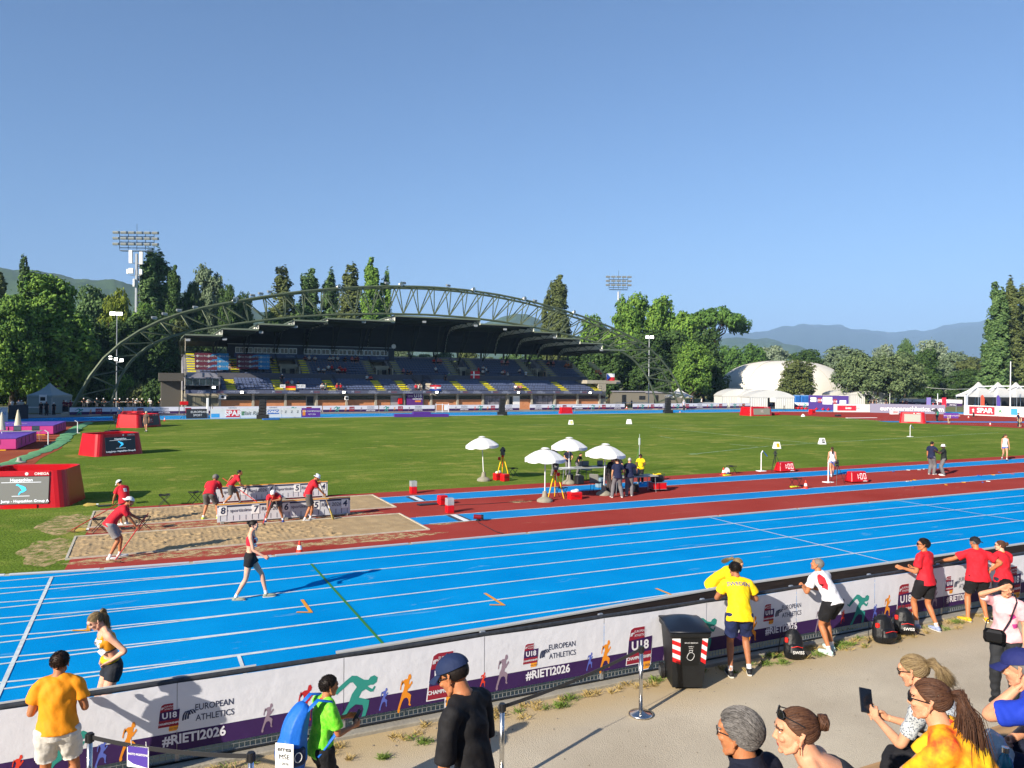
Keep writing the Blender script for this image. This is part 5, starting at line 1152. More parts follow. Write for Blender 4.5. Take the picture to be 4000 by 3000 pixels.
def hjpost(x, yb, yt, label):
 p = g(x, yb); h = onv(x, yt, p.y).z; t = thing('windsock_post', label, 'post', tuple(p), 0, 'white posts with bent tops'); MB().tube([(0,0,0), (0,0,h*.86), (-.22,0,h)], .035, 7).build('pole', WHITE, t); MB().box((-.2,-.15,0),(.2,.15,.03)).build('foot', WHITE, t); return t
hjpost(188, 1742, 1680, 'white bent post at the corner of the nearer landing mat'); hjpost(303, 1692, 1642, 'white bent post at the corner of the farther landing mat')
def parasol_closed(x, yb, yt, label):
 p = g(x, yb); h = onv(x, yt, p.y).z; t = thing('closed_parasol', label, 'parasol', tuple(p), 0, 'closed cream parasols'); MB().tube([(0,0,0), (0,0,h)], .025, 6).build('pole', WHITE, t)
 MB().lathe([(.26, h*.45), (.2, h*.6), (.13, h*.8), (.06, h*.95), (.07, h*.96), (.01, h)], 12).build('canopy', mat('cream canvas', 'c8c4ac', .8, var=.1, scale=6, stretch=(4,4,.2)), t); MB().lathe([(.25, 0), (.22, .1), (.05, .2)], 12).build('base', CONC, t)
parasol_closed(7, 1738, 1609, 'closed cream parasol at the left edge by the landing mats'); parasol_closed(70, 1712, 1600, 'closed cream parasol behind the folding table at left')
def tabl(pos, w, d, h, label, rot=0, top=None, nlegs=True, name='folding_table'):
 t = thing(name, label, 'table', (pos[0], pos[1], 0), rot); MB().rbox((-w/2,-d/2,h-.04),(w/2,d/2,h), .015).build('tabletop', top or mat('pale grey tabletop', '9c9e98', .6), t)
 for sx in (-1,1):
  for sy in (-1,1): MB().tube([(sx*(w/2-.15), sy*(d/2-.06), h-.04), (sx*(w/2-.1), sy*(d/2-.06), 0)], .014, 6).build('leg', GALV, t)
 return t
p = g(85, 1722); tabl((p.x, p.y), 2.6, .75, .75, 'folding table with screens between the two landing mats', -.1)
def monitor(pos, label, rot=0, s=.4, z=.75, name='laptop'):
 t = thing(name, label, 'laptop', (pos[0], pos[1], z), rot); MB().box((-s/2,-s*.35,0),(s/2,s*.35,.02)).build('keyboard', DARK, t); l = MB().rbox((-s/2, s*.36,.02),(s/2,s*.40,s*.68), .008, Matrix.Rotation(0,4,'X')).build('screen', DARK, t); MB().box((-s/2+.02,s*.35,.04),(s/2-.02,s*.358,s*.64)).build('display', mat('dim display', '5a6870', .3), l); return t
monitor((p.x-.3, p.y), 'grey laptop on the table between the landing mats, left one', 0, .5); monitor((p.x+.9, p.y), 'grey laptop on the table between the landing mats, right one', .2, .5)
mb = MB(); pts = [g(x, y) for x, y in ((-20,1825),(40,1812),(120,1780),(190,1755),(240,1725),(262,1700),(300,1672),(330,1658),(350,1650))]
fine = [pts[i] + (pts[i+1]-pts[i])*k/6 for i in range(len(pts)-1) for k in range(6)]; vs = []
for i, q in enumerate(fine):
 n_ = Vector((.9,.3,0)); w = .55 + .25*noise.noise(q*.7); vs += [q + n_*w + Vector((0,0,.03)), q + Vector((0,0,.12+.05*noise.noise(q*2))), q - n_*w + Vector((0,0,.03))]
mb.add(vs, [(3*i+k, 3*i+k+1, 3*i+k+4, 3*i+k+3) for i in range(len(fine)-1) for k in range(2)])
tag(mb.build('cable_cover', mat('faded green matting', '5f9a68', .85, var=.2, scale=2), smooth=True), 'faded green matting strip running along the grass edge by the landing mats', 'matting')
p = g(75, 1808); tag(MB().lathe([(.33,0),(.33,.05),(.13,.12),(.09,.30),(.05,.31)], 18).build('umbrella_base', mat('pale concrete', '9c9c90', .9), None, loc=tuple(p)), 'empty grey concrete umbrella base on the grass at left', 'umbrella base')
# ================================================================ red scoreboards
def scoreboard(f0, f1, h, label, title=None, sub=None, dpt=2.2, lit=True, rot=None, screen='242c38', emb=False):
 """trapezoid LED unit; f0 f1 = ground points under the screen face, left and right"""
 a, c = Vector(f0), Vector(f1); d = c - a; w = d.length; t = thing('scoreboard', label, 'scoreboard', (a.x, a.y, 0), atan2(d.y, d.x))
 RS = mat('red scoreboard shell', 'b8141e', .3, var=.05, scale=2)
 e = .22*h; s_ = w*.0; rr = .30*h
 def ring(z, ins):
  pts = []
  for (cx, cy, a0) in ((w+rr*.6-ins, rr*.9+ins, -pi/2), (w+rr*.6-ins, dpt-rr-ins, 0), (-rr*.6+ins, dpt-rr-ins, pi/2), (-rr*.6+ins, rr*.9+ins, pi)):
   for k in range(5): th = a0 + k*pi/8; pts.append((cx + rr*.9*cos(th), cy + rr*.9*sin(th), z))
  return pts
 R0, R1 = ring(0, 0), ring(h, .12*h); n = len(R0); R2 = [(x*1.0, y, h-.02) for x, y, z in ring(h, .12*h+.06)]; R3 = ring(h-.5*h, .12*h+.06)
 mb = MB().add(R0 + R1 + R2 + R3, [(i, (i+1)%n, n+(i+1)%n, n+i) for i in range(n)] + [(n+i, n+(i+1)%n, 2*n+(i+1)%n, 2*n+i) for i in range(n)] + [(2*n+i, 2*n+(i+1)%n, 3*n+(i+1)%n, 3*n+i) for i in range(n)] + [tuple(range(3*n, 4*n))])
 sh = mb.build('shell', RS, t)
 ys = lambda z: .12*z - .012; M_ = Matrix(((1,0,0,0),(0,.12,-1,-.012),(0,1,.12,0),(0,0,0,1)))
 def fr(u, z, off=0): return Matrix(((1,0,0,u),(0,.12,-1,ys(z)-off),(0,.993,0,z),(0,0,0,1)))
 def plate(u0, u1, z0, z1, off): return [(u0, ys(z0)-off, z0), (u1, ys(z0)-off, z0), (u1, ys(z1)-off, z1), (u0, ys(z1)-off, z1)]
 sc = MB().add(plate(0, w, .13*h, .84*h, .03) + plate(0, w, .13*h, .84*h, -.05), [(0,1,2,3),(0,4,5,1),(1,5,6,2),(2,6,7,3),(3,7,4,0)]).build('screen', mat('led screen '+screen, screen, .35, spec=.5), t)
 MB().add(plate(0, w, .86*h, .97*h, .031) + plate(0, w, .86*h, .97*h, -.05), [(0,1,2,3),(3,2,6,7),(0,4,5,1)]).build('header_strip', RS, t)
 tm = MB(); letters(tm, 'OMEGA', .10*h, fr(w*.86, .915*h, .036), bold=.002*h); 
 tm.lathe([(.03*h, 0), (.042*h, 0), (.042*h, .003), (.03*h, .003)], 14, fr(w*.86-.36*h, .92*h, .036), arc=2*pi); tm.build('lettering', WHITE, t)
 ink = mat('lit screen lettering', 'e8ecf4', .4, emit=.35)
 if title:
  tt = MB(); letters(tt, title, .12*h, fr(w*.5, .755*h, .036), bold=.001); letters(tt, sub, .10*h, fr(w*.5, .20*h, .036), bold=.001); tt.add(plate(w*.14, w*.86, .69*h, .70*h, .035), [(0,1,2,3)]); tt.add(plate(w*.34, w*.66, .33*h, .34*h, .035), [(0,1,2,3)]); tt.build('lettering', ink, sc)
  j = MB(); pts = [(.38,.62),(.42,.66),(.48,.62),(.54,.60),(.60,.56),(.62,.49),(.56,.44),(.50,.42),(.46,.36),(.44,.37),(.47,.44),(.53,.49),(.50,.52),(.47,.57),(.44,.60)]
  vs = [Vector((w*.5 + (x-.5)*h*1.1, ys(z*h)-.036, z*h)) for x, z in pts]; j.add(vs, [tuple(q) for q in tessellate_polygon([[Vector((v.x, v.z, 0)) for v in vs]])]); j.build('jumper_icon', mat('cyan screen icon', '3cb4e8', .4, emit=.5), sc)
 if emb:
  j = MB(); j.add(plate(w*.5-.28*h, w*.5+.3*h, .30*h, .72*h, .035), [(0,1,2,3)]); j.build('badge', C_['maroon'] if emb == 1 else mat('dim badge', '9a8a80', .5), sc); tt = MB(); letters(tt, 'U18', .2*h, fr(w*.5, .56*h, .04), bold=.003); letters(tt, 'CHAMPIONSHIPS', .065*h, fr(w*.5, .4*h, .04)); tt.build('lettering', WHITE, sc)
 MB().box((w*.2, ys(0)-.02, .0), (w*.8, .2, .1*h)).build('foot_panel', REDP, t)
 return t
scoreboard(g(-30, 1990).xy, g(188, 1984).xy, 1.36, 'large red scoreboard at the left edge showing Long Jump Heptathlon Group A', 'Heptathlon', 'Long Jump - Heptathlon Group A', 2.6, screen='7c7c78')
scoreboard(g(413, 1783).xy, g(530, 1774).xy, 1.34, 'red scoreboard on the grass showing Long Jump Heptathlon Group B', 'Heptathlon', 'Long Jump - Heptathlon Group B', 2.4)
scoreboard(g(556, 1671).xy, g(622, 1665).xy, 1.25, 'red scoreboard with a purple and orange U18 picture, far left on the grass', None, None, 2.6, emb=1)
scoreboard(g(2945, 1625).xy, g(3008, 1624).xy, 1.25, 'red scoreboard with a pale screen on the far edge of the grass before the marquees', None, None, 2.6, screen='8e8c80', emb=2)
scoreboard(g(3532, 1652).xy, g(3596, 1654).xy, 1.3, 'red scoreboard with an empty grey screen at the far right of the grass', None, None, 2.4, screen='8c8c82')
# ================================================================ clocks, tripods, stools, cones
def clock(x, y, w, rot, label):
 p = g(x, y); t = thing('countdown_clock', label, 'clock', tuple(p), rot, 'red countdown clocks'); h = w*.52; dd = w*.55; q = .82
 mb = MB(); vs = [(-w/2,-dd/2,.05),(w/2,-dd/2,.05),(w/2,dd/2,.05),(-w/2,dd/2,.05),(-w/2*q,-dd/2*.55,h),(w/2*q,-dd/2*.55,h),(w/2*q,dd/2*.55,h),(-w/2*q,dd/2*.55,h)]
 mb.add(vs, [(0,3,2,1),(4,5,6,7),(0,1,5,4),(1,2,6,5),(2,3,7,6),(3,0,4,7)])
 o = mb.build('shell', mat('red clock shell', 'b4121c', .3), t); bv = o.modifiers.new('b', 'BEVEL'); bv.width = .05; bv.segments = 3
 sl = (dd/2*.45)/(h-.05)
 def fr(u, z): 
  y_ = -dd/2 + sl*(z-.05) - .006; return facing((u, y_, z), (1,0,0), (0, sl, 1))
 d = MB(); dg = mat('pale led digits', 'f4e4e0', .4, emit=.5)
 def seg(cx, cz, hh, on):
  ww = hh*.5; b_ = hh*.07
  S_ = {'a': (-ww/2, hh/2-b_, ww/2, hh/2), 'd': (-ww/2, -hh/2, ww/2, -hh/2+b_), 'b': (ww/2-b_, b_*.3, ww/2, hh/2-b_*1.2), 'c': (ww/2-b_, -hh/2+b_*1.2, ww/2, -b_*.3), 'e': (-ww/2, -hh/2+b_*1.2, -ww/2+b_, -b_*.3), 'f': (-ww/2, b_*.3, -ww/2+b_, hh/2-b_*1.2)}
  for s_ in on:
   x0, z0, x1, z1 = S_[s_]; M_ = fr(cx, cz); d.add([M_ @ Vector(v) for v in ((x0,z0,.006),(x1,z0,.006),(x1,z1,.006),(x0,z1,.006))], [(0,1,2,3)])
 hh = h*.5; seg(-w*.16, h*.58, hh, 'bc'); seg(w*.08, h*.58, hh, 'abcdef'); seg(w*.28, h*.58, hh, 'abcdef')
 M_ = fr(-w*.05, h*.58)
 for z_ in (-.1, .1): d.add([M_ @ Vector(v) for v in ((-.012,z_*h-.012,.006),(.012,z_*h-.012,.006),(.012,z_*h+.012,.006),(-.012,z_*h+.012,.006))], [(0,1,2,3)])
 d.build('digits', dg, t); m2 = MB(); letters(m2, 'OMEGA', h*.13, fr(w*.25, h*.17) @ T(0,0,.006), bold=.002); m2.build('lettering', WHITE, t)
 for sx in (-1, 1): MB().tube([(sx*w*.33-.03, -dd*.2, .03), (sx*w*.33+.03, -dd*.2, .03)], .04, 8).build('caster', BLACK, t)
clock(3065, 1843, 1.05, -.10, 'red clock reading 1:00 beside the white windsock post on the grass edge'); clock(3345, 1884, 1.05, -.14, 'nearer red clock reading 1:00 between the two blue runways')
def tripod(x, y, h, label, head='cam', yellow=False, spread=.38, name='tripod'):
 p = g(x, y); t = thing(name, label, 'tripod', tuple(p), x*.01); m_ = YELP if yellow else BLACK; r = .028 if yellow else .014
 for k in range(3):
  a = 2*pi*k/3 + .4; MB().tube([(.05*cos(a), .05*sin(a), h*.72), (spread*.55*cos(a), spread*.55*sin(a), h*.4), (spread*cos(a), spread*sin(a), 0)], r, 6, r*.6).build('leg', m_, t)
 MB().tube([(0,0,h*.4), (0,0,h*.78)], .02, 8).lathe([(.07, h*.72), (.08, h*.75), (.05, h*.78)], 10).build('centre_column', REDP if yellow else BLACK, t)
 if head == 'total':
  MB().rbox((-.10,-.09,h*.78),(.10,.09,h*.84),.02).rbox((-.12,-.07,h*.84),(-.07,.07,h*1.0),.02).rbox((.07,-.07,h*.84),(.12,.07,h*1.0),.02).build('instrument_base', mat('grey instrument', '5c605c', .5), t); MB().tube([(0,-.13,h*.92),(0,.13,h*.92)], .05, 10).rbox((-.06,-.05,h*.97),(.06,.05,h*1.03),.02).build('telescope', BLACK, t); MB().rbox((-.14, .1, h*.62),(.0,.2,h*.72),.02).build('battery_box', REDP, t)
 elif head == 'cam': MB().rbox((-.11,-.04,h*.8),(.11,.04,h*.84),.01).rbox((-.05,-.05,h*.84),(.05,.05,h*.92),.01).tube([(-.12,0,h*.96),(.12,0,h*.96)], .02, 6).build('sensor_head', BLACK, t)
 return t
tripod(1963, 1875, 1.55, 'yellow legged surveying tripod with instrument on the grass by the left umbrella', 'total', True)
tripod(2170, 1946, 1.5, 'yellow legged surveying tripod on the red apron beside the front umbrella', 'total', True)
tripod(3028, 1845, 1.25, 'black tripod between the windsock post and the farther red clock'); tripod(3270, 1892, 1.2, 'black tripod left of the nearer red clock')
tripod(2172, 1612, 1.5, 'thin black tripod on the far track before the stand', 'cam'); tripod(3063, 1616, 1.3, 'thin tripod right of the far scoreboard before the marquees', 'cam')
def camera_tripod(x, y, h, label):
 t = tripod(x, y, h, label, 'none', spread=.6, name='tv_camera'); t['category'] = 'camera'
 MB().rbox((-.28,-.12,h*.8),(.22,.12,h*1.0),.04).tube([(-.28,0,h*.9),(-.55,0,h*.9)], .09, 10).rbox((-.05,-.1,h),(.15,.1,h*1.08),.02).build('camera_body', BLACK, t)
camera_tripod(448, 1684, 1.35, 'large television camera on a tripod behind the second scoreboard'); camera_tripod(3655, 1648, 1.6, 'television camera on a tripod at the far right of the field')
t = thing('low_camera', 'small television camera on a low dolly just behind the second scoreboard', 'camera', tuple(g(448, 1700)), .3); MB().rbox((-.4,-.15,.15),(.35,.15,.45),.05).tube([(-.4,0,.3),(-.75,0,.3)],.1,10).build('camera_body', BLACK, t); MB().rbox((-.3,-.2,.0),(.3,.2,.12),.03).build('dolly', DARK, t)
def stool(x, y, label, rot=0, s=1.0, item=None):
 p = g(x, y); t = thing('folding_stool', label, 'stool', tuple(p), rot, 'black folding stools'); h = .44*s; w = .19*s
 MB().add([(-w,-w,h),(0,-w*.9,h-.035),(w,-w,h),(w*.9,0,h-.035),(w,w,h),(0,w*.9,h-.035),(-w,w,h),(-w*.9,0,h-.035),(0,0,h-.07),(-w,-w,h-.02),(w,-w,h-.02),(w,w,h-.02),(-w,w,h-.02)], [(0,1,8,7),(1,2,3,8),(8,3,4,5),(7,8,5,6),(9,10,2,0),(10,11,4,2),(11,12,6,4),(12,9,0,6)]).build('seat', mat('black sling', '1a1c20', .8), t)
 for sx in (-1,1):
  for sy in (-1,1): MB().tube([(sx*w, sy*w, h), (-sx*w*1.1, sy*w*1.1 if (sx*sy > 0) else sy*w*1.1, 0)], .011, 6).build('leg', DARK, t)
for x, y, lab, r in ((462, 1972, 'folding stool half hidden behind the tall white-capped sweeper', .2), (388, 2080, 'folding stool at the end of the far pit, leftmost of all', .1), (557, 2070, 'folding stool between the two pits behind the front sweeper', .3), (642, 1977, 'folding stool on the grass edge, standing alone', .0), (762, 1965, 'folding stool with a white paper beside the grey-haired sweeper', .4), (2003, 1862, 'folding stool right of the tripod under the left umbrella', .2), (2192, 1945, 'folding stool behind the front yellow tripod', .5), (2857, 1852, 'folding stool beside the cone on the grass edge', .2), (3108, 1905, 'folding stool beside the cone between the runways', .1)): stool(x, y, lab, r)
CONEO = mat('orange cone plastic', 'e03a1c', .5)
def cone(x, y, h, label):
 p = g(x, y); t = thing('traffic_cone', label, 'cone', tuple(p), .2, 'orange cones'); MB().rbox((-.4*h,-.4*h,0),(.4*h,.4*h,.05*h),.01).build('base', CONEO, t)
 MB().lathe([(.27*h,.05*h),(.2*h,.34*h)], 16).lathe([(.125*h,.66*h),(.05*h,h),(.001,h)], 16).build('cone', CONEO, t); MB().lathe([(.2*h,.34*h),(.125*h,.66*h)], 16).build('white_band', WHITE, t)
for x, y, h, lab in ((1170, 2163, .36, 'orange and white cone on the kerb below the near sand pit'), (2826, 1856, .4, 'orange cone beside the folding stool at the grass edge'), (3147, 1909, .38, 'orange cone between the two blue runways'), (643, 1645, .45, 'orange cones on the far side of the grass left of the boards'), (3783, 1634, .4, 'small cone on the far bend before the SPAR board'), (3868, 1662, .4, 'small cone on the far right red area'), (2656, 1613, .35, 'small pale cone on the far track right of the speaker'), (2448, 1597, .5, 'orange cone at the end of the far banner by the stand')): cone(x, y, h, lab)
def marker(x, y, s, label, m_, txt):
 p = g(x, y); t = thing('distance_marker', label, 'marker', tuple(p), -.2, 'white wedge markers on the grass')
 w, d, h = .5*s, .34*s, .46*s; MB().add([(-w/2,-d/2,0),(w/2,-d/2,0),(w/2,d/2,0),(-w/2,d/2,0),(-w*.4,-d*.12,h),(w*.4,-d*.12,h),(w*.4,d*.12,h),(-w*.4,d*.12,h)], [(0,3,2,1),(4,5,6,7),(0,1,5,4),(1,2,6,5),(2,3,7,6),(3,0,4,7)]).build('wedge', WHITE, t)
 sl = .38*d/h; M_ = facing((.02, -d/2+sl*h*.5-.008, h*.5), (1,0,0), (0,sl,1)); a = MB().add([M_ @ Vector(v) for v in ((-w*.2,-h*.3,0),(w*.25,-h*.3,0),(w*.25,h*.3,0),(-w*.2,h*.3,0))], [(0,1,2,3)]).build('number_panel', m_, t); tt = MB(); letters(tt, txt, h*.42, M_ @ T(.02,0,.006), bold=.004); tt.build('lettering', WHITE if txt != 'Q' else DARK, a)
marker(3034, 1752, 1.05, 'white marker wedge with a yellow panel lettered Q', YELP, 'Q'); marker(3211, 1735, 1.05, 'white marker wedge with a dark panel numbered 45', DARK, '45'); marker(2230, 1658, 1.05, 'far white marker wedge with a yellow dot, left one', YELP, '0'); marker(2457, 1656, 1.15, 'far plain white marker wedge, right one', WHITE, '0')
for x, yb, yt, lab, kx in ((2973, 1841, 1761, 'white post with a blue streamer at the grass edge left of the clock', 1), (3235, 1885, 1796, 'white post with a blue streamer between the runways', 1), (3555, 1706, 1660, 'white bent post standing alone on the grass at right', 0)):
 p = g(x, yb); h = onv(x, yt, p.y).z; t = thing('windsock_post', lab, 'post', tuple(p), 0, 'white posts with bent tops'); MB().tube([(0,0,0),(0,0,h*.88),(.1,0,h)], .028, 7).build('pole', WHITE, t); MB().rbox((-.22,-.18,0),(.22,.18,.04),.01).build('foot', WHITE, t)
 MB().add([(.1,0,h),(.16,.02,h),(.5,.05,h*.74),(.46,.03,h*.68)], [(0,1,2,3)]).build('streamer', mat('blue streamer', '2468c8', .6), t)
CANV = mat('white umbrella canvas', 'dcdcda', .75, var=.03, scale=2)
def umbrella(x, y, ytop, wpx, tilt, label):
 p = g(x, y); dd = p.x*sin(YAW) + p.y*cos(YAW); h = onv(x, ytop, p.y).z; R_ = wpx/2/FPX*dd; t = thing('sun_umbrella', label, 'umbrella', tuple(p), 0, 'white sun umbrellas by the runways')
 M_ = Matrix.Rotation(tilt, 4, Vector((cos(YAW), -sin(YAW), 0)).cross(Vector((0,0,1))))
 top = M_ @ Vector((0,0,h)); MB().tube([(0,0,.2), top], .022, 8).build('pole', WHITE, t)
 MB().lathe([(.32,0),(.32,.06),(.27,.12),(.12,.2),(.08,.42),(.05,.43)], 20).build('base', mat('cast concrete', '8e8a7a', .9, var=.12, scale=6, bump=.3), t)
 mb = MB(); n = 8; rings = [(0.02, 0), (.25, -.06), (.5, -.15), (.75, -.29), (1, -.47)]; vs = []
 for q, z in rings:
  for i in range(n*4):
   th = 2*pi*i/(n*4); sag = 1 - .045*q*abs(sin(th*n/2)) ; dz = -.03*q*(1-abs(cos(th*n/2)))*-1
   vs.append(M_ @ Vector((R_*q*cos(th)*sag, R_*q*sin(th)*sag, h - .0 + z*R_*.95*1.0 - .02*q*sin(th*n/2)**2)))
 N_ = n*4; mb.add(vs, [(k*N_+i, k*N_+(i+1)%N_, (k+1)*N_+(i+1)%N_, (k+1)*N_+i) for k in range(4) for i in range(N_)])
 rim = [vs[4*N_+i] for i in range(N_)]; low = [v + Vector((0,0,-.10 - (.03 if i % 4 else 0))) for i, v in enumerate(rim)]; mb.add(rim + low, [(i, (i+1)%N_, N_+(i+1)%N_, N_+i) for i in range(N_)])
 c = mb.build('canopy', CANV, t, smooth=False); vt = MB(); vs2 = []
 for q, z in ((.02, .07), (.12, .055), (.2, .01)):
  for i in range(16): th = 2*pi*i/16; vs2.append(M_ @ Vector((R_*q*cos(th)*(1+.12*(i%2)*(q>.15)), R_*q*sin(th)*(1+.12*(i%2)*(q>.15)), h + z*R_)))
 vt.add(vs2, [(k*16+i, k*16+(i+1)%16, (k+1)*16+(i+1)%16, (k+1)*16+i) for k in range(2) for i in range(16)]); vt.build('vent', CANV, c)
 rb = MB()
 for i in range(n): th = 2*pi*i/n; rb.tube([M_ @ Vector((0,0,h-.05)), M_ @ Vector((R_*.97*cos(th), R_*.97*sin(th), h-.47*R_*.95))], .007, 4)
 rb.build('rib_frame', GALV, t)
umbrella(1889, 1878, 1708, 135, .05, 'white umbrella alone on the grass beside the left yellow tripod'); umbrella(2128, 1960, 1753, 166, .0, 'white umbrella nearest the camera, over the front yellow tripod'); umbrella(2222, 1890, 1712, 145, .0, 'white umbrella farthest back, over the table with papers'); umbrella(2358, 1934, 1737, 160, -.03, 'white umbrella at the right of the four, over the group of officials')
def rcase(x, y, w, d, h, label, rot=0, white=False, nm='equipment_case', clear=0):
 p = g(x, y); t = thing(nm, label, 'case' if not clear else 'light box', tuple(p), rot); MB().rbox((-w/2,-d/2,0),(w/2,d/2,h),.02).build('body', REDP, t)
 if not clear: MB().box((-w/2-.004,-d/2-.004,h*.62),(w/2+.004,d/2+.004,h*.66)).build('rim', mat('dark red rim', '7a0c12', .4), t); MB().tube([(-.08,-d/2-.02,h*.5),(-.07,-d/2-.05,h*.55),(.07,-d/2-.05,h*.55),(.08,-d/2-.02,h*.5)], .01, 6).build('handle', BLACK, t)
 if clear: MB().rbox((-w/2+.005,-d/2+.005,h),(w/2-.005,d/2-.005,h+clear),.01).build('clear_top', mat('frosted acrylic', 'b8bcc0', .2, alpha=.55), t)
 if white: MB().ell((0,0,h+.03),(w*.35,d*.4,.06),10,6).ell((.1,.05,h+.05),(w*.2,d*.25,.06),8,6).build('towel', WHITE, t)
rcase(2245, 1950, .52, .36, .30, 'open red equipment case with a white cloth beside the front yellow tripod', -.1, True)
rcase(1945, 1875, .4, .32, .34, 'red equipment case with a white cloth under the left tripod', .1, True); rcase(1972, 1879, .36, .3, .34, 'red equipment case right of its twin under the left tripod', .3)
rcase(1728, 1971, .32, .32, .36, 'red cube between the two blue runways', .1); rcase(1756, 2003, .27, .27, .28, 'red light box with a frosted top by the near take-off board', 0, nm='light_box', clear=.26); rcase(1614, 1928, .27, .27, .30, 'red light box with a frosted top by the far runway', 0, nm='light_box', clear=.24)
t = thing('wind_gauge', 'small red wind gauge on the near take-off board', 'wind gauge', tuple(g(1868, 2036)), -.4); MB().tube([(-.16,0,.16),(.1,0,.14)], .08, 14).build('tube', mat('dark red tube', '7a1824', .4), t); MB().lathe([(.09,0),(.09,.02),(.02,.1)], 10).tube([(.1,0,.14),(.18,0,.14)], .085, 12).build('stand', BLACK, t)
tag(MB().tube([g(1868,2040,.02), g(1905,2060,.02), g(1940,2078,.02), g(1965,2084,.03)], .012, 5).build('cable', BLACK), 'thin black cable from the wind gauge to the kerb', 'cable')
tag(MB().tube([g(1720,1975,.02), g(1900,1968,.02), g(2080,1955,.02), g(2160,1948,.02)], .012, 5).build('cable', BLACK), 'thin black cable from the red cube to the front tripod', 'cable')
tag(MB().rbox((-.5,-.16,0),(.5,.16,.05),.02).build('black_mat', BLACK, None, loc=tuple(g(1680, 1972)), rot=.05), 'flat black coil of cable near the red cube', 'cable coil')
p = g(2285, 1885); tabl((p.x, p.y), 3.0, .75, .74, 'long pale folding table with papers and laptops under the back umbrella', .0); mt = MB().rbox((-.3,-.2,.745),(.35,.2,.75),.002).build('paper', WHITE, None, loc=(p.x-1.0, p.y, 0)); tag(mt, 'white sheets of paper on the left end of the long table', 'papers')
monitor((p.x+.1, p.y), 'open black laptop in the middle of the long table', 0, .38); monitor((p.x+.95, p.y), 'open black laptop at the right end of the long table', .2, .38)
p = g(2470, 1925); tabl((p.x, p.y), 2.2, .75, .74, 'grey folding table before the group of officials, beside the red flight case', -.05); monitor((p.x+.3, p.y), 'black laptop on the table beside the red flight case', .1, .4)
def chair(x, y, rot, label):
 p = g(x, y); t = thing('plastic_chair', label, 'chair', tuple(p), rot, 'grey plastic chairs'); m_ = mat('grey plastic', '6c6e68', .55)
 MB().rbox((-.22,-.22,.43),(.22,.22,.47),.02).build('seat', m_, t); MB().rbox((-.21,.2,.5),(.21,.24,.88),.03, Matrix.Rotation(-.12,4,'X')).build('backrest', m_, t)
 for sx in (-1,1):
  for sy in (-1,1): MB().tube([(sx*.18,sy*.18,.43),(sx*.22,sy*.22,0)], .011, 6).build('leg', DARK, t)
chair(2330, 1925, 2.2, 'grey plastic chair at the foot of the right umbrella'); chair(2180, 1868, 1.2, 'pale plastic chair behind the front tripod'); chair(2290, 1870, .3, 'plastic chair behind the long table')
t = thing('flight_case', 'red and silver flight case on casters at the right of the officials', 'flight case', tuple(g(2568, 1918)), -.15); MB().rbox((-.32,-.26,.1),(.32,.26,.40),.02).build('body', REDP, t)
for z in (.1, .39): MB().box((-.335,-.275,z),(.335,.275,z+.02)).build('edge_trim', GALV, t)
for sx in (-1,1):
 for sy in (-1,1): MB().tube([(sx*.24-.02,sy*.18,.05),(sx*.24+.02,sy*.18,.05)], .05, 8).build('caster', BLACK, t)
t = thing('tool_bag', 'black bag with a yellow cable coil on top of the red flight case', 'bag', tuple(g(2566, 1918) + Vector((0,0,.41))), -.15); MB().rbox((-.26,-.18,0),(.26,.18,.3),.06).build('body', BLACK, t); MB().tube([(.2*cos(a)*.9, .12*sin(a), .33+.02*sin(3*a)) for a in [x*pi/8 for x in range(17)]], .02, 6).build('cable_coil', YELP, t); MB().tube([(.22,0,.2),(.36,0,.34),(.34,0,.02)], .015, 6).build('strap', BLACK, t)
for i, (x, y, w, h, m_, lab) in enumerate(((2262, 1892, .4, .42, BLACK, 'black bag under the left end of the long table'), (2345, 1905, .4, .45, mat('pale blue plastic box', '7c9098', .5), 'pale plastic box behind the right umbrella pole'), (2400, 1918, .5, .35, DARK, 'dark equipment box under the officials table'), (2480, 1922, .45, .35, DARK, 'dark equipment box below the laptop table'), (2225, 1885, .35, .4, BLACK, 'black box at the foot of the back umbrella'))):
 t = thing('equipment_box', lab, 'box', tuple(g(x, y)), .3*i); MB().rbox((-w/2,-.17,0),(w/2,.17,h),.05).build('body', m_, t); MB().tube([(-.1,0,h),(-.08,0,h+.06),(.08,0,h+.06),(.1,0,h)], .012, 6).build('handle', DARK, t)
p = g(2497, 1845); h = onv(2497, 1696, p.y).z; t = thing('antenna_mast', 'slim antenna mast with green cable behind the yellow-shirted woman', 'antenna', tuple(p)); MB().tube([(0,0,0),(0,0,h*.82)], .025, 7).build('mast', GALV, t); MB().tube([(0,0,h*.72),(0,0,h*.9)], .06, 8).tube([(0,0,h*.9),(0,0,h)], .015, 6).build('antenna_head', mat('pale antenna', 'a8b4a8', .5), t); MB().tube([(0,0,h*.7),(-.15,0,h*.4),(-.2,0,.6)], .012, 5).build('green_cable', mat('green cable', '4c8a3c', .5), t)
STRAW = mat('straw bristles', 'b09a50', .9, var=.25, scale=30, stretch=(1,1,8))
def broom_lying(x, y, rot, ln, label):
 t = thing('broom', label, 'broom', tuple(g(x, y)), rot, 'straw brooms lying by the pits'); MB().tube([(0,0,.04),(.14,0,.05),(.42,0,.045)], [(.03,.02),(.09,.03),(.05,.03)], 10).build('bristles', STRAW, t); MB().tube([(.42,0,.045),(ln,0,.03)], .014, 6).build('handle', mat('broom handle', 'a88a58', .6), t); MB().tube([(.42,0,.045),(.5,0,.045)], .03, 8).build('binding', WHITE, t)
broom_lying(325, 1978, .02, 1.5, 'straw broom lying on the grass left of the far pit'); broom_lying(276, 2078, .03, 1.5, 'straw broom lying at the end between the two pits')
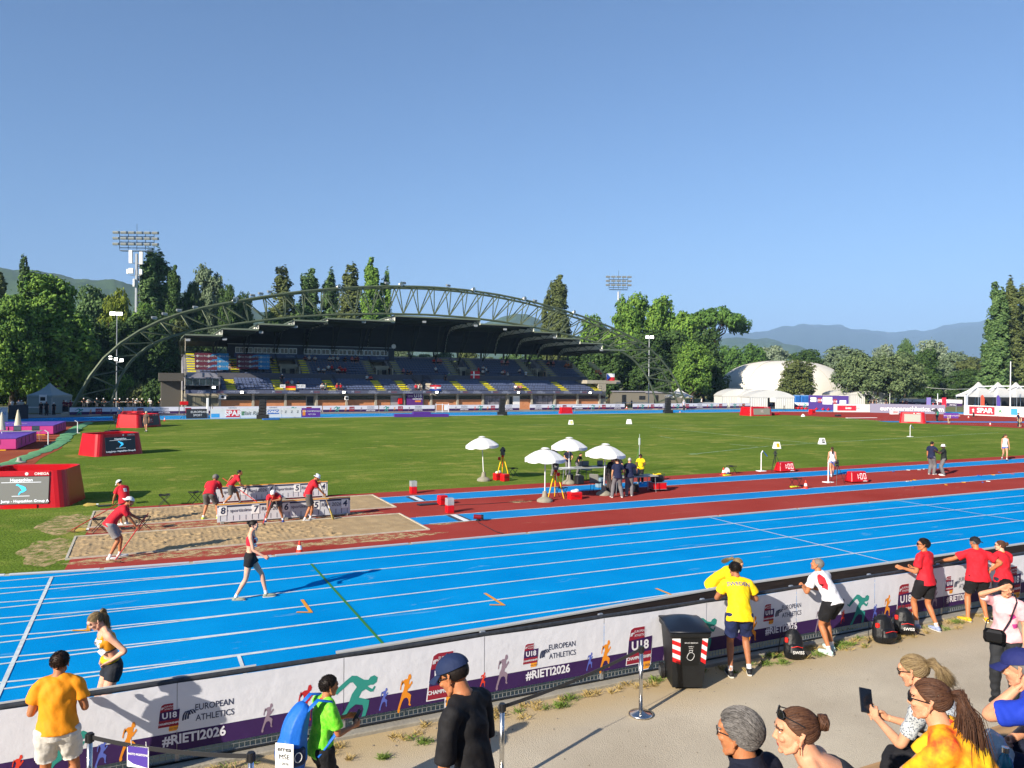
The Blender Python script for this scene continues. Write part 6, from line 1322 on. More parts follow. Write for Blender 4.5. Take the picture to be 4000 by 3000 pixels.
t = thing('black_flipper', 'small black rubber mat lying by the upper straw broom', 'mat', tuple(g(405, 1978)), .1); MB().rbox((-.2,-.1,0),(.25,.1,.04),.02).build('rubber', BLACK, t)
for i, (x, y, c, lab) in enumerate(((2837, 1858, 'e8ec28', 'bright yellow flag lying by the cone on the grass edge'), (3100, 1903, 'e8ec28', 'bright yellow flag lying by the cone between the runways'))):
 p = g(x, y); tag(MB().add([(-.25,-.06,.03),(.3,-.12,.03),(.3,.1,.035),(-.2,.08,.06),(-.25,-.06,.015),(.3,-.12,.015),(.3,.1,.015),(-.2,.08,.015)], [(0,1,2,3),(4,7,6,5),(0,4,5,1),(1,5,6,2),(2,6,7,3),(3,7,4,0)]).build('signal_flag', mat('hi-vis yellow', c, .7), None, loc=tuple(p), rot=.3), lab, 'flag')
t = thing('folding_fan', 'round white disc leaning beside the stool at the grass edge', 'disc', tuple(g(2840, 1852))); MB().lathe([(.001,.0),(.17,.0),(.17,.02),(.001,.02)], 18, T(0,0,.18) @ Matrix.Rotation(1.35, 4, 'X')).build('disc', WHITE, t)
TP = [mat('tape white','d8d8d0',.6), mat('tape amber','d89a28',.6), mat('tape blue','3a5ab0',.6), mat('tape red','a02838',.6)]
for i, (x, y, k) in enumerate(((3545,1881,0),(3558,1879,1),(3573,1876,1),(3548,1837,0),(3590,1836,0),(3610,1833,0),(3695,1895,1),(3660,1830,2),(3764,1885,1),(3822,1858,2),(3838,1885,2),(3905,1846,2),(3860,1881,0),(3662,1871,0),(3570,1905,3),(3830,1857,3),(3955,1852,3),(3975,1807,2),(3490,1843,2),(3888,1805,2),(3880,1856,1))):
 tag(MB().rbox((-.09,-.035,.0),(.09,.035,.03),.008).build('tape_marker', TP[k], None, loc=tuple(g(x, y, .022)), rot=i*.7), '%s tape mark stuck beside a runway at right' % ['white','amber','blue','red'][k], 'tape marker', '%s run-up markers' % ['white','amber','blue','red'][k])
def pitboard(u0, u1, v, nums, label, extra):
 t = thing('distance_board', label, 'distance board', (0, v, 0), 0, 'white distance boards by the sand pits'); h = .62
 MB().box((u0,-.02,.06),(u1,.02,h)).build('panel', mat('white distance panel', 'c8cad0', .55, var=.03, scale=1), t)
 MB().box((u0,-.022,h),(u1,.022,h+.035)).build('orange_edge', mat('orange edge strip','d8962c',.5), t); MB().box((u0,-.0235,h-.075),(u1,-.0205,h-.015)).build('navy_line', C_['navy'], t)
 tk = MB(); n = int((u1-u0)/.2)
 for k in range(n): x = u0 + .1 + .2*k; tk.box((x-.008,-.024,.10),(x+.008,-.0205,.10+(.16 if k % 5 else .24)))
 tk.build('scale_marks', C_['navy'], t)
 for s, u in nums:
  a = MB().box((u-.12,-.035,.28),(u+.12,-.021,.58)).build('number_card', WHITE, t); m2 = MB(); letters(m2, s, .30, facing((u,-.04,.43),(1,0,0),(0,0,1)), bold=.008, shear=.1); m2.build('lettering', C_['navy'], a)
 m2 = MB(); 
 for s, u in extra: letters(m2, s, .15 if s[0] != 'R' else .17, facing((u,-.026,.42),(1,0,0),(0,0,1)), bold=.003, shear=.1 if s[0] == 'R' else 0)
 m2.build('lettering', mat('grey violet print','5a5868',.6), t)
 for u in (u0+.15, (u0+u1)/2, (u0+u1)/2+.5, u1-.15): MB().rbox((u-.06,-.13,0),(u+.06,-.03,.09),.01).build('foot_block', mat('grey block','8a8880',.8), t)
a = onv(848, 2040, 26.75); b_ = onv(1367, 2000, 26.75)
def ub(x, v=26.75): return onv(x, 2010, v).x
pitboard(a.x, b_.x, 26.75, [('8', ub(870)), ('7', ub(998)), ('6', ub(1117)), ('5', ub(1234)), ('4', ub(1346))], 'white distance board numbered 8 to 4 between the two pits', [('+ sportissimo', ub(934)), ('Rieti 2026', ub(1062)), ('+ sportissimo', ub(1170)), ('Rieti 2026', ub(1293))])
a = onv(820, 1960, 31.2); b_ = onv(1279, 1930, 31.2)
pitboard(a.x, b_.x, 31.2, [('7', ub(952,31.2)), ('6', ub(1060,31.2)), ('5', ub(1159,31.2)), ('4', ub(1261,31.2))], 'white distance board on the grass edge behind the far pit', [('+ sportissimo', ub(903,31.2)), ('Rieti 2026', ub(1005,31.2)), ('+ sportissimo', ub(1112,31.2)), ('Rieti 2026', ub(1210,31.2))])
def speaker(x, y, label, m_=None):
 t = thing('line_speaker', label, 'loudspeaker', tuple(g(x, y)), -.3, 'black loudspeaker stacks across the field'); MB().rbox((-.6,-.5,0),(.7,.5,.5),.04).build('sub_cabinet', BLACK, t)
 for k in range(5): MB().rbox((-.42+.03*k,-.35,.52+.36*k),(.42-.0*k,.35,.86+.36*k),.04).build('speaker_cabinet', BLACK, t)
speaker(1025, 1636, 'black loudspeaker stack on the far grass edge between the advert boards'); speaker(1960, 1622, 'black loudspeaker stack on the far edge of the grass at centre'); speaker(2608, 1614, 'black loudspeaker stack at the far edge of the grass at right')
t = tag(MB().rbox((-.7,-.4,0),(1.2,.5,.14),.06).build('blue_tarpaulin', mat('blue tarpaulin','2c6ab8',.6), None, loc=tuple(g(1050,1640))), 'folded blue tarpaulin beside the left speaker stack', 'tarpaulin')
t = thing('podium', 'low long purple podium on the far edge of the grass', 'podium', (0,0,0)); a, c = g(1540, 1629), g(1750, 1628); d = (c-a); t.location = a; t.rotation_euler = (0,0,atan2(d.y,d.x)); L_ = d.length
MB().rbox((0,-.6,0),(L_,.6,.38),.03).build('lower_step', mat('purple podium side','4a2484',.6), t); MB().rbox((L_*.34,-.62,.381),(L_*.66,.6,.66),.03).build('upper_step', mat('purple podium side','4a2484',.6), t)
t = thing('steeple_box', 'flat red wedge box on the far track before the right part of the stand', 'box', tuple(g(2210, 1616)), .0); MB().add([(-1.0,-.4,0),(1.0,-.4,0),(1.0,.4,0),(-1.0,.4,0),(-.8,-.25,.95),(.8,-.25,.95),(.8,.25,.95),(-.8,.25,.95)], [(0,3,2,1),(4,5,6,7),(0,1,5,4),(1,2,6,5),(2,3,7,6),(3,0,4,7)]).build('shell', REDP, t)
t = thing('hurdle', 'steeplechase barrier with a white bar on the far track', 'hurdle', tuple(g(2278, 1609)), .0)
MB().box((-1.8,-.06,.78),(1.8,.06,.91)).build('bar', WHITE, t)
for s_ in (-1,1): MB().box((s_*1.5-.04,-.04,.03),(s_*1.5+.04,.04,.78)).box((s_*1.5-.5,-.06,0),(s_*1.5+.5,.06,.04)).build('leg', GALV, t)
def rbox_(x, y, w, h, d, label, z0=0, pole=False, cat='box', rot=0):
 t = thing('red_box', label, cat, tuple(g(x, y)), rot); MB().rbox((-w/2,-d/2,z0),(w/2,d/2,z0+h),.04).build('shell', REDP, t)
 if pole: MB().tube([(0,0,0),(0,0,z0)], .03, 6).tube([(-.4,0,0),(0,0,.6),(.4,0,0)], .025, 5).build('stand', BLACK, t)
 else: MB().box((-w*.2,-d/2-.03,h*.35),(w*.2,-d/2-.002,h*.65)).build('vent', mat('dark red rim', '7a0c12', .4), t)
rbox_(880, 1633, .95, .95, .8, 'red cabinet standing before the SPAR board at left'); rbox_(719, 1636, .9, .42, .4, 'red timing box raised on a tripod near the left end of the stand', 1.6, True)
rbox_(3172, 1619, .9, .8, .6, 'red trolley box on the far bend before the purple backdrop'); rbox_(3030, 1622, 1.1, .35, .6, 'low red box just right of the far scoreboard')
for i, (x, y) in enumerate(((3108,1597),(3120,1598),(3134,1599),(3149,1600),(3168,1600),(3190,1602),(3216,1603),(3236,1604))):
 tag(MB().rbox((-.35,-.2,0),(.35,.2,.32),.08).tube([(-.2,0,.3),(0,0,.5),(.2,0,.3)], .04, 5).build('starting_block', REDP, None, loc=tuple(g(x, y)), rot=.3), 'red starting equipment box in a line before the purple backdrop', 'box', 'red boxes lined up on the far bend')
for i, (x, y) in enumerate(((485,1644),(500,1645),(520,1646),(540,1645))):
 tag(MB().rbox((-.6,-.4,0),(.6,.4,.9+.2*(i%2)),.15).build('red_cover', mat('red fabric cover','b01c28',.8,var=.15,scale=3), None, loc=tuple(g(x, y)), rot=.2*i), 'piece of equipment under a red cover behind the far left scoreboard', 'cover', 'red covered equipment far left')
t = thing('timing_post', 'white box post with a tall dark pole at the right end of the black board', 'post', tuple(g(814, 1634))); MB().rbox((-.22,-.2,0),(.02,.2,2.4),.03).build('white_box', WHITE, t); MB().tube([(.2,0,0),(.2,0,4.9)], .04, 6).build('pole', DARK, t)
for i, (x, y) in enumerate(((3707,1653),(3985,1668))):
 t = thing('wooden_trestle', ['small pale wooden trestle right of the television camera','small pale wooden trestle at the right edge'][i], 'trestle', tuple(g(x, y)), .3); mm_ = mat('pale wood','b8a884',.8)
 for s_ in (-1,1): MB().box((s_*.22-.02,-.04,0),(s_*.22+.02,.04,1.05),Matrix.Rotation(s_*.22,4,'Y')).build('leg', mm_, t)
 MB().box((-.35,-.12,.55),(.35,.12,.6)).build('top', mm_, t)
t = tag(MB().rbox((-.5,-.3,0),(.5,.3,.28),.08).build('black_camera_case', BLACK, None, loc=tuple(g(3273,1627)), rot=.3), 'black camera case on the far red area', 'case')
t = tag(MB().rbox((-2.6,-.25,0),(2.6,.25,.06),.02).build('white_board', WHITE, None, loc=tuple(g(3365,1633)), rot=-.1), 'long white plank lying at the edge of the far red area', 'plank')
p = g(3137,1627); tag(MB().lathe([(.3,0),(.28,.08),(.1,.35),(.03,.36)], 14).build('white_cone', WHITE, None, loc=tuple(p)), 'small white cone on the grass edge at far right', 'cone')
t = tag(MB().rbox((-.6,-.3,0),(.6,.35,.7),.05).build('sandwich_board', WB, None, loc=tuple(g(3493,1619)), rot=-.3), 'small white board with red print left of the far right scoreboard', 'advert board')
m2 = MB(); letters(m2, 'SPAR', .34, facing((0,-.31,.36),(1,0,0),(0,0,1)), bold=.01); m2.build('lettering', REDA, t)
for i, (x, d) in enumerate(((60, 96), (130, 96), (300, 118), (380, 118), (470, 120), (560, 121), (640, 122), (2440, 140), (2500, 142), (2760, 146), (2800, 146))):
 q = dp(x, d); tabl(q, 3.2, 1.0, .9, 'white topped table with people behind it, %s' % ('at the left end of the field' if x < 700 else 'near the right arch foot'), -.2, top=WHITE)['group'] = 'white tables behind the far barriers'
board(P(-30, 1648), P(30, 1648), 1.5, 'white and blue advert board at the left edge', WB, [('CON', .5, .6, .5, CY, {})])
t = board(P(33, 1640), P(110, 1636), 1.6, 'dark panel wall right of the blue board at left', BLK, [])
p = dp(168, 95); t = thing('notice_board', 'white notice board on a stand before the grey tent', 'notice board', (*p, 0), -.4); MB().box((-.45,-.03,1.5),(.45,.03,2.5)).build('panel', WHITE, t); MB().box((-.3,-.05,1.75),(.3,-.032,2.2)).build('print', DARK, t); MB().tube([(0,.05,0),(0,.05,1.6)], .03, 6).build('post', GALV, t)
# ================================================================ flags on the stand
def flag(x0, y0, x1, y1, v, kind, label):
 a, c = onv(x0, y1, v), onv(x1, y0, v); w, h = c.x-a.x, c.z-a.z; t = thing('flag', label, 'flag', (a.x, v, a.z)); n = 14
 def wav(u0, u1, z0, z1, m_, nm, off=0):
  mb = MB(); vs = []
  for i in range(n+1):
   x = w*(u0 + (u1-u0)*i/n)
   for z in (z0, z1): vs.append((x, .07*sin(x*3.5)*(1-z*.3) - off, h*z))
  mb.add(vs, [(2*i, 2*i+2, 2*i+3, 2*i+1) for i in range(n)]); mb.build(nm, m_, t)
 R_, W_, B_, K, Y = C_['red'], WHITE, mat('flag blue','24489c',.7), mat('flag black','18181a',.7), mat('flag gold','e8b41c',.7); R_ = mat('flag red','c81e2c',.7)
 if kind == 'de': wav(0,1,.667,1,K,'black_stripe'); wav(0,1,.334,.666,R_,'red_stripe'); wav(0,1,0,.333,Y,'gold_stripe')
 if kind == 'dk': wav(0,1,0,1,R_,'red_field'); wav(.3,.44,0,1,W_,'cross_upright',.02); wav(0,1,.43,.57,W_,'cross_bar',.022)
 if kind == 'hr': wav(0,1,.667,1,R_,'red_stripe'); wav(0,1,.334,.666,W_,'white_stripe'); wav(0,1,0,.333,B_,'blue_stripe'); wav(.42,.58,.25,.8,mat('checked shield','c87078',.7),'shield',.02)
 if kind == 'cz':
  wav(0,1,.5,1,W_,'white_stripe'); wav(0,1,0,.499,R_,'red_stripe'); MB().add([(0,-.09,0),(0,-.09,h),(w*.45,-.09,h*.5)], [(0,1,2)]).build('blue_triangle', B_, t)
flag(1115, 1500, 1155, 1524, 111.7, 'de', 'black red and gold flag hung on the lower railing of the stand'); flag(1838, 1450, 1874, 1478, 116.9, 'dk', 'red flag with a white cross hung on the parapet of the stand'); flag(1678, 1504, 1723, 1526, 111.7, 'hr', 'red white and blue striped flag with a shield on the lower railing'); flag(2369, 1459, 2401, 1487, 111.9, 'cz', 'white and red flag with a blue triangle at the right end of the stand')
for x0, x1, lab, tx in ((1094, 1115, 'white paper sign left of the black red and gold flag', 'GO'), (1156, 1193, 'white paper sign with grey lettering right of the black red and gold flag', 'GO BTS')):
 a, c = onv(x0, 1515, 111.75), onv(x1, 1502, 111.75); t = thing('paper_sign', lab, 'sign', (a.x, 111.75, a.z)); MB().box((0,-.01,0),(c.x-a.x,.01,c.z-a.z)).build('sheet', WHITE, t); m2 = MB(); letters(m2, tx, .3, facing(((c.x-a.x)/2,-.02,(c.z-a.z)/2),(1,0,0),(0,0,1))); m2.build('lettering', DARK, t)
# ================================================================ people
from mathutils.bvhtree import BVHTree
def remesh(mb, voxel, smooth=2, mats=None, name='m', fold=0):
 me = mb.mesh('t', []); o = bpy.data.objects.new('t', me); COL.objects.link(o)
 r = o.modifiers.new('r', 'REMESH'); r.mode = 'VOXEL'; r.voxel_size = voxel; r.use_smooth_shade = True
 if smooth: s = o.modifiers.new('s', 'SMOOTH'); s.factor = .5; s.iterations = smooth
 dg = bpy.context.evaluated_depsgraph_get(); ev = o.evaluated_get(dg); me2 = bpy.data.meshes.new_from_object(ev); me2.name = name
 bpy.data.objects.remove(o); bpy.data.meshes.remove(me)
 if fold:
  import numpy as np
  k = len(me2.vertices); co = np.empty(k*3, np.float32); no = np.empty(k*3, np.float32); me2.vertices.foreach_get('co', co); me2.vertices.foreach_get('normal', no); co = co.reshape(-1,3); no = no.reshape(-1,3); x, y, z = co[:,0], co[:,1], co[:,2]; s_ = np.sin
  q = s_(30*x+2.2*s_(9*z+fold)+fold)*s_(24*y+1.8*s_(11*z+2*fold)+7*z) + .8*s_(38*z+14*x+2.5*s_(14*y+fold)+9*y)*s_(9*x+fold*3)*s_(8*z+5*y+fold) + .35*s_(70*x+40*z+3*s_(25*y))*s_(50*y-30*z)
  co += no*(.0065*q)[:,None]; me2.vertices.foreach_set('co', co.ravel())
 for m in (mats or []): me2.materials.append(m)
 me2.polygons.foreach_set('use_smooth', [True]*len(me2.polygons))
 return me2
def join(parts, mats, name):
 """parts: (mesh, matrix, slot) -> one mesh"""
 vs, fs, mi = [], [], []
 for me, M, slot in parts:
  b = len(vs); vs += [M @ v.co for v in me.vertices]
  for p in me.polygons: fs.append(tuple(b + i for i in p.vertices)); mi.append(slot if slot is not None else p.material_index)
 me = bpy.data.meshes.new(name); me.from_pydata([tuple(v) for v in vs], [], fs)
 for m in mats: me.materials.append(m)
 me.polygons.foreach_set('material_index', mi); me.polygons.foreach_set('use_smooth', [True]*len(fs)); me.update(); return me
EYEW = mat('eye white', 'c8c0b8', .3); LIP = mat('lips', '9c5048', .5); DKH = mat('dark brows', '2c1e16', .8)
def head_mesh(voxel):
 b = MB()
 b.ell((0,-.014,.030),(.0745,.094,.083),20,14).ell((0,.030,-.02),(.059,.062,.074),16,12).ell((0,.038,-.066),(.046,.047,.040),16,10).ell((0,.072,-.093),(.020,.015,.014),12,8)
 b.ell((0,.068,.038),(.052,.028,.030),14,8).tube([(0,.083,.020),(0,.092,.0),(0,.103,-.024),(0,.086,-.037)],[.008,.009,.0115,.009],10)
 for s in (-1,1):
  b.ell((s*.010,.091,-.030),(.008,.009,.007),8,6).ell((s*.036,.068,-.018),(.022,.022,.018),10,8).tube([(s*.010,.092,.026),(s*.03,.090,.031),(s*.052,.074,.026)],[.007,.008,.006],8)
  b.tube([(s*.048,.0,-.03),(s*.05,.02,-.065),(s*.028,.06,-.093)],[.018,.017,.013],8); b.ell((s*.031,.074,.012),(.014,.012,.011),10,8)
  b.tube([(s*.074,.0,-.022),(s*.082,-.004,-.036),(s*.083,-.010,-.01),(s*.088,-.022,.012),(s*.086,-.030,.024),(s*.078,-.012,.030)],[.006,.009,.007,.006,.006,.005],7); b.ell((s*.079,-.014,-.002),(.006,.014,.024),8,6)
 b.ell((0,.086,-.053),(.020,.008,.005),10,6).ell((0,.083,-.063),(.017,.009,.006),10,6)
 me = remesh(b, voxel, 2 if voxel < .006 else 1)
 for p in me.polygons:
  c = p.center; i = 0
  if abs(c.x) < .020 and c.y > .0845 and -.068 < c.z < -.050: i = 3
  elif .028 < c.z + .25*(abs(c.x)-.03)**1 < .040 and .014 < abs(c.x) < .052 and c.y > .068: i = 2
  p.material_index = i
 e = MB()
 for s in (-1,1): e.cur = 1; e.ell((s*.031,.0785,.012),(.0125,.0095,.0062),10,8); e.cur = 2; e.ell((s*.031,.0868,.012),(.0048,.0022,.0048),8,6)
 em = e.mesh('e', []); return join([(me, Matrix(), None), (em, Matrix(), None)], [], 'head')
HEADS = {}
def get_head(v):
 if v not in HEADS: HEADS[v] = head_mesh(v)
 return HEADS[v]
HANDS = {}
def get_hand(kind, voxel=.0045):
 k = (kind, voxel)
 if k in HANDS: return HANDS[k]
 b = MB(); b.tube([(0,0,.02),(0,0,-.01),(0,.003,-.05),(0,.002,-.085)],[(.018,.026),(.017,.027),(.016,.038),(.012,.037)],12,side=(1,0,0))
 curl = {'relaxed': .35, 'grip': 1.35, 'flat': .06, 'hold': .8}[kind]
 for i,(y,l,r) in enumerate(((.030,.068,.0088),(.010,.076,.0092),(-.010,.070,.0088),(-.028,.056,.0078))):
  p = Vector((0,y,-.083)); a = curl*.55; pts = [p + Vector((0,-.0*i,.012)), p]; c_ = curl*(1+.08*i)
  for q in (.45,.31,.26):
   d = Vector((-sin(a), (y*.5 if kind != 'grip' else 0), -cos(a))).normalized(); p = p + d*l*q; pts.append(p); a += c_*.75
  b.tube(pts,[r*1.05,r*1.08,r,r*.92,r*.8],8)
 tc = curl*.5; b.tube([(-.004,.018,-.018),(-.012,.040,-.042),(-.018-.02*tc,.050-.012*tc,-.066),(-.020-.035*tc,.046-.03*tc,-.090)],[.014,.012,.0105,.008],8)
 HANDS[k] = remesh(b, voxel, 1); return HANDS[k]
def spl(P_, R_, k=4):
 n = len(P_); P_ = [Vector(p) for p in P_]; R_ = [r if isinstance(r, tuple) else (r, r) for r in R_]; op, orr = [], []
 for i in range(n-1):
  a, b, c, d = max(i-1,0), i, i+1, min(i+2,n-1)
  for j in range(k if i < n-2 else k+1):
   t = j/k; w = (-.5*t+t*t-.5*t**3, 1-2.5*t*t+1.5*t**3, .5*t+2*t*t-1.5*t**3, -.5*t*t+.5*t**3)
   op.append(P_[a]*w[0]+P_[b]*w[1]+P_[c]*w[2]+P_[d]*w[3]); orr.append(tuple(max(.004, R_[a][q]*w[0]+R_[b][q]*w[1]+R_[c][q]*w[2]+R_[d][q]*w[3]) for q in (0,1)))
 return op, orr
def ik(a, c, l1, l2, pole):
 d = c - a; L = min(d.length, (l1+l2)*.999); dn = d.normalized(); x = (l1*l1 - l2*l2 + L*L)/(2*L); h = sqrt(max(0, l1*l1 - x*x))
 pl = Vector(pole); pl = pl - dn*pl.dot(dn); pl = pl.normalized() if pl.length > 1e-5 else dn.orthogonal().normalized()
 return a + dn*x + pl*h, a + dn*L
def V(*a): return Vector(a[0] if len(a) == 1 else a)
SKIN = {'pale': ('d49c80','e0ac90'), 'fair': ('c88e6c','d69c7a'), 'tan': ('a86a44','b87850'), 'olive': ('9a6444','a87050'), 'brown': ('6c4028','7a4a30'), 'dark': ('3c241a','482c20')}
def skin(k):
 m = mat('skin '+k, SKIN[k][0], .52, col2=SKIN[k][1], scale=9, spec=.35, bump=.15, bscale=180); b = m.node_tree.nodes['Principled BSDF']
 b.inputs['Subsurface Weight'].default_value = .12; b.inputs['Subsurface Radius'].default_value = (.02,.008,.004); b.inputs['Subsurface Scale'].default_value = .5; return m
def hairmat(c1, c2):
 n_ = 'hair '+c1
 if n_ in MATS: return MATS[n_]
 m = mat(n_, c1, .55, spec=.25); nt, N, b = nodes(m); lk = nt.links.new; ge = N('ShaderNodeNewGeometry'); tc = N('ShaderNodeTexCoord'); n1 = N('ShaderNodeTexNoise', i_Scale=70.0, i_Detail=3.0); lk(tc.outputs['Object'], n1.inputs['Vector'])
 mx = N('ShaderNodeMix', data_type='FLOAT'); mx.inputs[0].default_value = .4; lk(ge.outputs['Random Per Island'], mx.inputs[2]); lk(n1.outputs['Fac'], mx.inputs[3])
 r = N('ShaderNodeValToRGB'); e = r.color_ramp.elements; e[0].position=.2; e[1].position=.8; e[0].color=(*hx(c1),1); e[1].color=(*hx(c2),1); lk(mx.outputs[0], r.inputs[0]); lk(r.outputs[0], b.inputs['Base Color'])
 bp = N('ShaderNodeBump'); bp.inputs['Strength'].default_value=.7; bp.inputs['Distance'].default_value=.004; lk(n1.outputs['Fac'], bp.inputs['Height']); lk(bp.outputs[0], b.inputs['Normal']); return m
HAIR = {k: v for k, v in dict(black=('0e0c0c','241c18'), dark=('1e1410','3c2a1e'), brown=('38231a','5c3e2c'), blond=('8a6a40','c8a870'), dblond=('5c4a34','94805c'), grey=('3c3836','86827e'), silver=('8c8a88','c8c4c0')).items()}
def skull(d, t=0.0):    # point on the scalp in direction d
 c = Vector((0,-.014,.030)); r = Vector((.0745+t,.094+t,.083+t)); k = 1/sqrt((d.x/r.x)**2 + (d.y/r.y)**2 + (d.z/r.z)**2); return c + d*k
def hairline(p, low=0):
 y = p.y
 zb = .062 + (y-.05)*.5 if y > .05 else (.0 + (y+.01)/.06*.060 if y > -.01 else -.0 + (y+.01)*1.05)
 return p.z > max(zb, -.072) - low
def hair_shell(th, seed=0, low=0, rough=.25, n=44):
 b = MB(); vs = {}; grid = []
 for j in range(n//2+1):
  ph = pi*.78*j/(n//2)
  for i in range(n):
   a = 2*pi*i/n; d = Vector((sin(ph)*cos(a), sin(ph)*sin(a)-.25, cos(ph)+.15)).normalized(); p0 = skull(d, 0)
   inside = hairline(p0, low); q = th*(1 + rough*noise.noise(d*7+V(seed,0,0)) + rough*.6*noise.noise(d*19+V(seed,1,0)))
   grid.append((skull(d, q if inside else -.004), inside))
 fs = []
 for j in range(n//2):
  for i in range(n):
   q = (j*n+i, j*n+(i+1)%n, (j+1)*n+(i+1)%n, (j+1)*n+i)
   if any(grid[k][1] for k in q): fs.append(q)
 b.add([g_[0] for g_ in grid], fs); return b
def locks(b, guide, n, seed, r=.0035, wig=.004):
 """guide(rnd) -> list of points"""
 r_ = random.Random(seed)
 for _ in range(n):
  pts = guide(r_); k = len(pts); f = r_.uniform(.7, 1.3); ph = r_.uniform(0, 6)
  pts = [p + Vector((sin(ph+i*1.3), cos(ph*1.7+i), sin(ph*.6+i*.9)))*wig*min(1, i/2) for i, p in enumerate(pts)]
  b.tube(pts, [r*f*.6] + [r*f]*(k-2) + [r*f*.3], 4)
def pull_to(K, off=.006, fan=1.0):
 """scalp points combed back to the knot K"""
 def gd(r_):
  while True:
   d = Vector((r_.gauss(0,1), r_.gauss(0,1), r_.gauss(0,1))).normalized(); p = skull(d)
   if hairline(p) : break
  pts = []; k0 = (K - Vector((0,-.014,.03))).normalized()
  for i in range(8): t = i/7; q = (d*(1-t) + k0*t); q = q.normalized() if q.length > .05 else k0; pts.append(skull(q, off + .004*sin(pi*t)))
  pts.append(K); return pts
 return gd
def P_person(name, label, pose, px=None, top=None, at=None, face=0, sk='fair', hair=None, shirt=None, pants=None, shoes='d8d8d8', cap=None, fem=False, build=1.0, voxel=.014, group=None, hands=('relaxed','relaxed'), z0=0.0, extras=None, headpos=None, scale=None, hk='relaxed', socks='e0e0e0'):
 """pose: lean (deg), up (deg, upper spine), side, tw, head=(yaw,pitch,roll), feet=((x,y),(x,y)) left,right, pel=(x,y,z), arms=(L,R) each ('a',upper,fore) or ('t',wrist,pole)"""
 ps = dict(lean=2, up=0, side=0, tw=0, head=(0,0,0), feet=((-.11,0),(.11,.03)), pel=(0,0,.915), arms=(('a',(-.18,.02,-1),(-.06,.15,-1)),('a',(.18,.02,-1),(.06,.15,-1))), knee=(0,1,0), fyaw=(8,-8)); ps.update(pose)
 sw = .158 if fem else .174; hw = .092
 pel = V(ps['pel']); rl = Matrix.Rotation(radians(-ps['lean']), 3, 'X'); rs = Matrix.Rotation(radians(ps['side']), 3, 'Y'); ru = Matrix.Rotation(radians(-ps['lean']-ps['up']), 3, 'X'); rt = Matrix.Rotation(radians(-ps['tw']), 3, 'Z')
 u1 = rs @ (rl @ V(0,0,1)); R2 = rt @ rs @ ru; u2 = R2 @ V(0,0,1); sx = R2 @ V(1,0,0); fy = R2 @ V(0,1,0)
 waist = pel + u1*.16; chest = waist + u2*.17; sh = chest + u2*.155; nb = sh + u2*.05
 hy, hp, hr = ps['head']; RH = rt @ Matrix.Rotation(radians(-hy), 3, 'Z') @ Matrix.Rotation(radians(-hp), 3, 'X') @ Matrix.Rotation(radians(hr), 3, 'Y')
 hs = .94 if fem else 1.0; hu = (u2*.6 + RH @ V(0,.0,1)*.6 + RH @ V(0,1,0)*.12).normalized(); head = nb + hu*.066 + RH @ V(0,.022,.072)
 SH = [sh + sx*(-sw) - u2*.02, sh + sx*sw - u2*.02]; EL, WR = [], []
 for i in (0,1):
  a = ps['arms'][i]; s_ = -1 if i == 0 else 1
  if a[0] == 'a':
   up_ = V(a[1]).normalized(); fo = V(a[2]).normalized(); e = SH[i] + up_*.285; w = e + fo*.25
  else: e, w = ik(SH[i], V(a[1]), .285, .25, a[2] if len(a) > 2 else (s_*.4,-1,-.3))
  EL.append(e); WR.append(w)
 AN, KN, HIP = [], [], []
 for i in (0,1):
  h = pel + V((-hw if i == 0 else hw), 0, -.02); f = ps['feet'][i]; an = V(f[0], f[1], f[2] if len(f) > 2 else .085); k, an = ik(h, an, .425, .425, ps['knee']); HIP.append(h); KN.append(k); AN.append(an)
 hb = 1.0*build; Wd = build
 tor = [pel - u1*.07, pel + u1*.0, pel + u1*.08, waist, chest - u2*.03, chest + u2*.06, sh - u2*.0, nb]
 trr = [(.11,.095),(.158 if not fem else .165,.112),(.142 if not fem else .145,.102),(.128 if not fem else .112,.094 if not fem else .082),(.143 if not fem else .128,.102 if not fem else .098),(.152 if not fem else .136,.104 if not fem else .102),(.135 if not fem else .12,.075),(.058,.056)]
 trr = [(a*Wd, c*Wd) for a, c in trr]; trr[-1] = (.056,.056)
 def arm(b, i, gr=0.0, frm=0, to=2.0, w=1.0):
  sp, e, wr = SH[i], EL[i], WR[i]; inn = sh + (sp - sh)*.45; P_ = [inn, sp, sp.lerp(e,.35), sp.lerp(e,.75), e, e.lerp(wr,.25), e.lerp(wr,.6), wr]; r = [.055,.056,.049,.042,.037,.040,.033,.026]
  if fem: r = [q*.86 for q in r]
  r = [q*(build**.5) + gr for q in r]; r[0] = min(r[0], .062); r[1] = min(r[1], .070)
  t = {2.0: 8}.get(to, 4 if to >= 1 else 3); P_, r = P_[:t], r[:t]
  if to < 1: P_[-1] = sp.lerp(e, to); r[-1] += gr*.5
  b.tube(*spl(P_, r), 14)
 def leg(b, i, gr=0.0, to=2.0, flare=0.0):
  h, k, a = HIP[i], KN[i], AN[i]; P_ = [h + V(0,0,.06), h, h.lerp(k,.3), h.lerp(k,.7), k, k.lerp(a,.28), k.lerp(a,.65), a, a + V(0,0,-.03)]; r = [.078,.090,.080,.062,.053,.054,.040,.034,.034]
  if fem: r = [q*.97 for q in r]
  r = [q*(build**.5) + gr for q in r]
  if to < 1: n_ = 3 if to < .6 else 4; P_, r = P_[:n_] + [h.lerp(k, to)], r[:n_] + [r[n_-1]*.95 + flare]
  elif to < 2: P_, r = P_[:6] + [k.lerp(a, to-1)], r[:6] + [.045 + gr + flare]
  elif gr: r = [q + (flare if j > 3 else 0) for j, q in enumerate(r)]
  b.tube(*spl(P_, r), 16)
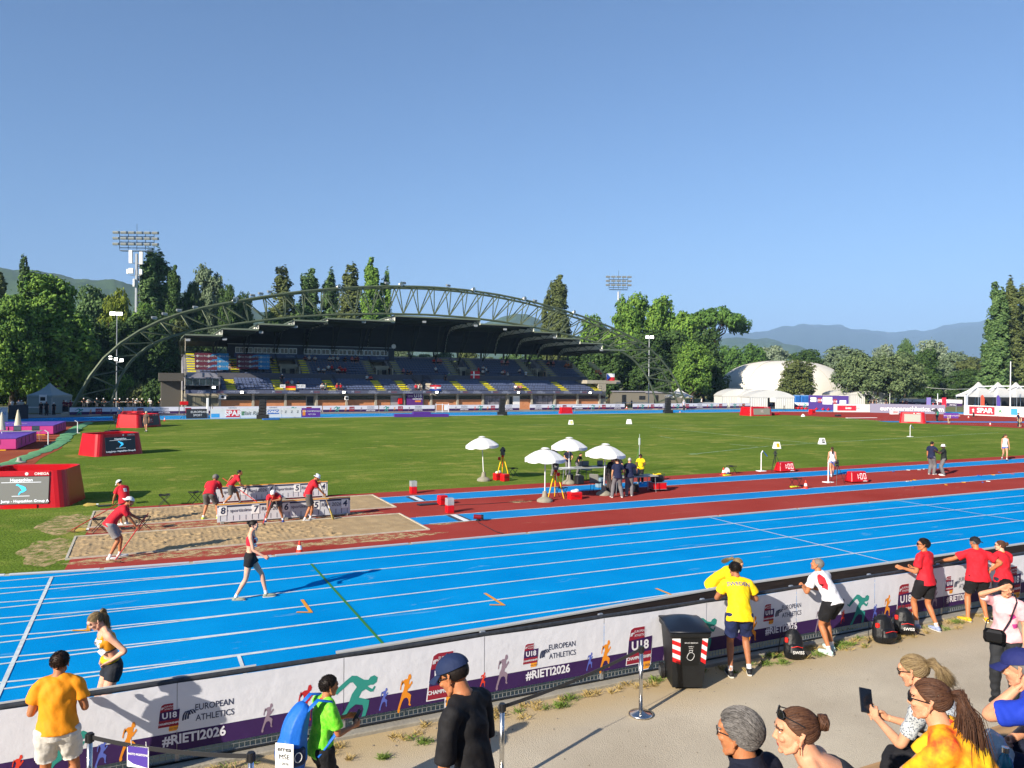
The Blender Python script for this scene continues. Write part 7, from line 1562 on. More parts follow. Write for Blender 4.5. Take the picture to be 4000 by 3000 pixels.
 B = MB(); B.tube(*spl(tor, trr), 24, side=tuple(sx)); B.tube([nb - u2*.03, nb.lerp(head,.45), head - RH @ V(0,.01,.03)], [(.062,.060),(.054,.056),(.050,.055)], 14, side=tuple(sx))
 B.tube([sh - sx*.11 + u2*.02, nb + u2*.02, sh + sx*.11 + u2*.02], [.035,.05,.035], 8)
 if fem:
  for s_ in (-1,1): B.ell(tuple(chest + u2*.03 + fy*.078 + sx*.062*s_), (.052,.045,.048), 10, 8)
 for i in (0,1): arm(B, i); leg(B, i)
 skm = skin(sk); bm_ = remesh(B, voxel, 2); hv = .004 if voxel <= .009 else .0065
 RH4 = Matrix.Translation(head) @ RH.to_4x4() @ Matrix.Scale(hs, 4); parts = [(bm_, Matrix(), 0), (get_head(hv), RH4, None)]
 for i in (0,1):
  d = (WR[i] - EL[i]).normalized(); z = -d; thumb = ps.get('thumb', (None,None))[i]; ty = V(thumb) if thumb else fy; ty = ty - z*ty.dot(z); ty = ty.normalized() if ty.length > .05 else z.orthogonal().normalized(); x = ty.cross(z)
  if i == 0: x = -x
  Mh = Matrix(((x.x, ty.x, z.x, WR[i].x),(x.y, ty.y, z.y, WR[i].y),(x.z, ty.z, z.z, WR[i].z),(0,0,0,1))); parts.append((get_hand(hands[i], .0045 if voxel <= .009 else .006), Mh, 0))
 body = join(parts, [skm, EYEW, hairmat(*HAIR[hair[1]]) if hair and sk not in ('x',) else DKH, LIP], 'body')
 body.validate()
 root = thing(name, label, 'person', (0,0,0), 0, group); rz = -(YAW + radians(face))
 topz = (head.z + (.125 if not (hair and hair[0] == 'bun') else .125))
 if px:
  p = g(px[0], px[1], z0); d = p.x*sin(YAW) + p.y*cos(YAW)
  if scale is None: scale = (onv(px[0], top, p.y).z - z0)/topz
  root.location = p
 elif at: root.location = V(at); scale = scale or 1
 elif headpos:
  p = deep(*headpos); scale = scale or 1; q = RZ(rz) @ (head*scale); root.location = p - q
 root.rotation_euler = (0,0,rz); root.scale = (scale,)*3
 link('body', body, root)
 out = dict(root=root, head=RH4, sh=SH, el=EL, wr=WR, chest=chest, waist=waist, u2=u2, fy=fy, sx=sx, pel=pel, nb=nb, kn=KN, an=AN, hip=HIP)
 cv = max(voxel, .009)
 if pants:      # (colour, length 0..2, looseness)
  col, ln, loose = pants[:3]; b = MB(); lo = .013 + loose*.35
  b.tube([pel - u1*.09, pel, pel + u1*.07, pel + u1*.125], [(trr[0][0]+lo, trr[0][1]+lo), (trr[1][0]+lo, trr[1][1]+lo), (trr[2][0]+.014, trr[2][1]+.014), (trr[3][0]+.012, trr[3][1]+.012)], 18, side=(1,0,0))
  for i in (0,1): leg(b, i, .012 + loose*.5, ln, loose*.4)
  m_ = col if not isinstance(col, str) else mat('cloth '+col, col, .85, var=.08, scale=6, bump=.7, bscale=14); out['pants'] = link({True:'shorts', False:'trousers'}[ln < 1.2], remesh(b, cv, 4, [m_], 'legwear', len(label)+.5 if cv < .012 else 0), root)
 if shirt:      # (colour, sleeve 0..2, hem below waist, loose)
  col, slv, hem, loose = shirt[:4]; b = MB(); lo = .011 + loose*.5
  if hem >= 0: P_ = [pel - u1*(hem-.0) + u1*.0, pel + u1*.04, waist, chest - u2*.03, chest + u2*.06, sh, nb - u2*.008]; r = [(trr[1][0]+lo+.026, trr[1][1]+lo+.026), (trr[1][0]+lo+.010, trr[1][1]+lo+.010), (trr[3][0]+lo+.012, trr[3][1]+lo+.01), (trr[4][0]+lo, trr[4][1]+lo), (trr[5][0]+lo, trr[5][1]+lo), (trr[6][0]+lo, trr[6][1]+lo), (.076,.072)]
  else: P_ = [chest - u2*.085, chest - u2*.03, chest + u2*.06, chest + u2*.10]; r = [(trr[4][0]-.006, trr[4][1]-.004), (trr[4][0]+.008, trr[4][1]+.008), (trr[5][0]+.006, trr[5][1]+.008), (trr[5][0]-.02, trr[5][1]+.004)]
  b.tube(*spl(P_, r), 26, side=tuple(sx))
  if slv > 0: b.tube(*spl([SH[0]+sx*.01, sh-sx*.09+u2*.012, sh+u2*.02, sh+sx*.09+u2*.012, SH[1]-sx*.01], [(.062,.058),(.07,.066),(.072,.075),(.07,.066),(.062,.058)]), 14)
  if fem:
   for s_ in (-1,1): b.ell(tuple(chest + u2*.03 + fy*.082 + sx*.062*s_), (.056,.052,.052), 10, 8)
  if slv > 0:
   for i in (0,1): arm(b, i, .010 + loose*.35 if slv < 1.5 else .012 + loose*.2, 0, slv)
  else:
   for s_ in (-1,1): b.tube([chest + sx*s_*.085 + u2*.10 + fy*.06, sh + sx*s_*.085 + u2*.028, chest + sx*s_*.075 + u2*.09 - fy*.065], [.03,.026,.03], 8)
  m_ = col if not isinstance(col, str) else mat('cloth '+col, col, .85, var=.06, scale=5, bump=.8, bscale=11); out['shirt'] = link({True:'top', False:'shirt'}[hem < 0 or slv == 0], remesh(b, cv, int(.11/cv), [m_], 'shirt', (1+len(label)) if cv < .012 and hem >= 0 and slv > 0 else 0), root)
 if shoes:
  for i in (0,1):
   a = AN[i]; fyw = radians(ps['fyaw'][i]); f = V(sin(fyw)*-1, cos(fyw), 0); a0 = a + V(0,0,-.045); lift = ps.get('lift', (0,0))[i]; f = (f + V(0,0,-lift)).normalized()
   sm = mat('shoe '+shoes, shoes, .6, var=.1, scale=20); b = MB(); b.tube([a0 - f*.065 + V(0,0,.0), a0 - f*.04, a0 + f*.05, a0 + f*.13, a0 + f*.19, a0 + f*.205], [(.026,.03),(.036,.042),(.042,.040),(.046,.030),(.034,.022),(.012,.010)], 12, side=(f.y,-f.x,0)); b.tube([a0 + V(0,0,.0), a + V(0,0,.01)], [.042,.036], 12)
   o = link('shoe', b.mesh('shoe', sm, True), root); q = MB(); q.tube([a0 - f*.07 + V(0,0,-.032), a0 + f*.05 + V(0,0,-.032), a0 + f*.14 + V(0,0,-.03), a0 + f*.205 + V(0,0,-.018)], [(.034,.012),(.043,.012),(.047,.011),(.02,.008)], 12, side=(f.y,-f.x,0)); q.build('sole', mat('pale sole', 'd0ccc0', .7), o)
   if socks: MB().tube([a + V(0,0,-.01), a + (KN[i]-a).normalized()*.07], [.037,.037], 12).build('sock', mat('sock '+socks, socks, .8), root)
 hm = None
 if hair:
  st, hc = hair; hm = hairmat(*HAIR[hc]); hb_ = None
  if st in ('short','curly','fade'): hb_ = hair_shell(({'short':.011,'curly':.022,'fade':.008}[st] if not cap else .005), len(label), 0, {'short':.35,'curly':.9,'fade':.3}[st])
  elif st == 'buzz': hb_ = hair_shell(.004, 1, 0, .1)
  elif st in ('bun','pony','blong'): hb_ = hair_shell(.007, 2, 0, .2)
  K = V(0,-.108,.055) if st != 'bunlow' else V(0,-.11,0); close = voxel <= .011; n_ = 420 if close else 90; rr_ = .0022 if close else .005
  if st in ('bun','pony'): locks(hb_, pull_to(K), n_, 3, rr_, .0012)
  if st == 'bun':
   for q in range(int(n_*.5)):
    r_ = random.Random(q); a = r_.uniform(0,6.28); rad = r_.uniform(.014,.038); tl = r_.uniform(-.5,.5); hb_.tube([K + V(cos(a+t)*rad*1.1, -.022-.018*cos(tl*3+t), sin(a+t)*rad) for t in [k_*.5 for k_ in range(9)]], [rr_*1.6]*9, 4)
   hb_.ell(tuple(K + V(0,-.024,0)), (.040,.030,.040), 14, 10)
  if st == 'pony':
   tl = pose.get('tail', (0,-.10,-.34)); e = K + RH.inverted() @ V(tl)
   def gt(r_):
    o1 = V(r_.gauss(0,1), r_.gauss(0,1), r_.gauss(0,1))*.012; o2 = V(r_.gauss(0,1), r_.gauss(0,1)*.8, r_.gauss(0,1)*.6)*pose.get('spread', .022); l_ = r_.uniform(.75,1.08); m1 = K + V(0,-.045,.0); return [K + o1*.5, m1 + o1, m1.lerp(e,.35*l_) + o2*.7 + RH.inverted() @ V(0,-.02,0), m1.lerp(e,.7*l_) + o2, m1.lerp(e,l_) + o2*1.1]
   locks(hb_, gt, int(n_*(4 if close else 2)), 5, rr_*.6, .0015); hb_.tube(*spl([K, K + V(0,-.045,0), K.lerp(e,.4) + V(0,-.03,0), K.lerp(e,.85)], [.016,.026,.9*pose.get('spread',.022)+.012,.008]), 10)
  if st == 'swept' :
   hb_ = hair_shell(.014, 3, .006, .2)
   def gs(r_):
    while True:
     d = V(r_.gauss(0,1), r_.gauss(0,1), r_.gauss(0,1)).normalized(); p = skull(d)
     if hairline(p): break
    pts = []
    for i in range(7): t = i/6*r_.uniform(.5,.75); q = V(d.x*(1+.15*t), d.y - t*1.1, d.z - t*(.45 if d.y < 0 else .0)).normalized(); pp = skull(q, .017 + .005*sin(pi*i/6)); pts.append(pp)
    return [p for p in pts if p.z > -.085] if sum(p.z > -.085 for p in pts) > 2 else pts[:3]
   locks(hb_, gs, 3200, 8, .0009, .0008)
  if st in ('short','fade') and close and not cap: locks(hb_, lambda r_: (lambda d: [skull(V(d.x,d.y-.12*i,d.z+.05*i).normalized(), .012+.004*i) for i in range(4)])(next(d for d in iter(lambda: V(r_.gauss(0,1), r_.gauss(0,1), r_.gauss(0,1)).normalized(), None) if hairline(skull(d)))), 500, 4, .0025, .002)
  out['hair'] = link('hair', hb_.mesh('hair', hm, True), root); out['hair'].matrix_local = RH4
 if cap:
  kind, cc = cap[:2]; cm = mat('cap '+cc, cc, .8, bump=.3, bscale=30); b = MB(); vs = []; n = 28; back = -1 if kind == 'capback' else 1
  if kind in ('cap','capback'):
   for j in range(9):
    ph = pi/2*1.02*j/8
    for i in range(n): a = 2*pi*i/n; d = V(sin(ph)*cos(a), sin(ph)*sin(a), cos(ph)*1.0); q = V(0,-.012,.046); vs.append(q + V(d.x*.090, d.y*.110, d.z*.084))
   b.add(vs, [(j*n+i, j*n+(i+1)%n, (j+1)*n+(i+1)%n, (j+1)*n+i) for j in range(8) for i in range(n)]); b.ell((0,-.012,.131),(.008,.008,.005),8,5)
   bb = MB(); pts = []
   for i in range(13): a = -1.15 + 2.3*i/12; pts.append((sin(a), cos(a)))
   vs = [(x*.080, back*(y*.088)-.012, .050) for x, y in pts] + [(x*.078, back*(.062 + y*.120)-.012, .036 - .025*x*x - .014) for x, y in pts]; vs += [(x, y, z-.004) for x, y, z in vs]
   bb.add(vs, [(i, i+1, 14+i, 13+i) for i in range(12)] + [(26+i, 39+i, 40+i, 27+i) for i in range(12)] + [(13+i, 14+i, 40+i, 39+i) for i in range(12)])
   o = link('cap', b.mesh('cap', cm, True), root); o.matrix_local = RH4; bb.build('brim', cm, o, True); out['cap'] = o
  else:
   b.lathe([(.001,.125),(.05,.122),(.078,.105),(.088,.05),(.092,.035),(.125,.012),(.128,.010),(.09,.03)], 24, Matrix.Diagonal((1,1.12,1,1))); o = link('hat', b.mesh('hat', cm, True), root); o.matrix_local = RH4
 if extras:
  for e in extras:
   if e == 'shades' or e == 'glasses' or e == 'uphead':
    b = MB(); lm = mat('dark lens', '0c0a0c', .1, spec=.7); fm = BLACK; dz, dy, tl = (0,0,0) if e != 'uphead' else (.055,-.012,.35)
    Mg = RH4 @ T(0, dy, dz) @ Matrix.Rotation(tl, 4, 'X')
    for s_ in (-1,1):
     if e != 'glasses': b.add([Mg @ V(s_*(.031+.026*cos(a)), .104-.016*((.031+.026*cos(a))/.05)**2, .010+.019*sin(a)) for a in [k*pi/5 for k in range(10)]], [tuple(range(10))])
    o = b.build('lens', lm, root) if e != 'glasses' else None; b = MB()
    for s_ in (-1,1):
     b.tube([Mg @ V(s_*(.031+.027*cos(a)), .105-.016*((.031+.027*cos(a))/.05)**2, .010+.020*sin(a)) for a in [k*pi/8 for k in range(17)]], .0022, 5); b.tube([Mg @ V(s_*.059,.082,.016), Mg @ V(s_*.080,.02,.016), Mg @ V(s_*.084,-.015,.012)], .0028, 5)
    b.tube([Mg @ V(-.006,.104,.014), Mg @ V(.006,.104,.014)], .0022, 5); b.build('glasses_frame' if e == 'glasses' else 'sunglasses', fm, root)
   elif e[0] == 'lanyard':
    b = MB(); Q = [nb + sx*.07 + fy*.0 + u2*.02, chest + u2*.12 + sx*.06 + fy*.118, chest - u2*.05 + fy*.138, chest + u2*.12 - sx*.06 + fy*.118, nb - sx*.07 + u2*.02, nb - fy*.072 + u2*.015, nb + sx*.07 + u2*.02]
    b.tube(Q, [(.009,.003)]*7, 6); b.build('lanyard', mat('lanyard '+e[1], e[1], .7), root)
   elif e[0] == 'bib':
    front = e[2] if len(e) > 2 else 1; decal(out, e[1], front)
 return out
def decal(o, lines, front=1, w=.20, h=.19, onto='shirt', zoff=0.0, card=True, ink=DARK, xoff=0.0):
 """lettering (and card) wrapped on the shirt"""
 tgt = o[onto]; bv = BVHTree.FromPolygons([v.co[:] for v in tgt.data.vertices], [tuple(p.vertices) for p in tgt.data.polygons])
 c = o['chest'] + o['u2']*zoff; n = o['fy']*front; r = o['sx']*-front; u = o['u2']
 def wrap(mb, off):
  out = []
  for v in mb.v:
   p = c + r*v[0] + u*v[1]; hit = bv.ray_cast(p + n*.5, -n); q = hit[0] if hit[0] is not None else p + n*.12; out.append(q + n*off)
  mb.v = [tuple(q) for q in out]
 par = o['root']
 if card:
  b = MB(); k = 8; b.add([(-w/2 + w*i/k, -h/2 + h*j/k, 0) for j in range(k+1) for i in range(k+1)], [(j*(k+1)+i, j*(k+1)+i+1, (j+1)*(k+1)+i+1, (j+1)*(k+1)+i) for j in range(k) for i in range(k)]); wrap(b, .004); cardo = b.build('race_bib', WHITE, par); par = cardo
 b = MB()
 for (s, sz, yy) in lines: letters(b, s, sz, T(0, yy, 0), bold=.001)
 wrap(b, .008); return b.build('lettering', ink, par)
def A(u, f): return ('a', u, f)
def Tt(w, p=None): return ('t', w, p) if p else ('t', w)
o = P_person('person', 'athlete with dark bun in red crop top and black shorts walking across the blue lanes', dict(lean=3, head=(8,6,0), feet=((-.08,.34,.10),(.06,-.26,.085)), pel=(0,.02,.895), arms=(A((-.25,-.15,-1),(-.05,.25,-1)), A((.15,.22,-1),(.05,.9,-.55)))), px=(972,2343), top=2030, face=78, sk='pale', hair=('bun','black'), shirt=('c01c30',0,-1,0), pants=('16161a',.36,.03), shoes='8c9080', fem=True, hands=('relaxed','grip'), build=.95, extras=[('bib',[('errea',.05,.055),('CORDOBA',.05,-.01),('RIETI 2026',.032,-.065)],1)])
p = deep(440, 2400, 10.2)
o = P_person('person', 'blonde athlete in orange crop top, hands on hips on the track beyond the fence', dict(lean=6, up=8, head=(0,34,0), arms=(Tt((-.14,.06,1.04),(-1,-.9,.1)), Tt((.14,.05,1.04),(1,-.9,.1))), thumb=((-.2,-1,0),(.2,-1,0))), at=(p.x, p.y, 0), scale=1.035, face=-132, sk='pale', hair=('pony','dblond'), shirt=(mat('orange crop top','e09414',.7,bump=.5,bscale=14),0,-1,0), pants=('20242c',.22,.006), shoes='c0c0c0', fem=True, hands=('flat','flat'), voxel=.010, extras=[('bib',[('errea',.065,.05),('NROTH',.06,-.015),('E 2026',.035,-.07)],1)])
b = MB(); b.tube([o['pel'] + o['u2']*.10, o['pel'] + o['u2']*.145], [(.155,.112),(.148,.106)], 20, side=(1,0,0)); b.build('waistband', mat('amber waistband','e8b010',.7), o['root'], True)
b = MB(); b.tube([o['chest'] - o['u2']*.088, o['chest'] - o['u2']*.068], [(.128,.100),(.132,.102)], 20, side=tuple(o['sx'])); b.build('hem_band', BLACK, o['root'], True)
p = deep(226, 2600, 8.35)
P_person('person', 'dark haired man in orange shirt and white shorts at the fence, seen from behind', dict(lean=4, head=(4,10,0), arms=(A((-.28,-.02,-1),(.25,.8,.25)), A((.28,-.02,-1),(-.25,.8,.25))), feet=((-.17,0),(.17,.04))), at=(p.x, p.y, 0), scale=1.045, face=-20, sk='tan', hair=('short','dark'), shirt=(mat('orange polo cloth','e89006',.75,bump=.7,bscale=7),.62,.02,.03), pants=('c8c4bc',.72,.05), shoes='b0b0b0', build=1.06, voxel=.010, hands=('grip','grip'))
p = deep(1255, 2650, 8.2)
o = P_person('person', 'boy in a bright green patterned shirt with a blue backpack, looking at his phone', dict(lean=3, up=4, head=(6,6,0), arms=(Tt((-.10,.36,1.13),(-.5,-1,-.6)), Tt((.12,.35,1.10),(.5,-1,-.6))), thumb=((0,0,1),(0,0,1)), feet=((-.1,.12),(.1,-.1))), at=(p.x, p.y, 0), scale=.945, face=52, sk='tan', hair=('short','black'), shirt=(mat('lime patterned cloth','4cc818',.7,col2='8ae03c',scale=26,bump=.6,bscale=9),.75,.08,.035), pants=('141418',.95,.05), shoes='808080', build=.84, voxel=.010, hands=('hold','hold'), extras=[('lanyard','d85020')])
bp = thing('backpack', 'bright blue backpack with a white race bib worn by the boy in green', 'backpack', tuple(p.xy)+(0,), o['root'].rotation_euler.z); bm_ = mat('blue backpack nylon', '1464c4', .55, var=.1, scale=5, bump=.5, bscale=9)
b = MB(); b.tube(*spl([(0,-.24,.74),(0,-.30,.80),(0,-.31,.98),(0,-.28,1.18),(0,-.20,1.34),(0,-.17,1.38)], [(.13,.10),(.17,.15),(.17,.15),(.16,.13),(.12,.08),(.05,.03)]), 8, side=(1,0,0)).tube(*spl([(0,-.36,.76),(0,-.42,.80),(0,-.43,.95),(0,-.38,1.12)], [(.08,.03),(.125,.055),(.125,.06),(.09,.03)]), 8, side=(1,0,0)); link('pack', remesh(b, .012, 2, [bm_]), bp)
b = MB()
for s_ in (-1,1): b.tube([(s_*.09,-.20,1.33),(s_*.10,-.08,1.42),(s_*.12,.06,1.38),(s_*.13,.14,1.22),(s_*.14,.10,1.02),(s_*.14,-.10,.84)], [(.035,.010)]*6, 8, side=(1,0,0))
b.build('shoulder_strap', bm_, bp, True); MB().rbox((.13,-.42,.82),(.185,-.24,1.0),.02).build('mesh_pocket', mat('dark mesh pocket','1a2c50',.7), bp); MB().tube([(.19,-.33+.04*cos(a),.92+.05*sin(a)) for a in [k*.5 for k in range(14)]], .004, 5).build('white_cable', WHITE, bp)
M_ = facing((.13,-.455,.95), (.75,.66,0), (0,0,1)); c = MB().add([M_ @ V(x,y,0) for x,y in ((-.10,-.13),(.10,-.13),(.10,.13),(-.10,.13))], [(0,1,2,3)]).build('race_bib', WHITE, bp); b = MB(); letters(b,'errea',.07,M_ @ T(0,.07,.004),bold=.001); letters(b,'MŠE',.07,M_ @ T(0,-.01,.004)); letters(b,'I 2026',.04,M_ @ T(0,-.08,.004)); b.build('lettering', DARK, c)
t = thing('phone', 'dark phone held by the boy in green', 'phone', (0,0,0)); MB().rbox((-.036,-.004,-.07),(.036,.004,.07),.003).build('case', BLACK, t); t.location = Vector(o['root'].location) + RZ(o['root'].rotation_euler.z) @ (((o['wr'][0]+o['wr'][1])/2 + V(0,.09,.04))*.945); t.rotation_euler = (-.6,0,o['root'].rotation_euler.z)
o = P_person('person', 'man in black t-shirt with navy cap and sunglasses standing in the foreground', dict(lean=4, up=6, head=(-6,26,0), arms=(A((-.10,.08,-1),(.0,.25,-1)), A((.10,-.02,-1),(.0,.15,-1)))), headpos=(1772,2640,4.35), scale=.95, face=-60, sk='tan', hair=('short','black'), shirt=(mat('black jersey','121114',.8,bump=.8,bscale=8),.85,.1,.0), pants=('2a2a30',.9,.04), cap=('cap','16264a'), build=.88, voxel=.008, extras=['shades'])
p = g(2885,2628)
o = P_person('person', 'man in yellow SWEDEN shirt and navy shorts leaning on the fence beside the bin', dict(lean=16, up=12, head=(-16,22,0), arms=(A((-.5,.25,-1),(.7,.9,.0)), A((.5,.25,-1),(-.5,.9,.0))), feet=((-.14,-.12),(.16,.0)), pel=(0,-.02,.90)), px=(2885,2632), top=2213, face=6, sk='olive', hair=('fade','black'), shirt=(mat('yellow team cloth','f0c808',.75,bump=.7,bscale=7),.6,.1,.03), pants=('18244c',.72,.04), shoes='1c1c20', voxel=.010, hands=('grip','grip'), extras=[('lanyard','e05028')])
decal(o, [('SWEDEN',.085,.10)], -1, card=False, ink=mat('blue shirt print','2c4c94',.7))
p = g(2826,2440); 
P_person('person', 'blonde woman in yellow leaning on the rail beside the man in the SWEDEN shirt', dict(lean=34, up=20, head=(-10,20,0), arms=(A((-.1,.3,-1),(.3,1,0)), A((.1,.3,-1),(-.3,1,0))), pel=(0,-.14,.86), tail=(-.10,-.26,-.10)), at=tuple(g(2812,2458).xy)+(0,), scale=1.0, face=124, sk='fair', hair=('pony','dblond'), shirt=('f0c808',.55,.08,.03), pants=('18244c',.7,.03), fem=True, voxel=.011, hands=('grip','relaxed'))
o = P_person('person', 'grey haired man in a white and red shirt leaning forward with elbows on the fence', dict(lean=27, up=12, head=(-26,-14,0), arms=(A((-.25,.3,-1),(.55,.8,.1)), A((.1,.25,-1),(-.8,.6,.1))), feet=((-.10,-.10),(.13,.04)), pel=(0,-.08,.89)), px=(3236,2548), top=2190, face=-28, sk='tan', hair=('buzz','grey'), shirt=(mat('white sport cloth','dcdce0',.75,bump=.7,bscale=7),.62,.06,.02), pants=('121216',.7,.045), shoes='b8d4d0', voxel=.010, hands=('relaxed','grip'), extras=[('lanyard','d83c28')])
def patch(o, pts, m_, front, name, onto='shirt', xo=0, zo=0, sub=6):
 tgt = o[onto]; bv = BVHTree.FromPolygons([v.co[:] for v in tgt.data.vertices], [tuple(p.vertices) for p in tgt.data.polygons]); n = o['fy']*front; r = o['sx']*-front; c = o['chest'] + r*xo + o['u2']*zo; k = len(pts); cx = sum(p[0] for p in pts)/k; cy = sum(p[1] for p in pts)/k; b = MB(); vs = []
 for j in range(sub+1):
  for i in range(k*4):
   a = pts[i//4]; d = pts[(i//4+1)%k]; f = (i%4)/4; x = a[0]+(d[0]-a[0])*f; y = a[1]+(d[1]-a[1])*f; q = 1 - j/sub*.999; q_ = c + r*(cx+(x-cx)*q) + o['u2']*(cy+(y-cy)*q); hit = bv.ray_cast(q_ + n*.5, -n)[0]; vs.append((hit if hit is not None else q_ + n*.12) + n*.005)
 K_ = k*4; b.add(vs, [(j*K_+i, j*K_+(i+1)%K_, (j+1)*K_+(i+1)%K_, (j+1)*K_+i) for j in range(sub) for i in range(K_)]); b.build(name, m_, o['root'], True)
patch(o, [(-.16,.13),(-.09,.15),(-.06,.06),(-.07,-.06),(-.12,-.16),(-.17,-.04)], mat('red sport panel','c8202c',.75), -1, 'red_panel')
P_person('person', 'dark haired man in red t-shirt, black shorts and sunglasses resting hands on the fence', dict(lean=3, head=(-34,-2,0), arms=(A((-.15,.15,-1),(-.1,1,.05)), A((.12,.1,-1),(-.7,.9,.0))), feet=((-.10,.05),(.12,-.20)), pel=(.0,-.04,.91), tw=-10), px=(3606,2456), top=2103, face=-24, sk='tan', hair=('fade','black'), shirt=(mat('red team cloth','c81828',.75,bump=.7,bscale=7),.65,.06,.025), pants=('121216',.72,.045), shoes='8c98b8', voxel=.010, hands=('relaxed','grip'), extras=['shades'])
o = P_person('person', 'broad man in red t-shirt and black cap, one arm stretched along the fence', dict(lean=6, up=3, head=(-22,8,0), arms=(Tt((-.60,.26,1.12),(-.2,-1,-.5)), Tt((.24,.02,1.04),(1,-.6,0))), feet=((-.20,-.08),(.16,-.02)), pel=(-.02,-.04,.90), thumb=((0,1,0),(0,-1,0)), fyaw=(50,-12)), px=(3818,2426), top=2100, face=12, sk='tan', hair=('buzz','grey'), shirt=('c81828',.7,.08,.035), pants=('121216',.70,.05), shoes='d8a818', cap=('capback','141418'), build=1.16, voxel=.010, hands=('relaxed','flat'), extras=[('lanyard','e08028')])
P_person('person', 'woman in red team shirt with sunglasses and low bun at the right fence end', dict(lean=6, head=(-40,0,0), arms=(A((-.1,.1,-1),(.1,1,.0)), A((.1,.1,-1),(-.5,.9,.0)))), px=(3918,2432), top=2112, face=-8, sk='pale', hair=('bun','brown'), shirt=('c81828',.5,.06,.02), pants=('1c2030',.8,.03), shoes='181818', fem=True, voxel=.011, extras=['shades',('lanyard','e08028')])
o = P_person('person', 'woman with curly dark hair in a pink blouse shading her eyes with one hand', dict(lean=2, head=(-16,4,0), arms=(A((-.22,.02,-1),(-.04,.30,-1)), Tt((.06,.17,1.60),(1,.4,-.4))), thumb=((0,1,0),(0,-.2,-1))), headpos=(3932,2300,10.2), scale=.97, face=218, sk='fair', hair=('curly','black'), shirt=(mat('pink flowered blouse','e09ca4',.8,col2='e8c0c0',scale=7,bump=.6,bscale=9),1.25,.04,.03), pants=('26282c',2.0,.012), fem=True, voxel=.010, hands=('relaxed','flat'), shoes='202020')
patch(o, [(-.03,.03),(.02,.05),(.05,.0),(.0,-.04)], mat('magenta flower print','b03880',.7), 1, 'flower_print', xo=.08, zo=-.02); patch(o, [(-.03,.02),(.03,.03),(.03,-.03),(-.01,-.04)], MATS['magenta flower print'], 1, 'flower_print', xo=.11, zo=-.14)
t = thing('handbag', 'black quilted handbag hanging across the woman in the pink blouse', 'handbag', tuple(o['root'].location), o['root'].rotation_euler.z); b = MB(); b.rbox((-.02,.14,.82),(.24,.22,1.0),.04).build('bag_body', mat('black leather','101012',.35), t); MB().tube([(.02,.18,.98),(-.06,.17,1.15),(-.13,.12,1.40),(-.10,-.02,1.46)], .008, 6).tube([(.22,.18,.98),(.20,.14,1.1),(.17,.02,1.1)], .008, 6).build('strap', DARK, t)
def seat(hh, **k): return dict(dict(pel=(0,0,.52), feet=((-.14,.46,.085),(.14,.46,.085)), knee=(0,.6,1)), **k)
o = P_person('person', 'grey haired man with glasses and navy collar, seated at the bottom edge', seat(0, lean=10, up=4, head=(-8,4,0), arms=(A((-.1,.5,-1),(.2,1,-.3)), A((.1,.5,-1),(-.2,1,-.3)))), headpos=(2886,2868,3.42), scale=.93, face=-44, sk='tan', hair=('swept','grey'), shirt=(mat('navy fleece','12182c',.9,bump=.4,bscale=20),1.5,.04,.03), pants=('202430',2.0,.03), voxel=.008, extras=['glasses'], build=1.05)
b = MB(); b.tube([o['nb'] - o['u2']*.035, o['nb'] + o['u2']*.02, o['nb'] + o['u2']*.055], [(.100,.094),(.080,.080),(.084,.086)], 24, side=tuple(o['sx']), cap=False); b.build('collar', MATS['navy fleece'], o['root'], True)
o = P_person('person', 'woman with a brown bun, sunglasses pushed up, bare shoulders and orange bead necklace', seat(0, lean=36, up=16, head=(-4,2,0), arms=(A((-.1,.5,-1),(.2,1,-.3)), A((.1,.5,-1),(-.2,1,-.3)))), headpos=(3108,2860,3.2), scale=.90, face=-76, sk='fair', hair=('bun','brown'), shirt=('20242c',0,-1,.0), pants=('20242c',.6,.03), fem=True, voxel=.008, extras=['uphead'])
BEAD = mat('orange beads','d84818',.3)
for i in range(14):
 a = -1.5 + i*.23; q = o['nb'] + o['sx']*sin(a)*.088 + o['fy']*(cos(a)*.095-.01) - o['u2']*(.0+.055*cos(a)); MB().ell(tuple(q),(.011,.011,.011),10,8).build('bead', BEAD if abs(a) < 1.1 else BLACK, o['root'], True)
MB().tube([o['head'] @ V(-.083,-.006,-.03), o['head'] @ V(-.084,-.004,-.045)], .004, 6).tube([o['head'] @ V(-.084,-.004,-.045), o['head'] @ V(-.085,-.004,-.075)], .002, 6).build('earring', mat('gold','c89848',.25,1.0), o['root'])
gb = mat('grey dotted blouse','8c9096',.8); nt, N, b_ = nodes(gb); tc = N('ShaderNodeTexCoord'); vo = N('ShaderNodeTexVoronoi', i_Scale=75.0); nt.links.new(tc.outputs['Object'], vo.inputs['Vector']); r = N('ShaderNodeValToRGB'); e = r.color_ramp.elements; e[0].position=.25; e[1].position=.5; e[0].color=(*hx('5c6470'),1); e[1].color=(*hx('b8bcbc'),1); nt.links.new(vo.outputs[0], r.inputs[0]); nt.links.new(r.outputs[0], b_.inputs['Base Color'])
o = P_person('person', 'woman in a grey patterned blouse with sunglasses holding a phone, hair tied back', seat(0, lean=24, up=12, head=(-4,16,0), arms=(Tt((-.10,.56,.72),(-.6,-.4,-1)), Tt((.02,.54,.70),(.6,-.4,-1))), thumb=((.2,0,1),(-.2,0,1)), tail=(.05,-.14,-.12)), headpos=(3568,2622,4.6), scale=.88, face=-40, sk='fair', hair=('pony','dblond'), shirt=(gb,1.6,.05,.02), pants=('14141a',1.2,.04), fem=True, voxel=.008, hands=('hold','hold'), extras=['shades'])
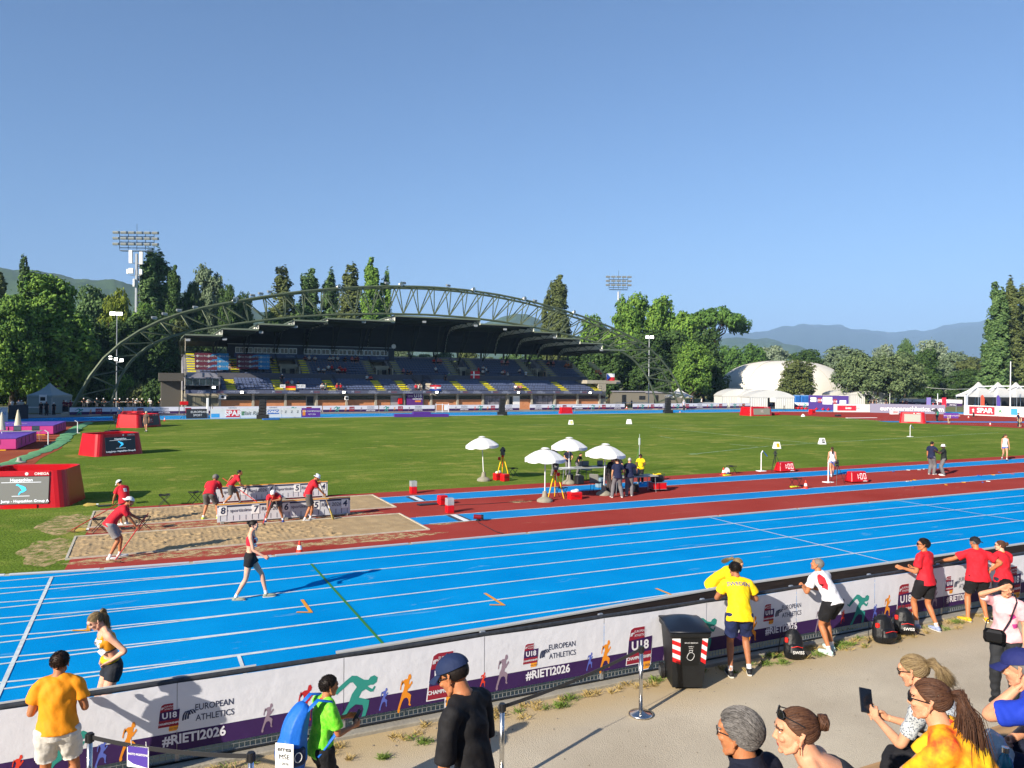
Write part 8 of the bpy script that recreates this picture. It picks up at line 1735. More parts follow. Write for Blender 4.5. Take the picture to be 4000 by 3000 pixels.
t = thing('phone', 'black phone held up by the woman in the grey blouse', 'phone', (0,0,0)); R_ = o['root']; t.location = Vector(R_.location) + RZ(R_.rotation_euler.z) @ (((o['wr'][0]+o['wr'][1])/2 + V(0,.10,.07))*.90); t.rotation_euler = (-.75, .15, -(YAW + radians(8))); MB().rbox((-.038,-.005,-.078),(.038,.005,.078),.004).build('case', BLACK, t); MB().box((-.034,-.0065,-.073),(.034,-.0055,.073)).build('screen', mat('phone screen','10141c',.1,spec=.7), t)
tie = mat('tie-dye cloth','f0c020',.8,bump=.6,bscale=9); nt, N, b_ = nodes(tie); tc = N('ShaderNodeTexCoord'); n1 = N('ShaderNodeTexNoise', i_Scale=5.5, i_Detail=6.0, i_Roughness=.6); nt.links.new(tc.outputs['Object'], n1.inputs['Vector']); r = N('ShaderNodeValToRGB'); e = r.color_ramp.elements; e[0].position=.35; e[1].position=.66; e[0].color=(*hx('f4d020'),1); e[1].color=(*hx('e03420'),1); q = e.new(.5); q.color = (*hx('f0a018'),1); nt.links.new(n1.outputs['Fac'], r.inputs[0]); nt.links.new(r.outputs[0], b_.inputs['Base Color'])
o = P_person('person', 'woman with a long brown ponytail and sunglasses in a yellow orange tie-dye t-shirt', seat(0, lean=26, up=10, head=(-2,2,0), arms=(Tt((-.10,.62,.50),(-1,-.2,-.4)), Tt((.06,.60,.48),(1,-.2,-.4))), thumb=((.5,0,1),(-.5,0,1)), tail=(.02,-.12,-.42), spread=.042), headpos=(3630,2736,3.5), scale=.88, face=-54, sk='fair', hair=('pony','brown'), shirt=(tie,.8,.06,.03), pants=('14141a',.9,.04), fem=True, voxel=.008, hands=('relaxed','relaxed'), extras=['shades',('lanyard','e0402c')])
MB().lathe([(.004,-.001),(.0065,0),(.004,.001)], 12, o['head'] @ T(-.087,-.008,-.040) @ Matrix.Rotation(pi/2, 4, 'X')).build('earring', STEEL, o['root'])
o = P_person('person', 'man in blue t-shirt and navy cap at right edge, chin on his fist', seat(0, lean=26, up=8, head=(-4,14,0), arms=(Tt((-.04,.36,.98),(-.8,.2,-1)), Tt((.05,.40,.62),(1,0,-.4))), thumb=((1,.3,0),(0,0,1))), headpos=(3985,2612,4.5), scale=.93, face=-42, sk='fair', hair=('short','grey'), shirt=(mat('royal blue cloth','1838b0',.8,bump=.6,bscale=8),.7,.06,.03), pants=('141a30',1.0,.05), cap=('cap','1c2460'), voxel=.008, hands=('grip','grip'), build=1.1)
RT = ('c41c2c',.6,.08,.03)
def tool(o, i, length, label, kind='rake', di=(0,.3,-1)):
 """rake or broom held in the wrist(s): from the upper hand to the ground"""
 R_ = o['root']; M_ = Matrix.Translation(R_.location) @ RZ(R_.rotation_euler.z) @ Matrix.Scale(R_.scale.x, 4); a = M_ @ (o['wr'][i[0]] + (o['wr'][i[0]]-o['el'][i[0]]).normalized()*.07); c = M_ @ (o['wr'][i[1]] + (o['wr'][i[1]]-o['el'][i[1]]).normalized()*.07); d = (c-a).normalized(); d = (d + V(0,0,-.35)).normalized() if d.z > -.3 else d; e = a + d*((a.z-.06)/max(.2,-d.z)); s0 = a - d*.25
 t = thing('rake' if kind == 'rake' else 'broom', label, kind, (0,0,0)); MB().tube([s0, e], .014, 8).build('handle', mat('red handle','c83030',.5) if kind == 'rake' else mat('broom handle','a88a58',.6), t)
 sd = V(d.y,-d.x,0).normalized()
 if kind == 'rake':
  b = MB(); b.tube([e - sd*.2, e + sd*.2], .014, 6)
  for k in range(11): b.tube([e + sd*(.04*k-.2), e + sd*(.04*k-.2) + V(0,0,-.06)], .005, 4)
  b.build('head', mat('brown rake head','6a4c34',.7), t)
 else: MB().tube([e - d*.38, e - d*.2, e + d*.02], [(.02,.015),(.06,.03),(.13,.035)], 10, side=tuple(sd)).build('bristles', STRAW, t); MB().tube([e - d*.46, e - d*.36], .022, 8).build('binding', WHITE, t)
o = P_person('person', 'taller white-capped sweeper in red at the left pit end, back to the camera', dict(lean=14, up=12, head=(-30,34,0), arms=(A((-.25,.25,-1),(.1,.6,-1)), A((.2,.3,-1),(-.1,.7,-1)))), px=(487,2052), top=1876, face=-58, sk='tan', hair=('short','black'), shirt=('c41c2c',.7,.12,.04), pants=('54504e',.85,.05), cap=('cap','d8d8d8'), build=1.12, hands=('grip','grip')); decal(o, [('1',.08,0)], -1, w=.12, h=.13)
tool(o, (1,0), 1.5, 'rake held by the taller white-capped sweeper at the left end')
o = P_person('person', 'front white-capped sweeper in red on the red apron at left, bending right', dict(lean=30, up=14, head=(0,24,0), arms=(Tt((-.02,.58,.92),(-1,0,-1)), Tt((.10,.50,.74),(1,-.4,-1))), feet=((-.10,.12),(.10,-.12)), pel=(0,-.10,.88)), px=(447,2183), top=1944, face=58, sk='tan', hair=('short','dark'), shirt=RT, pants=('8c8884',.8,.05), cap=('capback','d8d8d8'), hands=('grip','grip')); tool(o, (0,1), 1.5, 'red rake held by the front sweeper at the left')
o = P_person('person', 'grey-haired sweeper in red bending over the far pit with his back to the camera', dict(lean=42, up=14, head=(14,26,0), arms=(A((-.35,.0,-1),(-.1,.15,-1)), Tt((.20,.56,.70),(1,0,-1))), feet=((-.22,-.06),(.22,.06)), pel=(0,-.10,.87)), px=(822,2030), top=1860, face=-2, sk='tan', hair=('curly','grey'), shirt=RT, pants=('5c5a5a',.85,.05), shoes='d8f040', hands=('relaxed','grip'))
o = P_person('person', 'dark-haired sweeper in red lunging to the right behind the numbered board', dict(lean=34, up=10, head=(4,-10,0), arms=(Tt((-.22,-.12,1.02),(-1,-1,.3)), Tt((.12,.50,.78),(1,-.3,-.6))), feet=((-.12,.34),(.12,-.34)), pel=(0,-.06,.83)), px=(905,1972), top=1836, face=70, sk='tan', hair=('fade','black'), shirt=RT, pants=('5c5a5a',.85,.05), shoes='202024', hands=('grip','grip')); tool(o, (0,1), 1.5, 'red rake of the dark-haired sweeper behind the numbered board')
o = P_person('person', 'white-capped sweeper in red bent double over the near pit, facing the camera', dict(lean=60, up=22, head=(0,10,0), arms=(Tt((-.04,.50,.86),(-1,.2,0)), Tt((.16,.52,.52),(1,0,-.5))), feet=((-.30,.0),(.30,.06)), pel=(0,-.22,.86)), px=(1072,2040), top=1908, face=172, sk='olive', hair=('short','black'), shirt=RT, pants=('4c4a4c',.85,.05), shoes='28408c', cap=('cap','e0e0e0'), hands=('grip','grip')); tool(o, (0,1), 1.5, 'bright red rake of the bent sweeper, its head in the near pit')
o = P_person('person', 'sweeper in red with a white bucket hat holding a straw broom upright', dict(lean=12, up=16, head=(8,28,0), arms=(Tt((-.06,.40,1.32),(-1,-.3,-.2)), Tt((.08,.52,.92),(1,-.5,-.6))), feet=((-.11,.10),(.13,-.14))), px=(1203,2034), top=1852, face=66, sk='tan', hair=('fade','black'), shirt=RT, pants=('54504e',.85,.05), shoes='b0b0b0', cap=('bucket','e0e4e8'), hands=('grip','grip')); tool(o, (0,1), 1.5, 'long straw broom held by the sweeper in the bucket hat', 'broom')
NV, GY = '141c3c', '6c6a6c'
def off(label, px, top, face, hair, sh, pn='6c6a6c', pose=None, sk='fair', fem=False, **k):
 return P_person('person', label, pose or dict(lean=3, head=(0,12,0), arms=(Tt((-.16,.34,1.05),(-1,-.6,-.6)), Tt((.16,.34,1.05),(1,-.6,-.6)))), px=px, top=top, face=face, sk=sk, hair=hair, shirt=(sh,.6,.08,.03), pants=(pn,2.0 if 'short' not in k else k['short'],.03), fem=fem, voxel=.018, **{a: b for a, b in k.items() if a != 'short'})
off('grey haired official in black standing behind the front umbrella canopy', (2160,1858), 1738, 60, ('buzz','silver'), '16161a')
off('blond official in navy standing behind the pole of the back umbrella', (2218,1856), 1750, 172, ('short','blond'), '141830')
off('official with a dark chair-back bag at the left end of the long table', (2254,1856), 1768, 120, ('short','black'), '16161a', pose=dict(lean=18, up=8, head=(0,16,0), arms=(Tt((-.2,.45,.85),(-1,-.6,-.4)), A((.2,.2,-1),(.1,.6,-1)))))
off('curly black haired official in black bending at the right umbrella', (2372,1930), 1786, 70, ('curly','black'), '16161a', '3c3434', pose=dict(lean=14, up=10, head=(0,24,0), arms=(A((-.2,.3,-1),(.1,.8,-.6)), Tt((.1,.45,.9),(1,-.6,-.6)))))
off('official in black with a lanyard facing the camera in the middle of the group', (2408,1908), 1772, 178, ('short','grey'), '16161a', extras=[('lanyard','c83040')])
off('dark haired official in navy, left of the pair with backs to the camera', (2412,1944), 1790, -6, ('fade','dark'), NV, pose=dict(lean=3, head=(-20,10,0), feet=((-.24,.0),(.2,.0)), arms=(A((-.15,.1,-1),(.0,.4,-1)), Tt((.2,.3,1.0),(1,-.6,-.6)))))
off('white haired official in navy, right of the pair with backs to the camera', (2458,1938), 1788, 8, ('buzz','silver'), NV, pose=dict(lean=3, head=(10,8,0), arms=(A((-.15,.1,-1),(.0,.4,-1)), Tt((.34,.36,1.05),(1,-.4,-.6)))))
off('woman in a bright yellow polo with black curly hair at the laptop table', (2502,1888), 1774, -165, ('curly','black'), 'e8c808', '16161a', sk='brown', fem=True)
off('man in navy polo and grey trousers talking to the man in the white hat', (3638,1854), 1724, 58, ('fade','black'), NV, sk='tan', extras=['shades'], pose=dict(lean=0, head=(4,8,0), arms=(A((-.12,-.05,-1),(-.0,.1,-1)), Tt((.14,.34,1.12),(1,-.8,-.6)))))
off('man with a white hat and black polo gesturing with both hands on the red apron', (3686,1858), 1735, -64, ('fade','black'), '18201c', sk='dark', cap=('bucket','e8e8e8'), pose=dict(lean=0, head=(0,2,0), arms=(Tt((-.1,.36,1.32),(-1,-.8,-.8)), Tt((.1,.40,1.26),(1,-.8,-.8)))))
P_person('person', 'athlete in a white top and lavender shorts walking away between the runways', dict(lean=2, head=(14,2,0), feet=((-.06,-.16,.09),(.06,.16)), tail=(.02,-.12,-.34)), px=(3250,1862), top=1745, face=14, sk='fair', hair=('pony','brown'), shirt=('dcdce0',0,.04,.0), pants=('8a90b8',.22,.004), shoes='a0a0a8', fem=True, voxel=.018)
P_person('person', 'athlete in white top and blue briefs walking at the far right beside the blue runway', dict(lean=8, head=(-6,24,0), feet=((-.05,.20),(.05,-.26,.13)), tail=(.14,-.05,-.2)), px=(3924,1799), top=1696, face=-168, sk='fair', hair=('pony','brown'), shirt=('dcdce0',0,.04,.0), pants=('1c50b8',.06,.0), shoes='303038', fem=True, voxel=.018)
P_person('person', 'volunteer with white cap and blue vest walking behind the farthest left scoreboard', dict(lean=4, head=(0,4,0), feet=((-.08,.34),(.08,-.32,.12))), px=(463,1650), top=1592, face=92, sk='fair', hair=('short','dark'), shirt=('8ca4c4',.5,.08,.03), pants=('181a22',.8,.05), cap=('cap','e8e8e8'), voxel=.024)
P_person('person', 'woman with a sun hat and brown patterned dress walking on the grass at left', dict(lean=1, head=(0,4,0), feet=((-.06,.08),(.05,-.06))), px=(572,1686), top=1606, face=176, sk='fair', hair=('short','dark'), shirt=('5c4c44',.5,.32,.05), pants=('4c403c',.6,.04), cap=('bucket','c8b898'), fem=True, shoes='202020', voxel=.024)
for x, yb, yt, f, sh, cp, lab in ((160,1621,1570,150,'14161c',None,'man in black, left of three standing before the small grey tent'),(181,1624,1568,-10,'14161c',None,'man in black with his back turned, middle of three before the small grey tent'),(211,1622,1572,175,'14161c','e8e8e8','man in black with a white cap, right of three before the small grey tent'),(398,1620,1577,10,'181c28',None,'dark figure standing on the far track before the printed banner at left'),(2904,1615,1576,120,'3c4438','141414','person in dark clothes left of the far scoreboard before the marquees'),(3662,1646,1599,-20,'2c8464','181818','cameraman in a green vest behind the television camera'),(3976,1668,1613,150,NV,'303030','official in navy beside the wooden trestle at far right'),(3801,1629,1592,160,'d8d8d8',None,'person in white and red walking on the far bend before the SPAR board'),(3886,1622,1588,20,'8c2c2c',None,'person in dark red standing at the advert boards at far right'),(3645,1592,1573,170,'c82430',None,'person in red beyond the long grey web address wall'),(3960,1603,1587,170,'c82430',None,'person in red under the white pavilions'),(1472,1600,1568,60,'c83030',None,'child in red running before the brick wall of the stand'),(1893,1600,1564,0,'2c8c4c',None,'person in a green vest before the stand wall'),(2671,1604,1562,170,'b0b0b8','d8d8d8','person in pale clothes beside the far right speaker'),(2467,1590,1562,150,'20242c','e8e8e8','person with a white cap behind the barrier near the right arch foot'),(949,1590,1571,0,'141418',None,'figure in black leaning at the brick wall of the stand')):
 P_person('person', lab, dict(lean=2, head=(0,6,0)), px=(x,yb), top=yt, face=f, sk='fair', hair=('short','black'), shirt=(sh,.6,.08,.03), pants=('24262c',2.0 if x != 1472 else .8,.03), cap=('cap',cp) if cp else None, voxel=.03, shoes='404040', socks=None)
def crowd_proto(pose, cap=None, slv=.6, fem=False): return P_person('person', 'x', pose, at=(0,0,-50), scale=1, face=0, sk='fair', hair=('short','dark'), shirt=('d8d8d8',slv,.06,.03), pants=('2c3038',1.0 if 'knee' in pose else 2.0,.03), cap=cap, voxel=.04, shoes='505050', socks=None, fem=fem)['root']
ARMS = (Tt((-.12,.40,.62),(-1,-.3,-.4)), Tt((.12,.40,.62),(1,-.3,-.4)))
PR = [crowd_proto(seat(0, lean=8, up=6, head=(10,4,0), arms=ARMS)), crowd_proto(seat(0, lean=30, up=14, head=(-20,2,0), arms=(Tt((-.08,.46,.70),(-1,-.3,-.4)), Tt((.08,.46,.70),(1,-.3,-.4))))), crowd_proto(seat(0, lean=-4, head=(24,0,0), arms=(A((-.3,-.1,-1),(-.1,.6,-.6)), A((.4,.2,-1),(.1,.7,-.2)))), fem=True), crowd_proto(dict(lean=4, head=(0,8,0))), crowd_proto(dict(lean=20, up=10, head=(10,8,0), arms=(Tt((-.2,.45,1.05),(-1,-.6,-.6)), Tt((.2,.45,1.05),(1,-.6,-.6)))), cap=('cap','e8e8e8'))]
CL = dict(w='d4d4d4', k='16181e', r='c42430', m='6c2438', p='b87078', g='7c9c7c', o='c06830')
CN = dict(w='white', k='black', r='red', m='maroon', p='pink', g='green', o='orange')
def person_copy(pr, loc, rz, c, label, group, pants=None):
 r = dup(PR[pr], loc, rz, label, group)
 for ch in r.children:
  if ch.name.startswith('shirt'): ch.data = shirt_of(ch.data, c)
 return r
_sh = {}
def shirt_of(me, c):
 if (me.name, c) not in _sh: m2 = me.copy(); m2.materials[0] = mat('cloth '+CL[c], CL[c], .85, var=.06, scale=5); _sh[(me.name, c)] = m2
 return _sh[(me.name, c)]
ST = [(1194,1386,'m'),(1208,1388,'w'),(1220,1386,'k'),(1233,1388,'w'),(1287,1389,'w'),(1302,1391,'w'),(1320,1390,'w'),(1343,1390,'k'),(1375,1392,'p'),(1386,1390,'m'),(1398,1392,'m'),(1244,1431,'w'),(1267,1436,'w'),(1283,1425,'w'),(1297,1430,'r'),(1316,1438,'w'),(1322,1429,'r'),(1336,1440,'r'),(1348,1439,'r'),(1576,1437,'p'),(1590,1448,'k'),(1603,1447,'k'),(1702,1433,'w'),(1432,1461,'w'),(1445,1462,'r'),(1124,1486,'r'),(1140,1484,'w'),(1162,1490,'k'),(1258,1502,'w'),(1273,1500,'g'),(1317,1509,'r'),(1331,1509,'r'),(1625,1509,'r'),(1637,1511,'w'),(1695,1402,'r'),(1710,1405,'p'),(1722,1405,'p'),(1870,1440,'r'),(1888,1425,'w'),(1885,1441,'w'),(1900,1437,'w'),(1960,1409,'p'),(1968,1410,'w'),(1979,1410,'p'),(1961,1449,'w'),(1970,1448,'p'),(1984,1454,'w'),(2025,1439,'w'),(2137,1414,'p'),(2153,1412,'k'),(2160,1412,'p'),(2206,1417,'o'),(2212,1417,'p'),(2219,1417,'o'),(2227,1419,'k'),(2014,1511,'w'),(2025,1513,'p'),(2035,1518,'p'),(2329,1444,'o'),(2338,1446,'o'),(2343,1449,'r'),(1060,1396,'k'),(1064,1408,'k'),(893,1412,'w'),(905,1416,'k'),(795,1416,'w'),(803,1450,'r'),(840,1450,'k')]
ST.sort(); ORD = ['%d%s' % (i, 'th' if 10 <= i % 100 <= 20 else {1:'st',2:'nd',3:'rd'}.get(i % 10, 'th')) for i in range(80)]
cnts = {}
for i, (x, y, c) in enumerate(ST):
 best = None
 for tr, (v0, dv, z0_, dz, n_) in (('upper', (117.3,.72,5.25,.37,9)), ('lower', (112.3,.8,3.12,.27,6))):
  for k in range(n_): v = v0 + dv*k + .40; zs = z0_ + dz*k + .17; e_ = abs(onv(x, y, v).z - (zs + .72)); best = (e_, tr, v, zs) if best is None or e_ < best[0] else best
 _, tr, v, zs = best; p = onv(x, y, v); kk = i % 3; cnts[(tr, c)] = cnts.get((tr, c), 0) + 1
 n_ = cnts[(tr, c)]; person_copy(kk, (p.x, v, zs-.42), pi + .5*sin(i*2.3), c, 'seated spectator in %s, %s in that colour from the left in the %s stand rows' % (CN[c], ORD[n_], tr), 'spectators seated in the grandstand')
for x, y, v, z, c, lab in ((1101,1462,112.9,3.5,'k','steward in black with a white cap standing by the second yellow stair'),(1028,1422,118.2,5.6,'k','person in black standing before the second sponsor banner'),(1740,1466,117.0,4.6,'k','person in black standing at the parapet by the fourth upper stair'),(1752,1457,117.9,5.3,'g','person in pale green standing on the upper stair right of the steward'),(2054,1449,118.0,5.3,'w','person in white standing at the foot of the upper stair at right'),(2127,1450,118.0,5.3,'k','person in black by the right hand passage in the upper rows'),(1522,1436,118.6,5.3,'k','person in black by the second passage in the upper rows')):
 person_copy(4 if 'steward' in lab else 3, (onv(x, y, v).x, v, onv(x, y, v).z - 1.6), pi, c, lab, 'people standing in the stand')
for i, (x, c) in enumerate(((328,'k'),(343,'w'),(380,'k'),(410,'k'),(446,'k'),(464,'k'),(502,'k'),(523,'k'),(531,'w'),(553,'k'),(589,'w'),(628,'k'),(72,'w'),(86,'w'),(48,'w'),(232,'o'),(248,'m'),(262,'m'),(276,'m'))):
 p = deep(x, 1590, 113 if x > 290 else 100); person_copy(4 if 290 < x else (3, 4)[i % 2], (p.x, p.y, 0), pi + .6*sin(i*1.7), c, ('person in %s and white cap behind the far left barrier, %s from left' % (CN[c], ORD[i+1])) if x > 290 else ('person in %s in the far left shade, %s of the loose group' % (CN[c], ORD[i-11])), 'people behind the far left barrier')
for i, (x, c) in enumerate(((2700,'k'),(2740,'w'),(3402,'k'),(3414,'k'),(3424,'k'),(3462,'k'),(3808,'w'),(3850,'w'))):
 p = deep(x, 1590, 150 if x < 3500 else 130); person_copy(3, (p.x, p.y, 0), pi + i, c, 'person in %s standing %s, %s from the left' % (CN[c], 'behind the barrier right of the arch' if x < 3000 else 'in the shade under the round tree' if x < 3500 else 'under the white pavilions', ORD[i+1]), 'people far off at right')
for r in PR:
 for ch in r.children_recursive: bpy.data.objects.remove(ch)
 bpy.data.objects.remove(r)
c0, c1, c2 = g(2795,2698), g(2618,2652), g(2940,2640)
t = thing('wheeled_bin', 'tall black wheeled bin with red and white striped stickers standing against the fence', 'bin', (7.82, 9.74, 0), -.42); BK = mat('black bin plastic','16181a',.5,var=.3,scale=3,bump=.15,bscale=40)
w0, d0, w1, d1, H_ = .24, .26, .29, .37, 1.0
MB().add([(-w0,-d0,.04),(w0,-d0,.04),(w0,d0-.06,.04),(-w0,d0-.06,.04),(-w1,-d1,H_-.08),(w1,-d1,H_-.08),(w1,d1,H_-.08),(-w1,d1,H_-.08)], [(0,3,2,1),(0,1,5,4),(1,2,6,5),(2,3,7,6),(3,0,4,7),(4,5,6,7)]).rbox((-w1-.03,-d1-.03,H_-.14),(w1+.03,d1+.02,H_-.05),.02).build('body', BK, t)
L_ = MB(); vs = []
for j in range(9):
 for i in range(9):
  x = -w1-.03 + (2*w1+.06)*i/8; y = -d1-.05 + (2*d1+.1)*j/8; vs.append((x, y, H_-.04 + .10*sin(pi*j/8)**.6*sin(pi*(.12+.76*i/8)) + (.02 if 2 < i < 6 and 2 < j < 6 else 0)))
L_.add(vs, [(j*9+i, j*9+i+1, (j+1)*9+i+1, (j+1)*9+i) for j in range(8) for i in range(8)]); L_.box((-w1-.03,-d1-.05,H_-.06),(w1+.03,d1+.05,H_-.035)); L_.build('lid', mat('blue black lid','161c28',.4), t, True); MB().tube([(-w1,d1+.07,H_-.06),(w1,d1+.07,H_-.06)], .016, 8).build('handle', BK, t)
for s_ in (-1,1): o = MB().tube([(s_*(w0+.02),d0+.0,.12),(s_*(w0+.08),d0+.0,.12)], .12, 18).build('wheel', BLACK, t); MB().tube([(s_*(w0+.081),d0,.12),(s_*(w0+.09),d0,.12)], .07, 12).build('hub', mat('grey hub','4c4e50',.5), o)
def bface(x, z, off=.004): k = (z-.04)/(H_-.12); return Vector((x*(1+.2*k), -(d0+(d1-d0)*k)-off, z))
RW = [mat('red reflective','c81c20',.4), mat('white reflective','dcdcdc',.4)]
for x0, x1 in ((-.235,-.125),(.165,.24)):
 b = MB(); n = 6
 for k in range(n): b.cur = k % 2; z0, z1 = .42+.07*k, .42+.07*(k+1); sk_ = .05; zc = lambda z: min(.84, max(.42, z)); b.add([bface(x0, zc(z0+sk_)), bface(x1, zc(z0-sk_+.05)), bface(x1, zc(z1-sk_+.05)), bface(x0, zc(z1+sk_))], [(0,1,2,3)])
 b.build('striped_sticker', RW, t)
s_ = MB().add([bface(-.10,.40,.003),bface(.14,.40,.003),bface(.14,.84,.003),bface(-.10,.84,.003)], [(0,1,2,3)]).build('label', mat('dark label','0c0e10',.4), t); b = MB(); M_ = facing(bface(.02,.62,.006), (1,0,0), (0,-.13,1)); letters(b,'SECCO RESIDUO',.028,M_ @ T(0,.15,0)); letters(b,'GENERAL',.02,M_ @ T(0,.09,0)); letters(b,'WASTE',.02,M_ @ T(0,.06,0)); b.build('lettering', WHITE, s_)
b = MB(); b.tube([M_ @ V(.055*cos(a)*(1+.15*sin(2*a)), -.07+.065*sin(a),0) for a in [k*pi/8 for k in range(17)]], .003, 4).tube([M_ @ V(-.02,0,0), M_ @ V(-.03,.03,0), M_ @ V(.03,.03,0), M_ @ V(.02,0,0)], .003, 4); b.build('bag_symbol', WHITE, s_)
def stanchion(x, y, label, top=None):
 p = V(x, y, 0); t = thing('belt_post', label, 'barrier post', (x, y, 0), 0, 'steel belt posts'); MB().lathe([(.175,0),(.175,.02),(.15,.035),(.05,.06),(.03,.07),(.001,.07)], 32).build('base', STEEL, t, True); MB().tube([(0,0,.05),(0,0,.90)], .029, 18).build('post', STEEL, t, True); MB().tube([(0,0,.90),(0,0,.995)], .034, 18).rbox((-.045,-.02,.90),(.045,.02,.985),.006).build('belt_head', BLACK, t)
S1 = (6.52, 9.08); S2 = (3.86, 8.15); S3 = (-.49, 9.32); S4 = (1.02, 8.16)
stanchion(*S1, 'polished steel belt post with round base left of the black bin'); stanchion(*S2, 'steel belt post right of the man in black, cut by the bottom edge'); stanchion(*S3, 'steel belt post beside the man in the orange shirt'); stanchion(*S4, 'steel belt post left of the boy with the blue backpack')
def belt(a, c, label, sag=.05):
 b = MB(); n = 12; vs = []
 for i in range(n+1): f = i/n; x = a[0]+(c[0]-a[0])*f; y = a[1]+(c[1]-a[1])*f; z = .955 - sag*4*f*(1-f); vs += [(x,y,z-.024),(x,y,z+.024)]
 b.add(vs, [(2*i,2*i+2,2*i+3,2*i+1) for i in range(n)]); o = b.build('belt', mat('black webbing','0e0e12',.7,sheen=.3), None); m_ = o.modifiers.new('s','SOLIDIFY'); m_.thickness = .003; tag(o, label, 'barrier belt')
belt(S1, S2, 'black retractable belt between the bin side post and the one by the man'); belt(S3, S4, 'grey black belt carrying the PHOTO POSITIONS sign at bottom left')
t = thing('hanging_sign', 'purple PHOTO POSITIONS sign hanging from the belt at bottom left', 'sign', (-.49+1.51*.31, 9.32-1.16*.31, .93), atan2(-1.16,1.51)); MB().box((-.13,-.003,-.24),(.13,.003,-.01)).build('card', WHITE, t); MB().add([(-.12,-.005,-.17),(-.05,-.005,-.205),(.12,-.005,-.232),(.12,-.005,-.02),(-.12,-.005,-.02)], [(0,1,2,3,4)]).build('purple_print', mat('violet card print','4a3494',.6), t); b = MB(); letters(b,'PHOTO POSITIONS',.031,facing((0,-.008,-.10),(1,0,0),(0,0,1)),bold=.0008,xs=.92); b.build('lettering', WHITE, t)
for s_ in (-.09,.09): MB().tube([(s_,0,-.02),(s_,.01,.03),(s_+.01,-.01,.05),(s_+.01,0,-.01)], .004, 5).build('ring', WHITE, t)
def rucksack(x, y, rot, label, s=1.0, txt=None, lean=0, red=None):
 t = thing('backpack', label, 'backpack', tuple(g(x, y).xy)+(0,), rot, 'black backpacks on the ground'); m_ = mat('black ripstop','101216',.5,bump=.6,bscale=14)
 b = MB(); b.tube([(0,.0,.02),(0,0,.12),(0,.02+lean*.3,.28),(0,.04+lean*.6,.42),(0,.05+lean,.50)], [(.15*s,.11*s),(.18*s,.13*s),(.17*s,.12*s),(.13*s,.10*s),(.06*s,.05*s)], 16, side=(1,0,0)); b.tube([(0,-.10*s,.05),(0,-.13*s,.15),(0,-.10*s,.27)], [(.11*s,.04*s),(.13*s,.06*s),(.10*s,.03*s)], 12, side=(1,0,0)); link('pack', remesh(b, .012, 2, [m_]), t)
 b = MB(); b.tube([(-.03,.06,.48),(-.02,.08,.55),(.03,.08,.55),(.03,.06,.48)], .009, 6); 
 for q in (-1,1): b.tube([(q*.07,.10,.46),(q*.16,.20,.34),(q*.2,.17,.12),(q*.26,.05,.02),(q*.36,-.02,.015)], [(.022,.006)]*5, 6)
 b.build('strap', m_, t); b = MB(); b.tube([(-.10*s,-.155*s,.24),(0,-.175*s,.27),(.10*s,-.155*s,.24)], .006, 5); b.rbox((-.17*s,-.08,.30),(-.12*s,-.02,.38),.01); b.build('red_trim', mat('red bag trim','d82820',.6), t)
 if txt: b = MB(); letters(b, txt, .075, facing((.01,-.205*s,.17),(1,0,0),(0,0,1)), bold=.001); b.build('lettering', WHITE, t)
rucksack(3100, 2572, -.45, 'black backpack lettered SWISS on the ground behind the SWEDEN shirt couple, standing alone', 1.0, 'SWISS'); rucksack(3452, 2508, -.2, 'left of two black backpacks on the ground, with red trim, near the man in red', 1.25); rucksack(3532, 2478, -.6, 'right of two black backpacks, lettered SWISS, leaning on its neighbour', 1.1, 'SWISS')
def tuft(u, v, s, seed, m_, n=34):
 r_ = random.Random(seed); b = MB()
 for _ in range(n):
  a = r_.uniform(0,6.28); q = r_.uniform(0,s); x, y = q*cos(a), q*sin(a)*.6; h = r_.uniform(.03,.11)*(1-.4*q/s); dx, dy = r_.uniform(-.05,.05), r_.uniform(-.05,.05); b.add([(x-.004,y,0),(x+.004,y,0),(x+dx+.002,y+dy,h*.7),(x+dx*1.8,y+dy*1.8,h)], [(0,1,2),(0,2,3)])
 return b
TG, TD = mat('weed green','4c6a24',.9,col2='6c7c34',scale=20), mat('dry grass','b0985c',.9,col2='8c7a48',scale=20); r_ = random.Random(3)
all_ = [MB(), MB()]
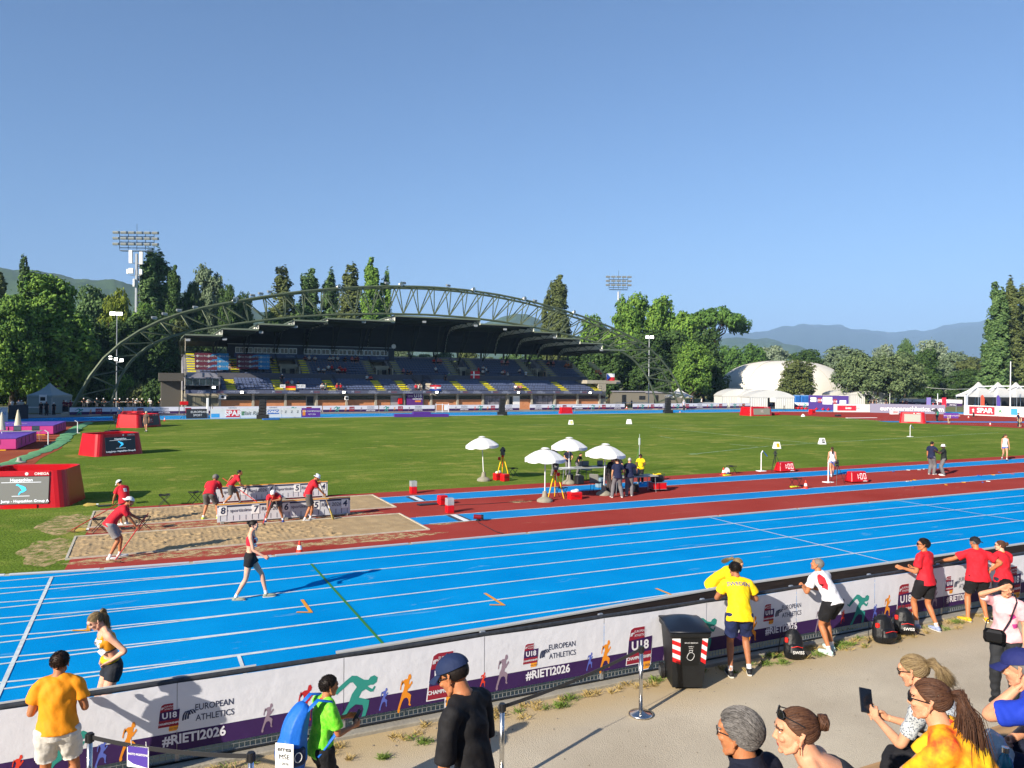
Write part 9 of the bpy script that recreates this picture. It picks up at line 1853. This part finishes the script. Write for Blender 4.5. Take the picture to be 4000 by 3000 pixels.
for i in range(170):
 u = r_.uniform(-1.5, 19); v = 10.06 - abs(r_.gauss(0,.22)); k = 0 if r_.random() < .25 else 1
 if k == 1 and noise.noise(V(u*1.1,0,0)) < -.15: continue
 tb = tuft(u, v, r_.uniform(.04,.16), i, None); all_[k].add([(p[0]+u, p[1]+v, p[2]-.009) for p in tb.v], tb.f)
for x, y, s in ((3010,2560,.22),(3290,2520,.2),(2230,2730,.2),(2195,2760,.14),(1660,2900,.13),(3330,2470,.2),(3200,2560,.2),(2560,2660,.16),(3740,2430,.2),(1500,2960,.08),(3060,2590,.14),(2990,2595,.15)):
 p = g(x, y); tb = tuft(0,0,s,x,None,110); all_[0].add([(q[0]+p.x, q[1]+p.y, q[2]-.009) for q in tb.v], tb.f)
struct(all_[0].build('weeds', TG), 'green weeds growing along the foot of the fence', 'stuff'); struct(all_[1].build('dry_grass', TD), 'dry straw tufts along the foot of the fence', 'stuff')
b = MB()
for i in range(420): u, v = r_.uniform(-1,20), r_.uniform(4.6,10.0); s = r_.uniform(.004,.014)*(1.4 if v > 9.2 else 1); b.ell((u,v,-.006),(s,s*.8,s*.6),5,4)
struct(b.build('gravel', mat('small stones','9a9284',.9,col2='6c6458',scale=3)), 'small loose stones scattered on the path', 'stuff')
def bottle(px, label, c):
 p = V(*px); t = thing('water_bottle', label, 'bottle', tuple(p)); MB().lathe([(.034,0),(.036,.02),(.036,.14),(.030,.165),(.014,.19),(.014,.20)], 18).build('bottle', mat(c[0],c[1],.1,spec=.7,alpha=.8), t, True); MB().lathe([(.018,.2),(.018,.225),(.001,.226)], 14).build('cap', STEEL, t)
q = deep(3925, 3090, 3.9); bottle((q.x,q.y,q.z), 'clear bottle of blue water standing by the seated people at the bottom right', ('blue bottle','1c7890')); q = deep(3972, 2975, 3.85); t = thing('carrier_bag', 'crumpled pale plastic bag between the tie-dye shirt and the man in blue', 'bag', tuple(deep(3860,2935,4.05)), .4); b = MB(); b.ell((0,0,0),(.13,.11,.10),22,14); b.v = [tuple(V(p)*(1+.35*noise.noise(V(p)*14))) for p in b.v]; b.build('film', mat('pale plastic film','a8acae',.4,alpha=.9), t)
